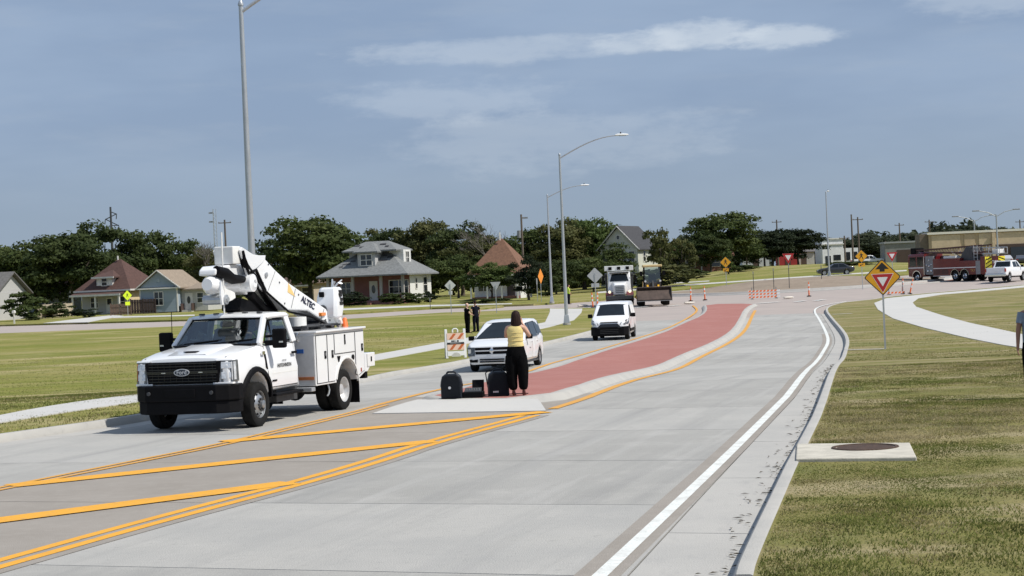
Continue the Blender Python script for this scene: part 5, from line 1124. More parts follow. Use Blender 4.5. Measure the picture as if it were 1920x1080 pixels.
for px_, d, col, lab in ((1885, 275, (.5, .5, .52), 'silver car parked nearest the corner of the tan store front'), (1912, 275, (.04, .04, .045), 'dark car parked at the right edge before the tan store front')):
    c = sedan('parked_car', lab, col); q = at(px_, 500, d); c.location = on(q.x, q.y, K); c.rotation_euler = (0, 0, R(80))
pk2 = pickup(); pk2['label'] = 'far white pickup on the road behind the walking person sign'; q = at(1646, 482, 330); pk2.location = on(q.x, q.y, K); pk2.rotation_euler = (0, 0, R(-5))
# ================================================================== houses (local: front faces -y, x to the right)
def stucco(n, c, **k): return mat(n, c, .85, var=.10, scale=1.5, bump=.15, bscale=8, **k)
def siding(n, c): return mat(n, c, .8, var=.07, scale=1.2, bump=.35, bscale=7, stretch=(.05, .05, 1))
def shingle(n, c): return mat(n, c, .9, var=.22, scale=3.5, bump=.5, bscale=9, detail=7)
M_trim = mat('house_trim', (.62, .61, .58), .6, var=.08, scale=3)
M_pane = mat('window_pane', (.02, .024, .028), .05, spec=.8)
def window(par, x, z, w, h, y=None, side=None, frame=None, mull=True):
    """window on the front plane y, or on the right side plane x=side (then x is the depth)"""
    fm = frame or M_trim; f = MB(); t_ = .09
    def bx(b, u0, u1, z0, z1, o0, o1):
        if side is None: b.box(u0, u1, y-o1, y-o0, z0, z1)
        else: b.box(side+o0, side+o1, u0, u1, z0, z1)
    bx(f, x-w/2-t_, x+w/2+t_, z-h/2-t_, z-h/2, 0, .07); bx(f, x-w/2-t_, x+w/2+t_, z+h/2, z+h/2+t_, 0, .07)
    bx(f, x-w/2-t_, x-w/2, z-h/2, z+h/2, 0, .07); bx(f, x+w/2, x+w/2+t_, z-h/2, z+h/2, 0, .07)
    if mull: bx(f, x-w/2, x+w/2, z-.035, z+.035, .0, .055)
    if mull == 2: bx(f, x-.04, x+.04, z-h/2, z+h/2, .0, .06)
    o = f.build('window', fm, par); p = MB(); bx(p, x-w/2, x+w/2, z-h/2, z+h/2, .0, .03); p.build('pane', M_pane, o); return o
def door(par, x, w, h, y, m, z0=.3, oval=True):
    d = MB().box(x-w/2, x+w/2, y-.07, y, z0, z0+h).build('door', m, par, bevel=.01)
    if oval: MB().prism([(x+w*.22*math.cos(a), z0+h*.58+h*.22*math.sin(a)) for a in [2*math.pi*i/16 for i in range(16)]], XZ, y-.085, y-.07).build('door_glass', M_pane, d)
    else: MB().box(x-w*.3, x+w*.3, y-.085, y-.07, z0+h*.55, z0+h*.9).build('door_glass', M_pane, d)
    MB().box(x+w*.36, x+w*.42, y-.11, y-.07, z0+h*.45, z0+h*.5).build('handle', M_silver, d); return d
def hip(b, x0, x1, y0, y1, z0, z1, ridge=0.0, th=.16):
    cx, cy = (x0+x1)/2, (y0+y1)/2; a, c = Vector((cx-ridge/2, cy, z1)), Vector((cx+ridge/2+.01, cy, z1))
    e = [(x0, y0, z0), (x1, y0, z0), (x1, y1, z0), (x0, y1, z0)]
    b.add(e+[a, c]+[(x, y, z-th) for x, y, z in e], [(0, 1, 5, 4), (1, 2, 5), (2, 3, 4, 5), (3, 0, 4), (0, 1, 7, 6), (1, 2, 8, 7), (2, 3, 9, 8), (3, 0, 6, 9), (6, 7, 8, 9)]); return b
def gable(b, x0, x1, y0, y1, z0, z1, axis='y', th=.16):
    """two sloped slabs, ridge along the axis"""
    if axis == 'y':
        cx = (x0+x1)/2
        for xa in (x0, x1): b.hexa([(xa, y0, z0-th), (cx, y0, z1-th), (cx, y1, z1-th), (xa, y1, z0-th)], [(xa, y0, z0), (cx, y0, z1), (cx, y1, z1), (xa, y1, z0)])
    else:
        cy = (y0+y1)/2
        for ya in (y0, y1): b.hexa([(x0, ya, z0-th), (x1, ya, z0-th), (x1, cy, z1-th), (x0, cy, z1-th)], [(x0, ya, z0), (x1, ya, z0), (x1, cy, z1), (x0, cy, z1)])
    return b
def house(name, label, px, py, d, rz, group='houses along the side street'):
    q = at(px, py, d); return thing(name, label, 'house', on(q.x, q.y, K), R(rz), group)

# grey hipped house with patched roof
h = house('bungalow', 'pink walled bungalow with a patched grey hip roof and front dormer', 712, 570, 214, -17)
W, D = 9.4, 9.0; pk_ = stucco('pink_brown_brick', (.23, .105, .095)); wh = siding('white_siding', (.66, .66, .64)); gy = shingle('grey_shingle', (.165, .172, .172))
w_ = MB(); w_.box(-W/2, W/2, -D/2+1.9, D/2, .2, 3.3); wl_ = w_.build('wall', pk_, h)
MB().box(W/2-.02, W/2+.05, -D/2+1.9, D/2, .2, 3.3).build('side_wall', wh, h)
MB().box(-W/2, W/2, -D/2, -D/2+1.9, 0, .45).build('porch_floor', pk_, h)
for x in (-W/2+.2, -1.5, 1.9, W/2-.2): MB().box(x-.15, x+.15, -D/2+.1, -D/2+.4, .45, 3.25).build('porch_post', mat('post_grey', (.35, .33, .32), .7, var=.1), h)
rf = hip(MB(), -W/2-.8, W/2+.8, -D/2-.8, D/2+.8, 3.35, 6.5, 2.2).build('roof', gy, h)
dk = mat('torn_felt', (.055, .055, .06), .9, var=.3)
up = hip(MB(), -3.3, 3.3, -2.7, 2.7, 6.15, 7.2, 2.8).build('upper_roof', gy, h)
for (x0, x1, y0, y1, z0, z1, m_) in ((-1.05, 1.05, -3.6, 0, 4.1, 6.0, stucco('dormer_shade_grey', (.42, .42, .42))), (1.9, 3.6, -1.2, 1.2, 4.2, 6.1, wh), (-3.0, -1.9, -1.2, 1.2, 4.4, 6.1, stucco('dormer_shade_grey', (.4,.4,.4))), (-2.9, 2.9, -1.0, 1.5, 5.0, 6.14, stucco('dormer_shade_grey', (.4,.4,.4)))):  # front and left dormers coloured grey for shade, sunlit right one left white
    MB().box(x0, x1, y0, y1, z0, z1).build('dormer', m_, h)
hip(MB(), -1.5, 1.5, -4.0, 1.2, 6.0, 7.05, .1).build('dormer_roof', gy, h)
window(h, 0, 5.05, 1.3, 1.15, y=-3.6, mull=2); window(h, 0, 5.2, .9, 1.3, side=3.6, mull=2)
# torn shingle patches: thin pieces lying on the front slope
sl = math.atan2(3.15, D/2+.8)
for x, k, w2, h2 in ((-2.6, .42, 1.0, .22), (-2.0, .52, .6, .18), (1.7, .50, 1.0, .16), (2.3, .62, .7, .3), (1.6, .68, .5, .14), (-3.1, .33, .5, .2)):
    yy = -D/2-.8+(D/2+.8)*k; zz = 3.35+3.15*k+.03; u = Vector((0, math.cos(sl), math.sin(sl))); c = Vector((x, yy, zz))
    MB().add([c-Vector((w2/2, 0, 0))-u*h2, c+Vector((w2/2, 0, 0))-u*h2*.6, c+Vector((w2*.4, 0, 0))+u*h2, c-Vector((w2*.5, 0, 0))+u*h2*.5], [(0, 1, 2, 3)]).build('torn_patch', dk, rf)
for x, z_, w2 in ((-1.9, .55, .7), (-1.2, .35, .5), (1.2, .6, .8), (1.9, .35, .5)):
    MB().add([(x-w2/2, -2.7+2.7*z_-.2, 6.15+1.05*z_), (x+w2/2, -2.7+2.7*z_-.2, 6.17+1.05*z_), (x+w2*.4, -2.7+2.7*z_+.15, 6.31+1.05*z_), (x-w2*.5, -2.7+2.7*z_+.1, 6.29+1.05*z_)], [(0, 1, 2, 3)]).build('torn_patch', dk, up)
door(h, .35, 1.0, 2.2, -D/2+1.9, M_trim, .45); window(h, -3.0, 1.9, 1.1, 1.3, y=-D/2+1.9, mull=2); window(h, 3.4, 1.9, 2.2, 1.4, y=-D/2+1.9, mull=2); 
window(h, -.6, 2.2, .5, 1.1, side=W/2+.05); window(h, 2.4, 2.0, 1.2, 1.7, side=W/2+.05)
MB().box(-.3, 1.0, -D/2-1.0, -D/2, 0, .22).build('porch_step', pk_, h)

# brown hipped house
h = house('bungalow', 'cream bungalow with a steep brown hip roof and small white dormer', 222, 590, 232, -22)
W, D = 7.0, 8.4; cr_m = stucco('cream_stucco', (.58, .47, .30)); br = shingle('brown_shingle', (.078, .040, .032)); gw = siding('grey_siding', (.42, .42, .42))
MB().box(-W/2, W/2, -D/2+1.6, D/2, 0, 3.0).build('wall', cr_m, h); MB().box(-W/2+.05, W/2-.05, -D/2+1.55, -D/2+1.6, 0, 3.0).build('front_wall', gw, h)
hip(MB(), -W/2-.6, W/2+.6, -D/2+.9, D/2+.6, 3.0, 6.8, .4).build('roof', br, h)
b = MB(); b.hexa([(-W/2-.5, -D/2-.2, 2.35), (W/2-.2, -D/2-.2, 2.35), (W/2-.2, -D/2+1.6, 2.75), (-W/2-.5, -D/2+1.6, 2.75)], [(-W/2-.5, -D/2-.2, 2.5), (W/2-.2, -D/2-.2, 2.5), (W/2-.2, -D/2+1.6, 2.9), (-W/2-.5, -D/2+1.6, 2.9)]); b.build('porch_roof', br, h)
MB().box(-W/2-.52, W/2-.18, -D/2-.28, -D/2-.18, 2.28, 2.52).build('fascia', M_trim, h); MB().box(-W/2-.62, W/2+.62, -D/2+.80, -D/2+.92, 2.82, 3.02).build('fascia', M_trim, h); MB().box(W/2+.5, W/2+.64, -D/2+.9, D/2+.6, 2.82, 3.02).build('fascia', M_trim, h)
for x in (-W/2-.2, -.4, W/2-.5): MB().box(x-.1, x+.1, -D/2-.1, -D/2+.1, 0, 2.35).build('porch_post', M_trim, h)
MB().box(-1.15, 1.15, -D/2+1.5, 0, 3.3, 4.60).build('dormer', M_trim, h)
hip(MB(), -1.6, 1.6, -D/2+1.1, 1.5, 4.62, 5.45, .1).build('dormer_roof', br, h); MB().box(-1.61, 1.61, -D/2+1.02, -D/2+1.14, 4.44, 4.64).build('fascia', M_trim, h)
window(h, 0, 4.0, .7, .85, y=-D/2+1.5); door(h, .6, 1.0, 2.0, -D/2+1.55, M_trim, .1, False); window(h, -1.6, 1.5, 1.0, 1.2, y=-D/2+1.55); window(h, 2.4, 1.5, .9, 1.2, y=-D/2+1.55)
window(h, 0, 1.5, .7, 1.2, side=W/2)
MB().tube([(0, .4, 6.7), (0, .4, 7.2)], .1, 8).build('vent_pipe', M_trim, h)

# blue gabled house
h = house('gabled_house', 'small blue house with grey pediment gable and white corner boards', 322, 589, 224, -8)
bl = siding('blue_siding', (.255, .315, .37)); tn = shingle('tan_shingle', (.25, .20, .15)); W, D = 4.5, 9
MB().box(-W/2, W/2, -D/2, D/2, .1, 3.0).build('wall', bl, h)
MB().add([(-W/2-.1, -D/2, 3.05), (W/2+.1, -D/2, 3.05), (0, -D/2, 4.85), (-W/2-.1, D/2, 3.05), (W/2+.1, D/2, 3.05), (0, D/2, 4.85)], [(0, 1, 2), (5, 4, 3), (0, 3, 4, 1), (1, 4, 5, 2), (2, 5, 3, 0)]).build('gable_wall', bl, h)
gable(MB(), -W/2-.5, W/2+.5, -D/2-.3, D/2+.3, 2.95, 5.1).build('roof', tn, h)
for s_ in (1, -1): MB().bar((s_*(W/2+.5), -D/2-.34, 2.87), (0, -D/2-.34, 5.02), .10, .22, up=(0, 1, 0)).build('barge_board', M_trim, h)
MB().box(-W/2-.5, W/2+.5, -D/2-.36, -D/2-.02, 2.82, 2.98).build('pent_trim', M_trim, h)
MB().lathe([(.28, -D/2-.04), (.28, -D/2+.0), (.004, -D/2-.05)], 16, 'y', (0, 0, 3.85)).build('gable_vent', mat('vent_blue', (.3, .36, .41), .7), h)
window(h, 0, 1.7, 1.0, 1.5, y=-D/2, mull=2)
for x in (-W/2, W/2): MB().box(x-.07, x+.07, -D/2-.03, -D/2+.12, .1, 2.9).build('corner_board', M_trim, h)
MB().box(W/2, W/2+3.2, -D/2+1.6, D/2-1, .1, 2.7).build('side_wing', mat('pale_wing', (.45, .45, .43), .8, var=.1), h)
b = MB(); b.hexa([(W/2, -D/2+1.0, 2.55), (W/2+3.5, -D/2+1.0, 2.55), (W/2+3.5, D/2-.8, 3.2), (W/2, D/2-.8, 3.2)], [(W/2, -D/2+1.0, 2.7), (W/2+3.5, -D/2+1.0, 2.7), (W/2+3.5, D/2-.8, 3.4), (W/2, D/2-.8, 3.4)]); b.build('wing_roof', tn, h)
door(h, W/2+.9, .95, 2.05, -D/2+1.6, M_trim, .2); window(h, W/2+2.3, 1.6, .7, 1.1, y=-D/2+1.6)
MB().box(W/2+.3, W/2+1.5, -D/2+.5, -D/2+1.6, 0, .22).build('door_step', M_walk, h)
for x in (W/2+.25, W/2+1.55): MB().box(x-.04, x+.04, -D/2+.4, -D/2+1.6, .2, 1.0).build('hand_rail', mat('brown_rail', (.06, .035, .028), .8), h)

# far left house, partly out of frame
h = house('gabled_house', 'grey roofed house cut off by the left edge of the photo', -22, 600, 218, -15)
MB().box(-5, 3.2, -3.5, 3.5, 0, 3.2).build('wall', siding('pale_grey_siding', (.42, .42, .41)), h)
gable(MB(), -5.6, 3.7, -4.1, 4.1, 3.1, 5.6, 'x').build('roof', shingle('dark_grey_shingle', (.12, .115, .11)), h)
MB().add([(3.15, -3.5, 3.2), (3.15, 3.5, 3.2), (3.15, 0, 5.35), (3.05, -3.5, 3.2), (3.05, 3.5, 3.2), (3.05, 0, 5.35)], [(0, 1, 2), (5, 4, 3), (0, 3, 4, 1), (1, 4, 5, 2), (2, 5, 3, 0)]).build('gable_wall', siding('pale_grey_siding', (.4,.4,.4)), h)
window(h, 0, 1.6, .8, 1.3, side=3.2); window(h, 1.5, 1.6, .9, 1.3, y=-3.5)
h = house('gabled_house', 'low house with dusty red roof half hidden behind bushes at left', 92, 592, 262, -12)
MB().box(-3.6, 3.6, -3, 3, 0, 2.6).build('wall', stucco('pale_blue_wall', (.38, .42, .45)), h); gable(MB(), -4, 4, -3.5, 3.5, 2.6, 4.6, 'x').build('roof', shingle('dusty_red_shingle', (.20, .095, .09)), h)
MB().add([(3.55, -3, 2.6), (3.55, 3, 2.6), (3.55, 0, 4.3), (3.45, -3, 2.6), (3.45, 3, 2.6), (3.45, 0, 4.3)], [(0, 1, 2), (5, 4, 3), (0, 3, 4, 1), (1, 4, 5, 2), (2, 5, 3, 0)]).build('gable_wall', stucco('pale_blue_wall', (.4,.4,.4)), h); window(h, 1, 1.4, .9, 1.0, y=-3)
h = house('cottage', 'small tan cottage with brown hip roof behind the truck boom', 574, 575, 262, -18)
MB().box(-2.2, 2.6, -3, 3, 0, 2.9).build('wall', stucco('tan_stucco', (.40, .33, .26)), h); hip(MB(), -2.8, 3.2, -3.6, 3.6, 2.9, 5.4, .5).build('roof', shingle('umber_shingle', (.12, .085, .07)), h)
MB().box(.2, 2.6, -4.2, -3.0, 2.4, 2.6).build('porch_roof', M_trim, h); window(h, -1.2, 1.6, .6, 1.4, y=-3); window(h, 1.4, 1.6, 1.0, 1.2, y=-3); window(h, 0, 1.6, 1.0, 1.2, side=2.6)
for x in (.35, 2.45): MB().box(x-.08, x+.08, -4.1, -3.95, 0, 2.4).build('porch_post', M_trim, h)
# white house with rust roof behind trees
h = house('gabled_house', 'white house with a steep rust brown roof among the trees', 942, 563, 214, -14)
rs = shingle('rust_shingle', (.16, .082, .05)); W, D = 5.4, 7.0
MB().box(-W/2, W/2, -D/2+1.4, D/2, 0, 3.0).build('wall', wh, h); hip(MB(), -W/2-.6, W/2+.6, -D/2+.7, D/2+.5, 3.0, 6.9, .3).build('roof', rs, h)
b = MB(); b.hexa([(-W/2-.3, -D/2-.3, 2.3), (W/2+.3, -D/2-.3, 2.3), (W/2+.3, -D/2+1.4, 2.8), (-W/2-.3, -D/2+1.4, 2.8)], [(-W/2-.3, -D/2-.3, 2.45), (W/2+.3, -D/2-.3, 2.45), (W/2+.3, -D/2+1.4, 2.95), (-W/2-.3, -D/2+1.4, 2.95)]); b.build('porch_roof', M_trim, h)
for x in (-W/2, -.8, .9, W/2): MB().box(x-.08, x+.08, -D/2-.15, -D/2, 0, 2.3).build('porch_post', M_trim, h)
MB().box(-W/2, W/2, -D/2, -D/2+1.4, 0, .3).build('porch_floor', mat('brick_porch', (.16, .075, .06), .9, var=.2), h)
door(h, 1.6, .9, 2.1, -D/2+1.4, mat('dark_door', (.05, .04, .04), .6), .3, False); window(h, -1.6, 1.6, 1.2, 1.3, y=-D/2+1.4, mull=2); window(h, 0, 1.6, .9, 1.3, side=W/2, mull=1); window(h, -1.8, 1.6, .7, 1.3, side=W/2)
MB().tube([(0, 0, 6.7), (0, 0, 7.6)], .09, 8).build('finial', M_trim, h)
# two-storey gable
h = house('two_storey_house', 'tall pale gabled house with dark roof behind the dump truck', 1182, 543, 262, -24)
W, D = 5.6, 8.0; pg = siding('sage_siding', (.52, .53, .47)); ds = shingle('slate_shingle', (.045, .045, .05))
MB().box(-W/2, W/2, -D/2, D/2, 0, 5.2).build('wall', pg, h)
MB().add([(-W/2, -D/2, 5.2), (W/2, -D/2, 5.2), (0, -D/2, 8.1), (-W/2, D/2, 5.2), (W/2, D/2, 5.2), (0, D/2, 8.1)], [(0, 1, 2), (5, 4, 3), (0, 3, 4, 1), (1, 4, 5, 2), (2, 5, 3, 0)]).build('gable_wall', pg, h)
gable(MB(), -W/2-.4, W/2+.4, -D/2-.4, D/2+.4, 5.0, 8.35).build('roof', ds, h)
for s_ in (1, -1): MB().bar((s_*(W/2+.4), -D/2-.44, 4.9), (0, -D/2-.44, 8.25), .10, .25, up=(0, 1, 0)).build('barge_board', M_trim, h)
MB().box(-1.6, 1.4, -D/2-1.6, -D/2, 0, 3.0).build('entry_porch', pg, h); gable(MB(), -1.9, 1.7, -D/2-1.9, -D/2, 2.9, 4.3).build('porch_roof', ds, h)
MB().add([(-1.6, -D/2-1.6, 3.0), (1.4, -D/2-1.6, 3.0), (-.1, -D/2-1.6, 4.15), (-1.6, -D/2-1.4, 3.0), (1.4, -D/2-1.4, 3.0), (-.1, -D/2-1.4, 4.15)], [(0, 1, 2), (5, 4, 3), (0, 3, 4, 1), (1, 4, 5, 2), (2, 5, 3, 0)]).build('porch_gable', pg, h)
window(h, 1.9, 4.0, .8, 1.4, y=-D/2); window(h, 0, 6.7, .4, .5, y=-D/2, mull=False); window(h, 1.9, 1.5, .8, 1.3, y=-D/2); window(h, -1.5, 4.0, .8, 1.4, side=W/2); window(h, 1.5, 4.0, .8, 1.4, side=W/2); window(h, 0, 1.5, 1.0, 1.3, side=W/2); door(h, 0, .9, 2.0, -D/2-1.6, M_trim, .1, False)
# low brick house at far centre right
h = house('ranch_house', 'low brick house with brown roof behind the shrubs, left of the big tree', 1318, 520, 300, 4)
MB().box(-6.5, 4, -3.5, 3.5, 0, 2.7).build('wall', stucco('brown_brick', (.20, .10, .07)), h); gable(MB(), -7, 4.5, -4.1, 4.1, 2.6, 4.5, 'x').build('roof', shingle('russet_shingle', (.15, .07, .05)), h)
for x in (-6, -3.5, -1): MB().box(x-.1, x+.1, -5.0, -4.8, 0, 2.4).build('porch_post', M_trim, h)
MB().box(-6.6, -.6, -5.2, -3.4, 2.3, 2.5).build('porch_roof', M_trim, h)
for x in (-5, -2.5, 1.5): window(h, x, 1.5, 1.4, 1.2, y=-3.5)
# white commercial block
h = house('white_building', 'small flat roofed white building right of the round dark trees', 1558, 495, 345, 6, None); h['category'] = 'building'; h.scale = (.85, .85, .72)
wb = stucco('white_stucco', (.68, .69, .70))
MB().box(-2.6, 2.0, -3, 3, 0, 6.6).build('wall', wb, h); MB().box(-2.8, 2.2, -3.2, 3.2, 5.2, 5.5).build('cornice', M_trim, h); MB().box(-2.8, 2.2, -3.2, 3.2, 6.6, 6.9).build('cornice', M_trim, h)
MB().box(2.0, 5.6, -3, 3, 0, 4.2).build('side_wing', wb, h)
for x in (2.6, 4.2): MB().box(x, x+.9, -3.06, -3.0, 1.0, 3.2).build('window', M_pane, h)
MB().box(-2.0, -.8, -3.06, -3, 0, 2.4).build('window', M_pane, h); MB().box(-.2, 1.4, -3.06, -3.0, 1.2, 2.6).build('window', M_pane, h)
# tan store
q = at(1745, 505, 285); h = thing('store_building', 'long tan flat roofed store with pale parapet and recess shade painted on its front', 'building', on(q.x, q.y, K), R(-6)); h.scale = (1, 1, .80)
tb = stucco('tan_block', (.50, .38, .25)); tb2 = stucco('tan_block_pale', (.58, .46, .31)); dkb = stucco('dark_front', (.075, .05, .04))
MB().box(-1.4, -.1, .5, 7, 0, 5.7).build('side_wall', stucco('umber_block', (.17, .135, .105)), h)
MB().box(-.1, 40, 0, 8, 0, 5.5).build('wall', tb, h)
for x0, x1 in ((.3, 4.6), (5.2, 6.8), (7.4, 15), (15.4, 40)): MB().box(x0, x1, -.12, 0, 2.9, 5.35).build('wall_panel', tb2 if x0 != 5.2 else tb, h)
MB().box(-.3, 40.2, -.3, 8.2, 5.52, 5.95).build('parapet', mat('pale_coping', (.78, .74, .64), .7, var=.06), h)
MB().box(9.8, 40, -.25, -.13, .2, 3.1).build('recess_shade_panel', dkb, h); MB().box(9.3, 9.75, -.6, -.12, 0, 5.4).build('pier', tb2, h)  # flat panel standing proud of the wall; recess shade is only its dark colour
for x in (12, 17, 22): MB().box(x, x+2.2, -.32, -.26, .3, 2.5).build('shop_window', M_pane, h)
q = at(1700, 500, 330); h = thing('flat_shed', 'grey flat roofed shed left of the tan store', 'building', on(q.x, q.y, K), R(-4))
MB().box(-4, 5, -3, 4, 0, 4.2).build('wall', stucco('grey_shed', (.22, .22, .21)), h); MB().box(-4.2, 5.2, -3.2, 4.2, 4.2, 4.5).build('roof', mat('shed_roof', (.3, .31, .31), .7, var=.1), h); MB().box(-2, 1, -3.08, -3.0, .1, 3).build('shed_door', dkb, h)
# low pale buildings seen under the round trees
for px_, d, w, hh, c, lab in ((1415, 350, 5, 2.8, (.5, .52, .53), 'pale shed seen under the dark round trees, leftmost'), (1475, 352, 3.4, 3.0, (.33, .03, .03), 'dark red shed seen behind the yield sign'), (1505, 356, 4, 2.6, (.45, .45, .43), 'pale shed seen just right of the yield sign')):
    q = at(px_, 500, d); h = thing('shed', lab, 'shed', on(q.x, q.y, K), 0, 'sheds under the round trees')
    MB().box(-w/2, w/2, -2, 2, 0, hh).build('wall', stucco('shed_wall_%d' % px_, c), h); gable(MB(), -w/2-.3, w/2+.3, -2.3, 2.3, hh, hh+1.0, 'x').build('roof', shingle('shed_shingle', (.14, .13, .125)), h); MB().box(-.5, .5, -2.05, -2, 0, 2).build('shed_door', dkb, h)

# fences
def fence(px0, py0, d0, px1, py1, d1, hh, m, label, step=1.6):
    a, b = at(px0, py0, d0), at(px1, py1, d1); a, b = on(a.x, a.y, K), on(b.x, b.y, K)
    t = thing('board_fence', label, 'fence', a); v = b-a; n = max(2, int(v.length/step))
    for i in range(n+1): p = v*(i/n); MB().box(p.x-.06, p.x+.06, p.y-.06, p.y+.06, 0, hh+.1).build('post', m, t)
    nb_ = int(v.length/.32); rm = MB()
    for i in range(nb_):
        p, q_ = v*((i+.04)/nb_), v*((i+.96)/nb_); MB().hexa([(p.x, p.y-.02, .08), (q_.x, q_.y-.02, .08), (q_.x, q_.y+.02, .08), (p.x, p.y+.02, .08)], [(p.x, p.y-.02, hh+random.uniform(-.03, .03)), (q_.x, q_.y-.02, hh), (q_.x, q_.y+.02, hh), (p.x, p.y+.02, hh)]).build('board', m, t)
    for z in (.4, hh-.3): MB().bar(Vector((0, -.04, z)), v+Vector((0, -.04, z)), .04, .08).build('rail', m, t)
    return t
M_fp = mat('weathered_pale_wood', (.42, .36, .27), .9, var=.2, scale=3); M_fd = mat('dark_stained_wood', (.045, .03, .027), .85, var=.3, scale=3)
fence(72, 597, 214, 136, 588, 222, 1.6, M_fp, 'pale board fence left of the brown roofed bungalow')
fence(208, 594, 212, 246, 592, 212, 1.3, mat('brown_wood', (.16, .11, .08), .9, var=.2), 'short brown picket fence beside the lime sign')
fence(246, 588, 219, 292, 586, 219, 1.7, M_fd, 'dark stained fence between the brown and blue houses')
# ================================================================== trees and shrubs
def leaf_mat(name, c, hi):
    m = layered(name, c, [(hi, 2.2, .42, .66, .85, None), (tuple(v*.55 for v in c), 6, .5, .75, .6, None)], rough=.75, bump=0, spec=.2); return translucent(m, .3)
LM = {'dark': leaf_mat('leaf_dark', (.040, .058, .018), (.070, .090, .028)), 'mid': leaf_mat('leaf_mid', (.055, .078, .022), (.100, .120, .036)),
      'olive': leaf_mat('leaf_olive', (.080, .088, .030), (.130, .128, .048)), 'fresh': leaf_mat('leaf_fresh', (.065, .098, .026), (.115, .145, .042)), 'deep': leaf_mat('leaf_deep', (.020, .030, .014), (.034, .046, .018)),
      'far': leaf_mat('leaf_far_hazed', (.050, .064, .036), (.075, .088, .050))}  # distance haze put into the leaf colour as a greyer, bluer green
M_bark = mat('bark', (.085, .068, .052), .9, var=.3, scale=6, bump=.6, bscale=14, stretch=(1, 1, .25)); M_barkg = mat('grey_bark', (.16, .145, .125), .9, var=.25, scale=6, bump=.5)
def crown_mesh(name, seed, nclump, nleaf, shape='round', leaf=.034):
    g = np.random.default_rng(seed); C = []; rad = []
    for i in range(nclump):
        while True:
            p = g.uniform(-1, 1, 3); r = np.linalg.norm(p)
            if r < 1 and (r > .38 or g.uniform() < .25): break
        lobes = 1+.16*math.sin(3*math.atan2(p[1], p[0])+seed)+.10*math.sin(5*math.atan2(p[1], p[0])+2*seed)
        z = p[2]
        if shape == 'round': q = np.array([p[0]*.42*lobes, p[1]*.42*lobes, .60+.36*z+(.04 if z > 0 else 0)*g.normal()])
        elif shape == 'spread': q = np.array([p[0]*.44*lobes, p[1]*.44*lobes, .62+.32*z*(1 if z > 0 else .8)])
        elif shape == 'tall': q = np.array([p[0]*.40*lobes*(1-.25*max(0, z)), p[1]*.40*lobes*(1-.25*max(0, z)), .55+.42*z])
        elif shape == 'shrub': q = np.array([p[0]*.42*lobes, p[1]*.42*lobes, .42+.40*z])
        elif shape == 'cone': z01 = (z+1)/2; q = np.array([p[0]*.44*(1-z01)+.02*g.normal(), p[1]*.44*(1-z01), .06+.92*z01])
        C.append(q); rad.append(g.uniform(.075, .135)*(1.0 if shape != 'cone' else .6))
    C = np.array(C); rad = np.array(rad); idx = g.integers(0, nclump, nleaf)
    d = g.normal(size=(nleaf, 3)); d /= np.linalg.norm(d, axis=1)[:, None]; d[:, 2] = np.where(d[:, 2] < -.3, -d[:, 2]*.5, d[:, 2])
    rr = rad[idx]*g.uniform(.55, 1.18, nleaf); P = C[idx]+d*rr[:, None]*np.array([1.15, 1.15, .85])
    n = d+g.normal(0, .55, (nleaf, 3)); n /= np.linalg.norm(n, axis=1)[:, None]
    t = np.cross(n, g.normal(size=(nleaf, 3))); t /= np.linalg.norm(t, axis=1)[:, None]; b = np.cross(n, t)
    s = leaf*g.uniform(.55, 1.35, nleaf)[:, None]
    V = np.stack([P-t*s, P-b*s*.55+t*s*.1, P+t*s, P+b*s*.6-t*s*.1], 1).reshape(-1, 3)
    V[:, 2] = np.maximum(V[:, 2], .015)
    if shape in ('round', 'spread'): V[:, 2] = np.where(V[:, 2] < .45, .45-(.45-V[:, 2])*1.45, V[:, 2]); V[:, 2] = np.maximum(V[:, 2], .04)
    me = bpy.data.meshes.new(name); me.vertices.add(nleaf*4); me.vertices.foreach_set('co', V.ravel()); me.loops.add(nleaf*4); me.loops.foreach_set('vertex_index', np.arange(nleaf*4)); me.polygons.add(nleaf); me.polygons.foreach_set('loop_start', np.arange(nleaf)*4); me.update(calc_edges=True)
    me.materials.append(LM['mid']); return me
CR = {'round': [crown_mesh('crown', 11+i, 60, 11000, 'round', .021) for i in range(3)], 'spread': [crown_mesh('crown', 31+i, 62, 11000, 'spread', .021) for i in range(3)], 'tall': [crown_mesh('crown', 51+i, 54, 8500, 'tall', .023) for i in range(2)],
      'shrub': [crown_mesh('crown', 71+i, 34, 3000, 'shrub', .042) for i in range(3)], 'cone': [crown_mesh('crown', 91, 60, 3000, 'cone', .034)], 'thin': [crown_mesh('crown', 111+i, 22, 2200, 'tall', .032) for i in range(2)]}
def trunk_mesh(seed, limbs=6, top=.62, thin=1.0):
    g = random.Random(seed); b = MB()
    b.tube([(0, 0, -.01), (g.uniform(-.01, .01), 0, .12), (g.uniform(-.02, .02), g.uniform(-.02, .02), .3), (g.uniform(-.04, .04), g.uniform(-.04, .04), top)], [.035*thin, .026*thin, .022*thin, .010*thin], 8)
    for i in range(limbs):
        a = g.uniform(0, 6.3); z = g.uniform(.18, .42); r = g.uniform(.16, .34); b.tube([(0, 0, z), (r*.45*math.cos(a), r*.45*math.sin(a), z+.16), (r*math.cos(a), r*math.sin(a), z+g.uniform(.28, .42))], [.014*thin, .010*thin, .004*thin], 6)
    bb = b.build('trunk', M_bark, None, smooth=50); me = bb.data; bpy.data.objects.remove(bb); return me
TR = [trunk_mesh(i) for i in range(4)]; TRT = [trunk_mesh(10+i, 5, .8, .55) for i in range(2)]
tree_n = [0]
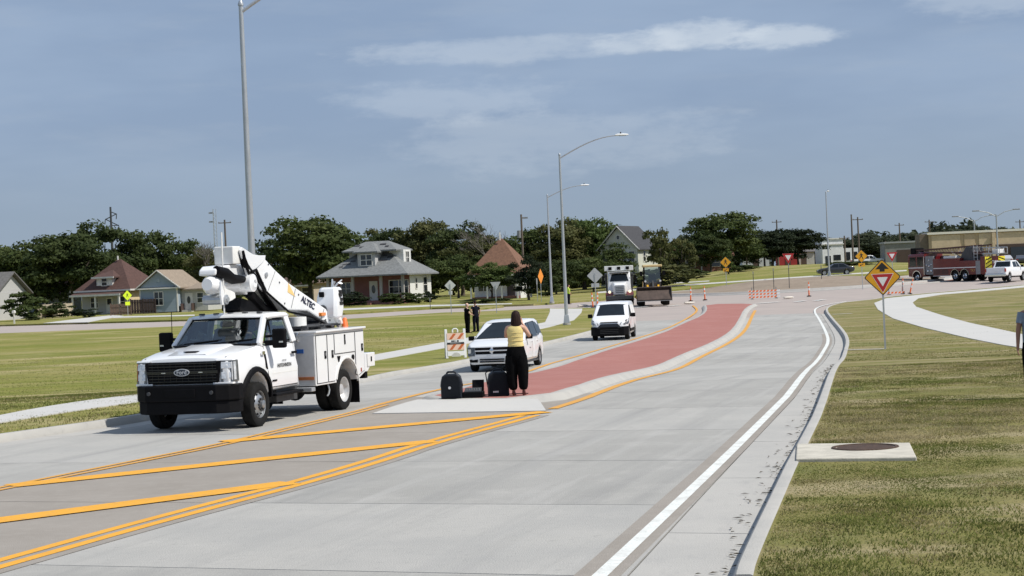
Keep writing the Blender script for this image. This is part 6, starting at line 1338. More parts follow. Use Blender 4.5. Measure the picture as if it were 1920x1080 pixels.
def tree(px, top, wpx, d, kind, tone, label, name='tree', group='trees behind the houses', base=K, cat='tree'):
    tree_n[0] += 1; i = tree_n[0]
    q = at(px, top, d); g0 = on(q.x, d, base); hgt = max(.6, q.z-g0.z); w = wpx/FPX*d
    t = thing(name, label, cat, g0, (i*2.4) % 6.28, group)
    cm = CR[kind][i % len(CR[kind])]; key = cm.name+tone
    me = MATS.get(key)
    if me is None: me = cm.copy(); me.materials[0] = LM[tone]; MATS[key] = me
    c = bpy.data.objects.new('crown', me); COL.objects.link(c); c.parent = t
    if kind != 'shrub':
        k = bpy.data.objects.new('trunk', (TRT if kind == 'thin' else TR)[i % 2 if kind == 'thin' else i % 4]); COL.objects.link(k); k.parent = t; k.scale = (hgt*.9, hgt*.9, hgt)
    c.scale = (w*1.22, w*1.22, hgt*.93); return t
T_ = [ # px, top, width, distance, kind, tone, label
 (-20, 452, 170, 262, 'spread', 'mid', 'green tree at the left edge above the cut off house'),
 (62, 436, 170, 255, 'round', 'mid', 'broad green tree above the dusty red roof'),
 (130, 424, 170, 250, 'round', 'dark', 'dark broad tree left of the brown roofed bungalow'),
 (188, 411, 150, 258, 'round', 'dark', 'tallest tree of the left group, below the pylon'),
 (238, 446, 110, 262, 'tall', 'mid', 'tree just right of the pylon, behind the brown roof ridge'),
 (278, 428, 110, 268, 'tall', 'dark', 'dark tree behind the gap between brown and blue houses'),
 (330, 437, 110, 270, 'round', 'mid', 'dark green tree directly behind the blue house gable'),
 (398, 452, 100, 240, 'spread', 'olive', 'olive green tree behind the blue house wing, with bare twigs'),
 (505, 438, 110, 268, 'tall', 'dark', 'dark tree beside the nearest light pole, right of it'),
 (470, 470, 90, 275, 'round', 'dark', 'dark tree directly behind the nearest light pole'),
 (575, 385, 190, 245, 'round', 'mid', 'very large rounded tree left of the grey roofed bungalow'),
 (640, 440, 110, 270, 'round', 'dark', 'dark tree between the large rounded tree and the grey roof'),
 (700, 418, 100, 290, 'tall', 'olive', 'tall tree behind the left end of the grey roof'),
 (745, 412, 110, 285, 'round', 'dark', 'dark tree behind the grey roof ridge, left one'),
 (795, 402, 130, 280, 'round', 'olive', 'broad olive tree behind the right end of the grey roof'),
 (862, 414, 120, 275, 'round', 'dark', 'dark tree between the grey roof and the bare tree'),
 (900, 430, 110, 262, 'spread', 'olive', 'olive tree just left of the rust brown roof'),
 (990, 420, 110, 262, 'round', 'mid', 'green tree right of the bare tree, behind the utility pole'),
 (1050, 408, 120, 258, 'round', 'olive', 'olive tree behind the two curved arm light poles'),
 (1090, 392, 140, 262, 'round', 'fresh', 'tallest fresh green tree right of the curved arm light pole'),
 (1138, 412, 110, 268, 'round', 'mid', 'green tree touching the left side of the tall gabled house'),
 (1190, 440, 110, 300, 'round', 'dark', 'dark tree behind the tall gabled house roof'),
 (1040, 480, 110, 232, 'round', 'dark', 'low dark tree behind the base of the curved arm poles'),
 (1110, 478, 110, 236, 'spread', 'mid', 'low green tree behind the square sign back'),
 (856, 470, 110, 240, 'spread', 'mid', 'green tree filling the gap right of the grey roofed bungalow'),
 (1356, 385, 136, 300, 'round', 'mid', 'large crowned tree standing alone right of centre'),
 (1330, 436, 80, 292, 'round', 'dark', 'lower dark tree at the left foot of the large lone crown'),
 (1398, 440, 70, 310, 'round', 'dark', 'dark tree at the right foot of the large lone crown'),
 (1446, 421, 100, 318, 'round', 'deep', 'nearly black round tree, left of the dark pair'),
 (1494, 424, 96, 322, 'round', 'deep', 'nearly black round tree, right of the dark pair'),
 (1152, 448, 76, 246, 'tall', 'mid', 'green tree overlapping the left eave of the tall gabled house'),
 (1215, 470, 60, 300, 'round', 'dark', 'dark tree just right of the tall gabled house wall'),
 (1262, 450, 80, 296, 'round', 'mid', 'green tree behind the loader, right of the thin tree'),
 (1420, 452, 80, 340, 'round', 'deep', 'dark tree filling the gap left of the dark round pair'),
 (1236, 416, 70, 255, 'thin', 'olive', 'thin sparse tree right of the tall gabled house'),
 (1276, 440, 56, 262, 'thin', 'olive', 'smaller sparse tree right of the thin tree'),
]
for a in T_: tree(*a)
for a in [(920, 486, 100, 196, 'spread', 'fresh', 'bright green small tree before the rust roofed house'), (988, 474, 70, 194, 'tall', 'deep', 'dark small tree at the right corner of the rust roofed house'), (1364, 462, 40, 262, 'cone', 'fresh', 'small pale conifer behind the left walking person sign')]:
    tree(*a, group='small garden trees')
FT = [(1545, 442, 80, 'left of the bare light pole'), (1585, 446, 90, 'behind the white building'), (1630, 430, 100, 'behind the walking person sign on the right'), (1680, 432, 110, 'left of the tan store roof'), (1735, 428, 110, 'behind the left end of the tan store roof'),
      (1790, 424, 100, 'behind the tan roof, left of the double arm lights'), (1840, 418, 110, 'behind the first double arm light'), (1890, 422, 110, 'behind the second double arm light'), (1945, 420, 110, 'at the right edge above the tan store'), (1285, 462, 80, 'beyond the low brick house'), (1560, 468, 60, 'just behind the white building roof'), (1610, 440, 90, 'behind the tall timber poles'), (1655, 446, 90, 'right of the tall timber poles'), (1705, 440, 90, 'above the grey flat roofed shed'), (1765, 430, 90, 'just right of the timber pole at the store corner'), (1815, 428, 80, 'left of the first double arm light'), (1865, 424, 80, 'between the two double arm lights')]
for px_, top, w, lab in FT: tree(px_, top, w, 440, 'spread', 'far', 'distant haze tinted tree '+lab, group='distant trees on the right')
# shrubs
SH = [(44, 534, 78, 206, 'mid', 'flowering bush tree before the cut off house'), (108, 560, 60, 216, 'dark', 'dark bush behind the pale board fence'), (158, 572, 54, 208, 'deep', 'clipped dark hedge left of the brown bungalow porch'), (60, 590, 34, 204, 'dark', 'low bush beside the white letter box'),
      (664, 540, 62, 204, 'deep', 'dark rounded shrub left of the bungalow door steps'), (745, 540, 62, 204, 'dark', 'dark rounded shrub right of the bungalow door'), (778, 545, 44, 203, 'mid', 'green shrub under the wide porch window'), (800, 541, 38, 206, 'deep', 'dark shrub at the right corner of the bungalow'), (632, 552, 34, 210, 'dark', 'small shrub behind the boom bucket'),
      (1252, 486, 110, 236, 'olive', 'large loose shrub right of the loader cab'), (1300, 500, 60, 262, 'mid', 'green shrub at the edge of the low brick house'), (1385, 492, 60, 268, 'mid', 'green shrub right of the left walking person sign'), (1600, 503, 90, 262, 'dark', 'low hedge behind the right walking person sign'), (1572, 504, 60, 265, 'mid', 'low hedge right of the bare light pole'),
      (905, 556, 90, 188, 'dark', 'low planting before the rust roofed house'), (1165, 500, 60, 240, 'dark', 'dark shrub at the foot of the tall gabled house, left'), (1205, 512, 50, 240, 'mid', 'green shrub at the foot of the tall gabled house, right'), (1020, 500, 60, 215, 'dark', 'dark shrub right of the rust roofed house'), (1405, 498, 40, 275, 'dark', 'dark shrub under the large lone crown')]
for px_, top, w, d, tone, lab in SH: tree(px_, top, w, d, 'shrub', tone, lab, 'shrub', 'shrubs around the houses', cat='shrub')
# bare tree
def bare_tree(px, top, d, label, seed, spread=.32):
    g = random.Random(seed); q = at(px, top, d); g0 = on(q.x, d, K); h_ = q.z-g0.z; t = thing('bare_tree', label, 'tree', g0, 0, 'leafless trees'); b = MB()
    tw = MB()
    def grow(p, dr, ln, r, k):
        e = p+dr*ln; m = p.lerp(e, .5)+Vector((g.uniform(-.06, .06)*ln, g.uniform(-.06, .06)*ln, 0)); (b if k > 2 else tw).tube([p, m, e], [r, r*.8, r*.6], 6 if k > 2 else 4, False)
        if k:
            for _ in range(3 if k > 1 else 4):
                nd = (dr+Vector((g.gauss(0, spread), g.gauss(0, spread), g.uniform(-.1, .25)))).normalized(); grow(e if g.random() > .3 else m, nd, ln*g.uniform(.62, .85), r*.58, k-1)
    grow(Vector((0, 0, -.05)), Vector((0, 0, 1)), h_*.30, h_*.022, 5)
    b.build('trunk', M_barkg, t, smooth=60, fix=False); tw.build('twigs', M_barkg, t, fix=False)['kind'] = 'stuff'
bare_tree(930, 400, 258, 'leafless grey tree left of the utility pole', 4, .42); bare_tree(905, 425, 262, 'smaller leafless tree left of the grey leafless one', 9, .4); bare_tree(398, 430, 236, 'bare snag poking above the olive tree', 6, .5)

# woods closing the view behind: one leafy mass each
def woods(name, label, x0, x1, y0, y1, zmax, n, tone, seed, leaf=.55):
    g = np.random.default_rng(seed); nc = int((x1-x0)*(y1-y0)/(14 if leaf < .6 else 4)); C = np.stack([g.uniform(x0, x1, nc), g.uniform(y0, y1, nc), g.uniform(.1, 1, nc)**.8*zmax*g.uniform(.55, 1, nc)], 1)
    if leaf > .6: C[:, 2] *= .78+.22*np.sin(C[:, 0]*.21)*np.sin(C[:, 0]*.087+1)
    idx = g.integers(0, nc, n); d = g.normal(size=(n, 3)); d /= np.linalg.norm(d, axis=1)[:, None]
    P = C[idx]+d*g.uniform(.8, 2.0, n)[:, None]; P[:, 2] = np.maximum(P[:, 2], .2)
    nn = d+g.normal(0, .5, (n, 3)); nn /= np.linalg.norm(nn, axis=1)[:, None]; t = np.cross(nn, g.normal(size=(n, 3))); t /= np.linalg.norm(t, axis=1)[:, None]; b = np.cross(nn, t); s = leaf*g.uniform(.5, 1.3, n)[:, None]
    V = np.stack([P-t*s, P-b*s*.6, P+t*s, P+b*s*.6], 1).reshape(-1, 3); V[:, 2] += K+np.repeat(np.array([H(a, b_) for a, b_ in C[:, :2]])[idx], 4)
    me = bpy.data.meshes.new(name); me.vertices.add(n*4); me.vertices.foreach_set('co', V.ravel()); me.loops.add(n*4); me.loops.foreach_set('vertex_index', np.arange(n*4)); me.polygons.add(n); me.polygons.foreach_set('loop_start', np.arange(n)*4); me.update(calc_edges=True); me.materials.append(LM[tone])
    o = bpy.data.objects.new(name, me); COL.objects.link(o); struct(o, 'stuff'); tag(o, label, 'woods')
woods('woods', 'dense dark green wood behind the houses on the left', -95, 24, 286, 300, 7.5, 26000, 'dark', 3)
woods('woods', 'far haze greyed wood along the skyline on the right', 24, 260, 470, 486, 11.0, 60000, 'far', 4, .75)
# ================================================================== light poles, utility poles, signs, barricades, props
def light_pole(px, py, d, hgt, reach, rise, label, yaw=0, r0_=.115, r1_=.06, flange=True, z=K):
    q = at(px, py, d); hgt = at(*hgt, d).z-H(q.x, d)-z
    t = thing('light_pole', label, 'street light', on(q.x, d, z), R(yaw), 'curved arm light poles')
    MB().lathe([(.24, -.05), (.24, .10), (.22, .12), (.005, .12)], 16).build('footing', M_kerb, t)
    MB().hexa([(-.19, -.19, .12), (.19, -.19, .12), (.19, .19, .12), (-.19, .19, .12)], [(-.13, -.13, .62), (.13, -.13, .62), (.13, .13, .62), (-.13, .13, .62)]).build('base_cover', M_galv, t, bevel=.02)
    MB().tube([(0, 0, .5), (0, 0, hgt*.5), (0, 0, hgt)], [r0_, (r0_+r1_)/2, r1_], 16).build('pole', M_galv, t, smooth=40)
    MB().lathe([(r1_+.015, hgt-.05), (r1_+.02, hgt), (r1_*.7, hgt+.09), (.004, hgt+.1)], 14).build('pole_cap', M_galv, t, smooth=40)
    pts = [(reach*u, 0, hgt-.22+rise*math.sin(u*math.pi/2)) for u in [i/8 for i in range(9)]]
    MB().tube([(0, 0, hgt-.24)]+pts, [.06]+[.05-.018*i/8 for i in range(9)], 10).build('arm', M_galv, t, smooth=40)
    ex, ez = pts[-1][0], pts[-1][2]
    l = MB().loft([[(ex+a, y*w, ez+.02+zz*hh) for y, zz in ((-1, 0), (-.8, .6), (0, 1), (.8, .6), (1, 0), (.7, -.5), (-.7, -.5))] for a, w, hh in ((-.12, .05, .05), (.05, .12, .09), (.35, .15, .09), (.62, .13, .06), (.70, .06, .03))], True).build('lamp_head', M_whitem, t, smooth=45)
    MB().box(ex+.1, ex+.55, -.10, .10, ez-.045, ez-.02).build('lens', M_lamp, l); MB().lathe([(.04, ez+.1), (.04, ez+.2), (.005, ez+.21)], 10, c=(ex+.22, 0, 0)).build('photocell', M_dgrey, l)
    return t
light_pole(484, 744, 51, (440, 8), 2.4, 1.0, 'nearest tall grey light pole, rising behind the bucket truck', 0)
light_pole(1063, 613, 115, (1049, 290), 3.6, 1.25, 'curved arm light pole standing on grass left of the cargo van', 0)
light_pole(1035, 572, 176, (1025, 366), 3.3, 1.0, 'farther curved arm light pole beside the wide footpath', 0)
light_pole(1555, 517, 228, (1549, 360), 1.2, .35, 'light pole at the roundabout with its arm pointing away', 70)
def double_pole(px, py, d, hgt, label):
    q = at(px, py, d); hgt = at(*hgt, d).z-H(q.x, d)-K; t = thing('double_light_pole', label, 'street light', on(q.x, d, K), 0, 'double arm car park lights'); MB().tube([(0, 0, 0), (0, 0, hgt)], [.16, .10], 12).build('pole', M_galv, t)
    for s_ in (1, -1):
        MB().tube([(0, 0, hgt-.3), (s_*1.2, 0, hgt+.35), (s_*2.6, 0, hgt+.65)], .06, 8).build('arm', M_galv, t); MB().box(min(s_*2.5, s_*3.5), max(s_*2.5, s_*3.5), -.2, .2, hgt+.58, hgt+.74).build('lamp_head', M_grey, t, bevel=.04)
double_pole(1830, 500, 300, (1830, 412), 'double arm light above the left part of the tan store'); double_pole(1872, 500, 276, (1872, 402), 'double arm light in front of the tan store, right one')
M_wood = mat('pole_timber', (.12, .095, .075), .9, var=.25, scale=4, stretch=(1, 1, .15), bump=.3)
def util_pole(px, py, top, d, label, arm=True, xf=False):
    q = at(px, top, d); g0 = on(q.x, d, K); h_ = q.z-g0.z; t = thing('utility_pole', label, 'utility pole', g0, 0, 'timber utility poles'); MB().tube([(0, 0, 0), (0, 0, h_)], [.18, .12], 10).build('pole', M_wood, t, smooth=40)
    if arm:
        MB().box(-.9, .9, -.06, .06, h_-.5, h_-.38).build('crossarm', M_wood, t)
        for x in (-.8, .8): MB().lathe([(.05, h_-.38), (.07, h_-.3), (.03, h_-.2)], 8, c=(x, 0, 0)).build('insulator', M_grey, t)
    if xf: MB().lathe([(.24, h_-2.9), (.24, h_-2.0), (.05, h_-1.95)], 12, c=(-.35, 0, 0), caps=True).build('transformer', M_grey, t); MB().box(-.1, .8, -.1, .1, h_-.55, h_-.35).build('lamp_arm', M_grey, t)
util_pole(977, 560, 402, 232, 'utility pole with transformer between the rust roof and the curved arm lights', False, True)
for px_, top, d, lab in ((1583, 442, 330, 'shorter pole left of the tall pair by the white building'), (1596, 402, 318, 'tallest timber pole right of the white building'), (1608, 407, 322, 'timber pole just right of the tallest one'), (1686, 418, 360, 'timber pole left of the fire engine'), (1742, 412, 380, 'timber pole rising behind the tan store corner'), (1456, 412, 345, 'pole top poking above the dark round pair'), (1912, 412, 380, 'timber pole above the store at the right edge'), (1432, 456, 320, 'short pole before the dark round trees'), (1660, 452, 345, 'short pole behind the yellow yield ahead sign'), (421, 412, 262, 'pole with lamp right of the lattice mast')): util_pole(px_, 500, top, d, lab, arm=(top > 405))
# pylon with zig-zag arms
q = at(207, 388, 390); g0 = on(q.x, 390, K); h_ = q.z-g0.z; t = thing('power_pylon', 'dark power line pole with zig zag arms above the left trees', 'pylon', g0)
MB().tube([(0, 0, 0), (0, 0, h_)], [.35, .2], 10).build('pole', M_dgrey, t)
for a, b in (((0, h_-1.0), (1.3, h_-1.6)), ((1.2, h_-1.5), (-1.2, h_-2.6)), ((-1.2, h_-2.5), (1.6, h_-4.0)), ((1.6, h_-3.9), (-.2, h_-3.9))): MB().bar((a[0], 0, a[1]), (b[0], 0, b[1]), .18, .18).build('arm', M_dgrey, t)
for x, z in ((1.2, h_-1.7), (-1.2, h_-2.7), (1.6, h_-4.1)): MB().tube([(x, 0, z), (x-.1, 0, z-.9)], .10, 6).build('insulator', M_dgrey, t)
q = at(401, 392, 420); g0 = on(q.x, 420, K); h_ = q.z-g0.z; t = thing('lattice_mast', 'thin lattice radio mast above the olive tree', 'mast', g0)
for a in range(3): x, y = .42*math.cos(a*2.09), .42*math.sin(a*2.09); MB().tube([(x, y, 0), (x, y, h_)], .06, 6).build('leg', M_galv, t)
for i in range(int(h_/.9)):
    z = i*.9
    for a in range(3): x, y = .42*math.cos(a*2.09), .42*math.sin(a*2.09); x2, y2 = .42*math.cos(a*2.09+2.09), .42*math.sin(a*2.09+2.09); MB().bar((x, y, z), (x2, y2, z+.9), .04, .04).build('brace', M_galv, t)
for z in (h_-1, h_-3): MB().box(-1.2, -.3, -.2, .2, z, z+.3).build('antenna', M_grey, t)

# ---- signs (local: face towards -y)
def post(t, h_, r=.03): MB().box(-r, r, -r*.6, r*.6, -.02, h_).build('post', M_galv, t)
def rounded(poly, r, n=3):
    out = []; N = len(poly)
    for i in range(N):
        p0, p1, p2 = Vector(poly[i-1]), Vector(poly[i]), Vector(poly[(i+1) % N]); a = p1+(p0-p1).normalized()*r; b = p1+(p2-p1).normalized()*r
        for k in range(n+1): u = k/n; out.append(tuple(a.lerp(p1, u).lerp(p1.lerp(b, u), u)))
    return out
def plate(par, name, poly, y0, y1, m): return MB().prism(poly, XZ, y0, y1).build(name, m, par)
def dia(c, s_): return [(0, c-s_), (s_, c), (0, c+s_), (-s_, c)]
def walker(par, cx, cz, k, y, m):
    P = lambda pts: [(cx+a*k, cz+b*k) for a, b in pts]
    sm = MB(); sm.prism(P([(.09*math.cos(a)-.05, .58+.09*math.sin(a)) for a in [6.283*i/12 for i in range(12)]]), XZ, y-.003, y)
    sm.prism(P([(-.16, .44), (.10, .44), (.16, .38), (.34, .14), (.28, .10), (.10, .28), (.12, .02), (.34, -.50), (.22, -.52), (.02, -.10), (-.06, -.12), (-.20, -.30), (-.28, -.52), (-.40, -.50), (-.30, -.24), (-.14, .02), (-.12, .28), (-.20, .20), (-.30, .02), (-.36, .04), (-.26, .26)]), XZ, y-.003, y)
    return sm.build('walking_figure', m, par)
q = G(1660, 655, K); t = thing('yield_ahead_sign', 'yellow diamond sign with black arrow over a red yield triangle', 'road sign', q, R(-3)); S1, c = .655, 2.56
post(t, 2.6)
o = plate(t, 'sign_plate', rounded(dia(c, S1), .07), -.035, -.03, M_alu); f = plate(o, 'border', rounded(dia(c, S1-.004), .07), -.038, -.035, M_ink); f = plate(o, 'face', rounded(dia(c, S1-.045), .06), -.0395, -.038, M_sgny)
plate(o, 'arrow', [(-.055*1.6, c+.20), (.055*1.6, c+.20), (.088, c+.29), (.24, c+.29), (0, c+.53), (-.24, c+.29), (-.088, c+.29)], -.0415, -.0395, M_ink)
tri = lambda w, cz: [(-w, cz+w*.577), (0, cz-w*1.155), (w, cz+w*.577)]
plate(o, 'triangle_edge', rounded(tri(.40, c-.105), .03), -.041, -.0395, M_refw); plate(o, 'triangle', rounded(tri(.375, c-.105), .03), -.0425, -.041, M_sgnr); plate(o, 'triangle_centre', rounded(tri(.19, c-.105), .02), -.0435, -.0425, M_refw)
def ped_sign(px, py, d, label, zc, arrow=1, face=-1, size=.60, by=None):
    q = at(px, py, d); t = thing('pedestrian_sign', label, 'road sign', on(q.x, d, by if by is not None else K), 0, 'yellow walking person signs'); post(t, zc)
    o = plate(t, 'sign_plate', rounded(dia(zc, size), .06), -.035, -.03, M_alu); plate(o, 'border', rounded(dia(zc, size-.006), .06), -.038, -.035, M_ink); plate(o, 'face', rounded(dia(zc, size-.04), .05), -.040, -.038, M_sgny); walker(o, 0, zc, size*.85, -.0405, M_ink)
    z = zc-size-.20; p = plate(t, 'arrow_plate', rounded([(-.30, z-.16), (.30, z-.16), (.30, z+.16), (-.30, z+.16)], .03), -.038, -.032, M_sgny)
    plate(p, 'arrow', [(.2, z+.11), (.0, z+.02), (.05, z+.10), (-.16, z+.02)][:0] or [(-.18, z-.10), (-.02, z-.10), (-.06, z-.05), (.18, z+.07), (.14, z+.11), (-.10, z-.01), (-.14, z+.04)], -.041, -.038, M_ink); return t
ped_sign(1362, 530, 196, 'yellow walking person sign standing alone left of the yield sign', 3.0, by=.15)
ped_sign(1617, 528, 172, 'yellow walking person sign left of the yield ahead sign', 3.05)
def yield_sign(px, py, d, label, zc, back=False, size=.48):
    q = at(px, py, d); t = thing('yield_sign', label, 'road sign', on(q.x, d, K), R(180 if back else 0), 'yield signs'); post(t, zc)
    o = plate(t, 'sign_plate', rounded(tri(size, zc), .05), -.035, -.03, M_alu); plate(o, 'face', rounded(tri(size-.01, zc), .05), -.038, -.035, M_sgnr); plate(o, 'centre', rounded(tri(size*.52, zc), .03), -.040, -.038, M_refw); return t
yield_sign(1479, 510, 232, 'red and white yield sign before the round dark trees', 2.6, size=.75); yield_sign(1674, 520, 186, 'red and white yield sign peeking from behind the yield ahead sign', 2.75, size=.55)
yield_sign(931, 580, 150, 'grey back of a yield sign on the left verge by the street', 2.25, True, .42)
def back_diamond(px, py, d, label, zc, size, plate_z=True, m=M_alu, name='diamond_sign', wpl=.30):
    q = at(px, py, d); t = thing(name, label, 'road sign', on(q.x, d, K), 0); post(t, zc+size*.3)
    plate(t, 'sign_plate', rounded(dia(zc, size), .05), .02, .026, m)
    if plate_z: z = zc-size-.14; plate(t, 'lower_plate', rounded([(-wpl, z-.15), (wpl, z-.15), (wpl, z+.15), (-wpl, z+.15)], .02), .02, .026, m)
    return t
back_diamond(1118, 575, 141, 'grey back of a large diamond sign left of the dump truck', 2.75, .60); back_diamond(846, 581, 152, 'white backed narrow diamond sign beside the side street', 2.35, .46, wpl=.16, m=mat('pale_back', (.66, .67, .66), .5, .2))
q = at(1015, 560, 182); t = thing('orange_sign', 'narrow orange diamond sign turned edge on near the far light pole', 'road sign', on(q.x, 182, K), R(68)); post(t, 2.6); plate(t, 'sign_plate', rounded(dia(2.5, .75), .05), -.035, -.03, mat('orange_sheeting', (.75, .26, .03), .45))
q = at(240, 590, 208); t = thing('crossing_sign', 'fluorescent lime crossing sign on a post before the cream bungalow', 'road sign', on(q.x, 208, K), R(42)); post(t, 2.6); plate(t, 'sign_plate', rounded(dia(2.25, .58), .05), -.04, -.03, M_sgnl); plate(t, 'lower_plate', rounded([(-.3, 1.15), (.3, 1.15), (.3, 1.55), (-.3, 1.55)], .03), -.04, -.03, M_sgnl); walker(t, 0, 2.25, .4, -.041, M_ink)
q = at(1008, 560, 185); t = thing('sign_post', 'bare grey sign post near the orange edge on sign', 'post', on(q.x, 185, K)); post(t, 2.3); plate(t, 'sign_plate', [(-.06, 1.7), (.06, 1.7), (.06, 2.3), (-.06, 2.3)], -.03, -.02, M_alu)
for px_, d, lab, hh in ((806, 172, 'low dark marker post on the bungalow lawn', 1.0), (1542, 192, 'slim dark post on the dirt mound, right one', 2.2), (1414, 186, 'slim dark post behind the striped barricade, left one', 2.0), (1452, 186, 'slim dark post behind the striped barricade, right one', 2.2), (1481, 186, 'slim dark post between barricade and orange marker', 2.4)):
    q = at(px_, 560, d); t = thing('marker_post', lab, 'post', on(q.x, d, K)); MB().box(-.03, .03, -.02, .02, 0, hh).build('post', M_dgrey, t); MB().box(-.04, .04, -.025, .025, hh-.25, hh).build('post_head', M_grey, t)
# letter box
q = G(27, 607, K); t = thing('mailbox', 'white letter box on a white post by the side street', 'mailbox', q); MB().box(-.07, .07, -.07, .07, 0, 1.05).build('post', M_trim, t); MB().prism([(-.13, 1.05), (.13, 1.05), (.13, 1.22)]+[(.13*math.cos(R(a)), 1.22+.13*math.sin(R(a))) for a in range(30, 180, 30)]+[(-.13, 1.22)], XZ, -.32, .25).build('box', M_trim, t, bevel=.01); MB().bar((0, 0, .6), (0, -.3, 1.0), .06, .06).build('brace', M_trim, t)
# orange delineators and cones
def delineator(px, py, label, tilt=0, z=0.0):
    t = thing('traffic_marker', label, 'traffic marker', G(px, py, z), 0, 'orange and white traffic markers'); t.rotation_euler = (0, R(tilt), 0)
    MB().lathe([(.20, 0), (.22, .03), (.18, .07), (.06, .10)], 14, caps=True).build('base', M_black, t); MB().lathe([(.06, .08), (.055, 1.15), (.03, 1.2), (.03, 1.28), (.004, 1.3)], 12).build('post', M_orange, t, smooth=40)
    for z_ in (.55, .9): MB().lathe([(.062, z_), (.061, z_+.18)], 12).build('band', M_refw, t)
for px_, py_, lab, tl in ((1295, 565, 'orange marker left of the pair at the island tip', 2), (1322, 563, 'orange marker right of the pair at the island tip', -2), (1517, 556, 'orange marker standing alone right of the striped barricade', 0), (1112, 577, 'orange marker left of the dump truck', -3), (1120, 577, 'orange marker nearest the dump truck', 3), (1692, 550, 'orange marker leaning right of the yield ahead sign', 4), (1706, 551, 'most tilted orange marker, right of the leaning one', 14)): delineator(px_, py_, lab, tl)
for px_, py_, lab in ((1292, 570, 'low white and orange drum foot at the island tip'), (1478, 560, 'white sand bag on the road right of the striped barricade'), (1092, 575, 'white sand bags heaped near the wide footpath')):
    t = thing('sand_bag', lab, 'sand bag', G(px_, py_, 0), R(20)); b = MB()
    b.loft([[(x, .22*w*math.cos(a), .10+.10*w*math.sin(a)) for a in [6.283*i/10 for i in range(10)]] for x, w in ((-.45, .2), (-.38, .8), (0, 1.05), (.38, .8), (.45, .2))], True); b.build('bag', mat('sand_bag_cloth', (.62, .57, .50), .9, var=.15, bump=.4), t, smooth=50); MB().tube([(.44, 0, .10), (.55, .02, .13)], .03, 6).build('tie', M_trim, t)
def barricade3(px, py, label, w, rz, nb=3):
    t = thing('barricade', label, 'barricade', G(px, py, 0), R(rz)); 
    for x in (-w*.38, w*.38):
        MB().box(x-.03, x+.03, -.03, .03, 0, 1.0).build('upright', M_grey, t); MB().box(x-.03, x+.03, -.5, .5, 0, .05).build('foot', M_dgrey, t)
    for k in range(nb):
        z = .16+.26*k; bd = MB().box(-w/2, w/2, -.05, -.03, z-.07, z+.07).build('board', M_refw, t)
        n = int(w/.32)
        for i in range(n):
            x = -w/2+.32*i; MB().prism([(x, z-.07), (x+.20, z-.07), (min(x+.30, w/2), z+.07), (min(x+.10, w/2), z+.07)], XZ, -.056, -.05).build('stripe', M_orange, bd)
    return t
barricade3(1433, 560, 'wide orange and white striped barricade before the roundabout mound', 2.8, 3)
b3 = barricade3(1680, 552, 'low striped barricade pieces lying behind the yield ahead sign', 1.6, 6, 1)
# A-frame board by the minivan
q = G(855, 671, K); t = thing('a_frame_barricade', 'white A-frame sign board with orange stripes left of the minivan', 'barricade', q, R(6)); W2, tp = .37, 1.16
lean = .20
def FY(z): return -lean*(1-z/tp)-.03
for s_ in (1, -1):
    MB().hexa([(s_*W2-.05, FY(0)-.02, 0), (s_*W2+.05, FY(0)-.02, 0), (s_*W2+.05, FY(0)+.03, 0), (s_*W2-.05, FY(0)+.03, 0)], [(s_*W2-.05, FY(tp)-.02, tp), (s_*W2+.05, FY(tp)-.02, tp), (s_*W2+.05, FY(tp)+.03, tp), (s_*W2-.05, FY(tp)+.03, tp)]).build('leg', M_refw, t, bevel=.01)
    MB().hexa([(s_*W2-.05, .38, 0), (s_*W2+.05, .38, 0), (s_*W2+.05, .43, 0), (s_*W2-.05, .43, 0)], [(s_*W2-.05, .02, tp), (s_*W2+.05, .02, tp), (s_*W2+.05, .07, tp), (s_*W2-.05, .07, tp)]).build('leg', M_refw, t, bevel=.01)
MB().tube([(-.10, FY(1.0), 1.02), (-.10, FY(1.1), 1.12), (-.05, FY(1.15), 1.17), (.05, FY(1.15), 1.17), (.10, FY(1.1), 1.12), (.10, FY(1.0), 1.02)], .03, 8).build('carry_handle', M_refw, t, smooth=40)
pl_ = mat('pale_orange_sheeting', (.75, .52, .40), .5)
def slat(z0, z1, m, nm, y=0): return MB().hexa([(-W2+.03, FY(z0)-.035-y, z0), (W2-.03, FY(z0)-.035-y, z0), (W2-.03, FY(z0)-.015, z0), (-W2+.03, FY(z0)-.015, z0)], [(-W2+.03, FY(z1)-.035-y, z1), (W2-.03, FY(z1)-.035-y, z1), (W2-.03, FY(z1)-.015, z1), (-W2+.03, FY(z1)-.015, z1)]).build(nm, m, t)
dor = mat('dark_orange_stripe', (.50, .12, .03), .5)
for z0 in (.74, .32):
    s_ = slat(z0, z0+.26, pl_, 'panel')
    for x in (-.26, .06): MB().add([(x, FY(z0+.02)-.040, z0+.02), (x+.12, FY(z0+.02)-.040, z0+.02), (x+.30, FY(z0+.24)-.040, z0+.24), (x+.18, FY(z0+.24)-.040, z0+.24)], [(0, 1, 2, 3)]).build('stripe', dor, s_)
s_ = slat(.60, .73, M_refw, 'text_panel'); [MB().add([(x0, FY(.65)-.042, .65), (x1, FY(.65)-.042, .65), (x1, FY(.71)-.042, .71), (x0, FY(.71)-.042, .71)], [(0, 1, 2, 3)]).build('lettering', M_ink, s_) for x0, x1 in ((-.17, -.12), (-.11, -.06), (-.04, .0), (.05, .13))]
s_ = slat(.55, .63, M_ink, 'dark_panel', .005); MB().add([(-.22, FY(.59)-.046, .58), (.20, FY(.59)-.046, .58), (.20, FY(.61)-.046, .605), (-.22, FY(.61)-.046, .605)], [(0, 1, 2, 3)]).build('lettering', mat('grey_ink', (.25, .24, .23), .6), s_)
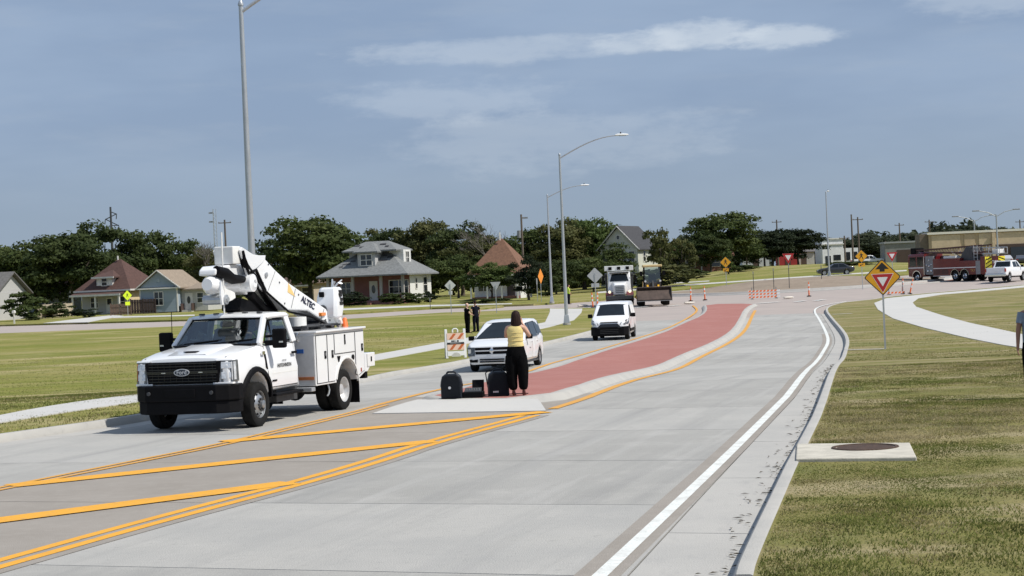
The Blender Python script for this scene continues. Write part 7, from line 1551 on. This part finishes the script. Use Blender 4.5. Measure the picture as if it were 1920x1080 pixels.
slat(.10, .28, M_refw, 'lower_panel'); MB().prism([(.18*math.cos(R(a)), .06+.17*math.sin(R(a))) for a in range(0, 181, 15)], XZ, FY(.1)-.045, FY(.1)-.036).build('cutout_rim', M_trim, t)
# cone on the truck bed
cp = on_truck(-5.06, .66, 1.082); t = thing('traffic_cone', 'orange traffic cone with white bands riding on the tail of the truck body', 'traffic cone', cp); t.scale = (1.25, 1.25, 1.25)
MB().box(-.16, .16, -.16, .16, 0, .035).build('base', M_orange, t, bevel=.01); MB().lathe([(.12, .035), (.035, .58), (.02, .60), (.004, .60)], 20).build('cone', M_orange, t, smooth=40)
for z0, z1 in ((.14, .26), (.34, .42)): MB().lathe([(.122-.1545*(z0-.035)+.004, z0), (.122-.1545*(z1-.035)+.004, z1)], 20).build('band', M_refw, t)
# ---- loudspeaker cases on the island
M_case = mat('grey_black_case', (.012, .015, .022), .5, var=.15, scale=6, bump=.15, bscale=60, spec=.3)
def speaker(px, py, label, rz, w=.42, h_=.53, dp=.26):
    t = thing('speaker_case', label, 'speaker', G(px, py, .153), R(rz), 'portable loudspeaker cases')
    pf = [(-w/2, 0), (w/2, 0), (w/2, h_*.62), (w/2-.03, h_*.84), (w/2-.09, h_*.93), (-w/2+.09, h_*.93), (-w/2+.03, h_*.84), (-w/2, h_*.62)]
    MB().prism(pf, XZ, -dp/2, dp/2).build('shell', M_case, t, bevel=.025, seg=3); MB().prism(inset(pf, .035), XZ, -dp/2-.012, -dp/2).build('front_cover', mat('case_cover', (.007, .009, .013), .7, var=.2, spec=.2, scale=30, bump=.3, bscale=120), t, bevel=.01)
    MB().tube([(-.09, 0, h_*.90), (-.085, 0, h_*.97), (-.06, 0, h_), (.06, 0, h_), (.085, 0, h_*.97), (.09, 0, h_*.90)], .02, 8).build('handle', M_case, t, smooth=50)
    for s_ in (1, -1): MB().box(s_*w/2-.012, s_*w/2+.012, -.05, .05, h_*.45, h_*.55).build('clip', M_black, t); MB().box(s_*w*.35-.03, s_*w*.35+.03, -dp/2+.02, dp/2-.02, -.012, .002).build('foot', M_black, t)
    return t
sp = speaker(848, 747, 'closed dark speaker case with round badge, left of the pair', -4); MB().lathe([(.028, -.148), (.028, -.142)], 16, 'y', (-.03, 0, .22), True).build('badge', M_silver, sp)
sp = speaker(935, 742, 'dark speaker case beside the woman, right of the pair', 5); [MB().box(x-.011, x+.011, -.150, -.146, .075, .108).build('badge', M_silver, sp) for x in (-.105, -.077, -.049, -.021)]
t = thing('mixer_case', 'open black mixer case with raised lid between the two speakers', 'mixer', G(889, 745, .153), R(-6)); MB().box(-.22, .20, -.16, .16, 0, .12).build('tray', M_black, t, bevel=.02); MB().hexa([(-.05, .12, .12), (.19, .12, .12), (.19, .15, .12), (-.05, .15, .12)], [(-.05, .18, .34), (.19, .18, .34), (.19, .21, .34), (-.05, .21, .34)]).build('lid', M_black, t, bevel=.01)
MB().hexa([(-.18, -.12, .12), (.15, -.12, .12), (.15, .10, .12), (-.18, .10, .12)], [(-.18, -.12, .13), (.15, -.12, .13), (.15, .10, .19), (-.18, .10, .19)]).build('control_panel', M_dgrey, t)
for i in range(6): MB().lathe([(.012, .14), (.010, .185), (.003, .186)], 8, c=(-.14+.05*i, -.03, 0)).build('knob', M_grey, t)
a = G(912, 741, .153); t = thing('cable', 'dark cable looped between mixer and right speaker on the red island', 'cable', a); MB().tube([(-.10, .02, .012), (-.02, -.06, .012), (.06, .03, .012), (.03, .06, .2), (.0, .08, .45), (.10, .07, .50)], .012, 6).build('lead', M_black, t, smooth=50); MB().tube([(.1, -.1, .012), (.3, -.18, .012), (.6, -.12, .012), (.85, -.16, .012)], .010, 6).build('lead', M_black, t, smooth=50)
MB().box(-.22, -.14, -.26, -.2, .0, .05).build('connector', M_black, t)
# ================================================================== people
def skinned(name, V, E, m, parent, sub=2, root=0):
    """V: list of (co, rx, ry); E: edges -> one continuous skin surface"""
    me = bpy.data.meshes.new(name); me.from_pydata([v[0] for v in V], E, []); me.materials.append(m)
    o = bpy.data.objects.new(name, me); COL.objects.link(o); o.parent = parent
    sk = o.modifiers.new('skin', 'SKIN'); sk.use_smooth_shade = True
    for i, v in enumerate(V):
        d = me.skin_vertices[0].data[i]; d.radius = (v[1], v[2] if len(v) > 2 else v[1]); d.use_root = (i == root)
    s_ = o.modifiers.new('sub', 'SUBSURF'); s_.levels = sub; s_.render_levels = sub
    return o
def ell(c, rx, ry, n=14, ph=0): return [(c[0]+rx*math.cos(6.2832*i/n+ph), c[1]+ry*math.sin(6.2832*i/n+ph), c[2]) for i in range(n)]
def tube_e(b, secs, n=14): b.loft([ell(c, rx, ry, n) for c, rx, ry in secs], True); return b
def limb(b, pts, rad, n=10):
    b.tube(pts, rad, n); return b
def hand(V, E, wrist_i, p, fwd, side, k=1.0):
    """palm and five fingers grown from the wrist vertex"""
    fwd = Vector(fwd).normalized(); side = Vector(side).normalized(); p = Vector(p); b0 = len(V)
    V.append((tuple(p+fwd*.045*k), .026*k, .018*k)); E.append((wrist_i, b0))
    curl = side.cross(fwd).normalized()
    for j, (o, ln) in enumerate(((-.027, .070), (-.009, .080), (.009, .076), (.026, .060))):
        i = len(V); q = p+fwd*.085*k+side*o*k
        V += [(tuple(q), .009*k), (tuple(q+fwd*ln*.55*k+curl*.008*k), .008*k), (tuple(q+fwd*ln*k*.95+curl*.028*k), .007*k)]; E += [(b0, i), (i, i+1), (i+1, i+2)]
    i = len(V); V += [(tuple(p+fwd*.045*k-side*.042*k), .010*k), (tuple(p+fwd*.085*k-side*.055*k+curl*.015*k), .008*k)]; E += [(b0, i), (i, i+1)]
def head(par, c, m_skin, m_hair, k=1.0, yaw=0.0, long=False, bald=False):
    """head with face turned to local +y rotated by yaw"""
    b = MB(); secs = []
    for z, rx, ry, oy in ((-.115, .038, .045, .030), (-.10, .052, .062, .025), (-.06, .064, .080, .012), (-.01, .071, .090, .004), (.04, .074, .095, 0), (.08, .066, .086, -.004), (.108, .044, .058, -.006), (.12, .012, .016, -.006)): secs.append(((0, oy, z), rx, ry))
    tube_e(b, secs, 16); b.prism([(-.012, -.03), (.012, -.03), (.006, .025), (-.006, .025)], lambda u, v, w: (u, w-.35*abs(min(v, 0))*0+(.012 if v < 0 else 0), v), .07, .105)
    h = b.build('head', m_skin, par, smooth=60); h.location = c; h.rotation_euler = (0, 0, yaw); h.scale = (k, k, k)
    for s_ in (1, -1):
        MB().ball((s_*.074, -.005, -.01), (.012, .022, .032), 8, 6).build('ear', m_skin, h, smooth=60); MB().ball((s_*.028, .082, .012), (.013, .008, .008), 8, 6).build('eye', mat('eye_dark', (.03, .025, .02), .3), h, smooth=60)
    MB().ball((0, .083, -.062), (.022, .008, .006), 8, 6).build('mouth', mat('lip', (.35, .12, .10), .5), h, smooth=60)
    if m_hair:
        hb = MB()
        if long: hb.loft([ell((0, oy, z), rx, ry, 18) for z, rx, ry, oy in ((-.27, .075, .030, -.075), (-.22, .105, .060, -.060), (-.12, .110, .080, -.048), (-.03, .100, .092, -.035), (.05, .092, .100, -.018), (.10, .076, .086, -.012), (.132, .040, .048, -.010), (.14, .01, .012, -.01))], True)
        elif bald: hb.loft([ell((0, oy, z), rx, ry, 14) for z, rx, ry, oy in ((-.04, .076, .070, -.030), (0, .080, .078, -.026), (.04, .079, .076, -.026))], True)
        else: hb.loft([ell((0, oy, z), rx, ry, 16) for z, rx, ry, oy in ((-.05, .074, .066, -.038), (.0, .081, .084, -.022), (.05, .083, .096, -.010), (.095, .068, .086, -.006), (.13, .036, .048, -.006), (.137, .01, .012, -.006))], True)
        hb.build('hair', m_hair, h, smooth=70)
    return h
# ---- the woman with the phone (faces +y, away from the camera)
t = thing('person', 'woman in pale yellow sleeveless top and black trousers photographing the minivan', 'person', G(971, 741.5, .153), R(-6))
V = [((0, 0, .93), .13, .10), ((0, 0, 1.08), .115, .085), ((0, .0, 1.26), .13, .085), ((0, -.01, 1.37), .10, .07), ((0, -.005, 1.44), .045, .045), ((0, .005, 1.52), .048, .05),
     ((.165, -.01, 1.365), .052, .05), ((.285, .05, 1.17), .042, .042), ((.20, .20, 1.33), .032, .032), ((.13, .26, 1.42), .024, .022),
     ((-.165, -.01, 1.365), .052, .05), ((-.20, .12, 1.17), .042, .042), ((-.09, .26, 1.32), .032, .032), ((-.03, .30, 1.40), .024, .022),
     ((.085, 0, .86), .095, .095), ((.10, .01, .48), .055, .06), ((.125, -.01, .12), .036, .04), ((-.085, 0, .86), .095, .095), ((-.085, .01, .48), .055, .06), ((-.08, -.01, .12), .036, .04)]
E = [(0, 1), (1, 2), (2, 3), (3, 4), (4, 5), (3, 6), (6, 7), (7, 8), (8, 9), (3, 10), (10, 11), (11, 12), (12, 13), (0, 14), (14, 15), (15, 16), (0, 17), (17, 18), (18, 19)]
i = len(V); V += [((.125, .05, .07), .034, .03), ((.135, .14, .035), .028, .02), ((-.08, .05, .07), .034, .03), ((-.085, .14, .035), .028, .02)]; E += [(16, i), (i, i+1), (19, i+2), (i+2, i+3)]
hand(V, E, 9, (.13, .26, 1.42), (-.35, .35, .8), (.7, .6, .2), .95); hand(V, E, 13, (-.03, .30, 1.40), (.25, .3, .9), (-.8, .4, 0), .95)
bd = skinned('body', V, E, M_skin, t, 2)
head(t, (.02, .03, 1.565), M_skin, M_hair, .98, R(8), long=True)
b = MB(); tube_e(b, [((0, 0, .93), .165, .125), ((0, 0, .97), .168, .122), ((0, 0, 1.08), .150, .108), ((0, 0, 1.20), .160, .112), ((0, -.005, 1.30), .172, .112), ((0, -.01, 1.37), .168, .090), ((0, -.01, 1.405), .120, .068), ((0, -.005, 1.425), .075, .058)], 20)
tp_ = b.build('sleeveless_top', M_ycloth, t, smooth=60)
for z in (1.02, 1.10, 1.18, 1.26): # soft knitted ribs
    MB().tube([(.168*math.cos(a)*(1 if z > 1.2 else .95), .115*math.sin(a), z+.004*math.sin(3*a)) for a in [6.2832*i/24 for i in range(25)]], .006, 5, False).build('rib', M_ycloth, tp_, smooth=60)
b = MB()
for s_ in (1, -1):
    x0 = .088*s_; b.loft([ell(c, rx, ry, 16) for c, rx, ry in (((x0, 0, .80), .128, .155), ((x0*1.10, 0, .68), .132, .150), ((x0*1.22+.01, 0, .54), .124, .138), ((x0*1.25+.012, 0, .40), .108, .122), ((x0*1.22+.015, -.005, .26), .098, .108), ((x0*1.18+.018, -.01, .17), .090, .098), ((x0*1.15+.02, -.01, .125), .066, .074), ((x0*1.15+.02, -.01, .115), .044, .05))], True)
b.loft([ell(c, rx, ry, 20) for c, rx, ry in (((0, 0, .66), .11, .11), ((0, 0, .74), .208, .158), ((0, 0, .82), .205, .160), ((0, 0, .92), .180, .138), ((0, 0, .985), .168, .126))], True)
b.build('trousers', M_bcloth, t, smooth=60)
for s_, x in ((1, .125), (-1, -.08)):
    sh = MB(); sh.loft([[(x+w*cx, y, z0+hh*cz) for cx, cz in ((-1, 0), (-.9, .7), (0, 1), (.9, .7), (1, 0))] for y, w, z0, hh in ((-.055, .028, .055, .055), (-.01, .034, .045, .06), (.06, .038, .02, .055), (.12, .040, .004, .045), (.17, .022, .002, .025))], True); so = sh.build('shoe', M_shoe, t, smooth=50)
    MB().hexa([(x-.013, -.05, 0), (x+.013, -.05, 0), (x+.013, -.022, 0), (x-.013, -.022, 0)], [(x-.026, -.06, .06), (x+.026, -.06, .06), (x+.026, -.005, .06), (x-.026, -.005, .06)]).build('heel', M_shoe, so)
pp = t.matrix_basis @ Vector((.05, .345, 1.50)); ph = thing('phone', 'dark phone held up by the woman in yellow', 'phone', pp, R(-6)); MB().box(-.038, .038, -.005, .005, -.08, .08).build('case', M_black, ph, bevel=.004); MB().box(-.034, .034, -.0065, -.005, -.072, .072).build('screen', M_dglass, ph)

# ---- standing figure in plain clothes, generic
def stander(loc, rz, label, shirt, trous, skin, hair, arms, k=1.0, belly=1.0, bald=False, yaw=0.0, shoes=M_bcloth, sleeve=.6):
    """arms: for each side (+x first) (elbow, wrist) points; faces +y"""
    t = thing('person', label, 'person', loc, rz); t.scale = (k, k, k)
    V = [((0, 0, .96), .14, .11), ((0, 0, 1.12), .13*belly, .10*belly), ((0, 0, 1.30), .15, .10), ((0, -.01, 1.43), .11, .075), ((0, -.005, 1.51), .052, .052), ((0, .005, 1.58), .052, .055)]
    E = [(0, 1), (1, 2), (2, 3), (3, 4), (4, 5)]
    for s_, (el_, wr) in zip((1, -1), arms):
        i = len(V); V += [((s_*.19, -.01, 1.42), .058, .058), (el_, .044, .044), (wr, .030, .028)]; E += [(3, i), (i, i+1), (i+1, i+2)]
        d = Vector(wr)-Vector(el_); hand(V, E, i+2, wr, d, Vector((0, 1, 0)) if abs(d.normalized().y) < .8 else Vector((1, 0, 0)))
    for s_ in (1, -1):
        i = len(V); V += [((s_*.095, 0, .88), .10, .10), ((s_*.11, .015, .50), .062, .066), ((s_*.12, -.01, .10), .042, .046), ((s_*.13, .06, .05), .042, .036), ((s_*.14, .16, .035), .036, .024)]; E += [(0, i), (i, i+1), (i+1, i+2), (i+2, i+3), (i+3, i+4)]
    skinned('body', V, E, skin, t, 2)
    head(t, (0, .02, 1.66), skin, hair, 1.0, yaw, bald=bald)
    b = MB(); tube_e(b, [((0, 0, .94), .185*belly, .135*belly), ((0, .01, 1.05), .185*belly, .145*belly), ((0, .01, 1.18), .185*belly, .140*belly), ((0, 0, 1.32), .200, .130), ((0, -.01, 1.43), .195, .105), ((0, -.01, 1.48), .120, .075), ((0, -.005, 1.51), .068, .062)], 18)
    for s_, (el_, wr) in zip((1, -1), arms):
        e_ = Vector(el_); s0 = Vector((s_*.175, -.01, 1.43)); m_ = s0.lerp(e_, sleeve); b.tube([s0, s0.lerp(m_, .5), m_], [.074, .072, .066], 10)
    b.build('shirt', shirt, t, smooth=60)
    b = MB()
    for s_ in (1, -1): x0 = .098*s_; tube_e(b, [((x0, 0, .84), .105, .13), ((x0*1.08, .008, .66), .098, .115), ((x0*1.14, .012, .48), .080, .092), ((x0*1.2, .0, .28), .072, .082), ((x0*1.24, -.005, .07), .070, .086), ((x0*1.24, -.005, .06), .05, .06)], 12)
    tube_e(b, [((0, 0, .76), .11, .10), ((0, 0, .84), .195*belly, .14*belly), ((0, 0, .97), .182*belly, .136*belly)], 16); b.build('trousers', trous, t, smooth=60)
    for s_ in (1, -1):
        x = .128*s_; MB().loft([[(x+w*cx, y, hh*cz) for cx, cz in ((-1, 0), (-.9, .7), (0, 1), (.9, .7), (1, 0))] for y, w, hh in ((-.07, .04, .08), (0, .046, .10), (.10, .050, .075), (.19, .044, .05), (.22, .02, .03))], True).build('shoe', shoes, t, smooth=50)
    return t
qa = at(877, 620, 108); stander(on(qa.x, qa.y, K), R(-60), 'stout man in dark uniform with thin hair, left of the two', M_bcloth, M_bcloth, M_skinp, mat('grey_hair', (.22, .20, .18), .6), (((.27, .02, 1.17), (.22, .22, 1.08)), ((-.26, .02, 1.18), (-.20, .22, 1.10))), .97, 1.18, bald=True, yaw=R(-10))
qb = at(893, 620, 109.5); stander(on(qb.x, qb.y, K), R(35), 'dark haired man in navy uniform with hand on hip, right of the two', M_navy, M_navy, M_skin, M_hair, (((.30, -.02, 1.16), (.26, .05, .92)), ((-.36, -.06, 1.20), (-.20, .04, 1.02))), 1.03, 1.0)
qc = at(1067, 575, 168); stander(on(qc.x, qc.y, K), R(-80), 'worker in lime safety vest half hidden behind the curved arm light pole', M_hivis, M_navy, M_skin, M_hair, (((.25, .02, 1.15), (.24, .15, .95)), ((-.25, .02, 1.15), (-.24, .15, .95))), 1.0)
qd = at(1941, 690, 31); stander(on(qd.x, qd.y, K), R(170), 'man in grey blue shirt at the right edge with his bare arm hanging', mat('grey_blue_cloth', (.20, .25, .33), .85, var=.12, bump=.3, bscale=12), M_bcloth, mat('tan_skin', (.30, .15, .10), .55, var=.06), M_hair, (((.25, .02, 1.14), (.27, .07, .88)), ((-.25, .02, 1.14), (-.27, .07, .88))), 1.0)
# driver of the bucket truck: seated, hands on the wheel
rz = truck.rotation_euler.z
t = thing('person', 'driver in lime safety vest at the wheel of the bucket truck', 'person', on_truck(-1.42, .42, .93), rz-R(90))
V = [((0, 0, .38), .14, .11), ((0, -.03, .58), .13, .10), ((0, -.04, .74), .10, .075), ((0, -.03, .80), .05, .05), ((0, -.01, .87), .05, .052), ((.18, -.03, .70), .055, .055), ((.24, .14, .52), .043, .043), ((.16, .38, .60), .03, .03), ((-.18, -.03, .70), .055, .055), ((-.24, .14, .52), .043, .043), ((-.16, .38, .60), .03, .03), ((.10, .30, .36), .08, .08), ((.12, .62, .32), .06, .06), ((.12, .66, .05), .04, .04), ((-.10, .30, .36), .08, .08), ((-.12, .62, .32), .06, .06), ((-.12, .66, .05), .04, .04)]
E = [(0, 1), (1, 2), (2, 3), (3, 4), (2, 5), (5, 6), (6, 7), (2, 8), (8, 9), (9, 10), (0, 11), (11, 12), (12, 13), (0, 14), (14, 15), (15, 16)]
hand(V, E, 7, (.16, .38, .60), (-.2, .9, .3), (.3, 0, .9)); hand(V, E, 10, (-.16, .38, .60), (.2, .9, .3), (-.3, 0, .9)); skinned('body', V, E, M_skin, t, 1)
head(t, (0, .0, .95), M_skin, M_hair)
b = MB(); tube_e(b, [((0, 0, .32), .19, .14), ((0, -.02, .5), .19, .13), ((0, -.04, .66), .20, .12), ((0, -.04, .76), .17, .09), ((0, -.03, .80), .08, .06)], 14); b.build('vest', M_hivis, t, smooth=60)
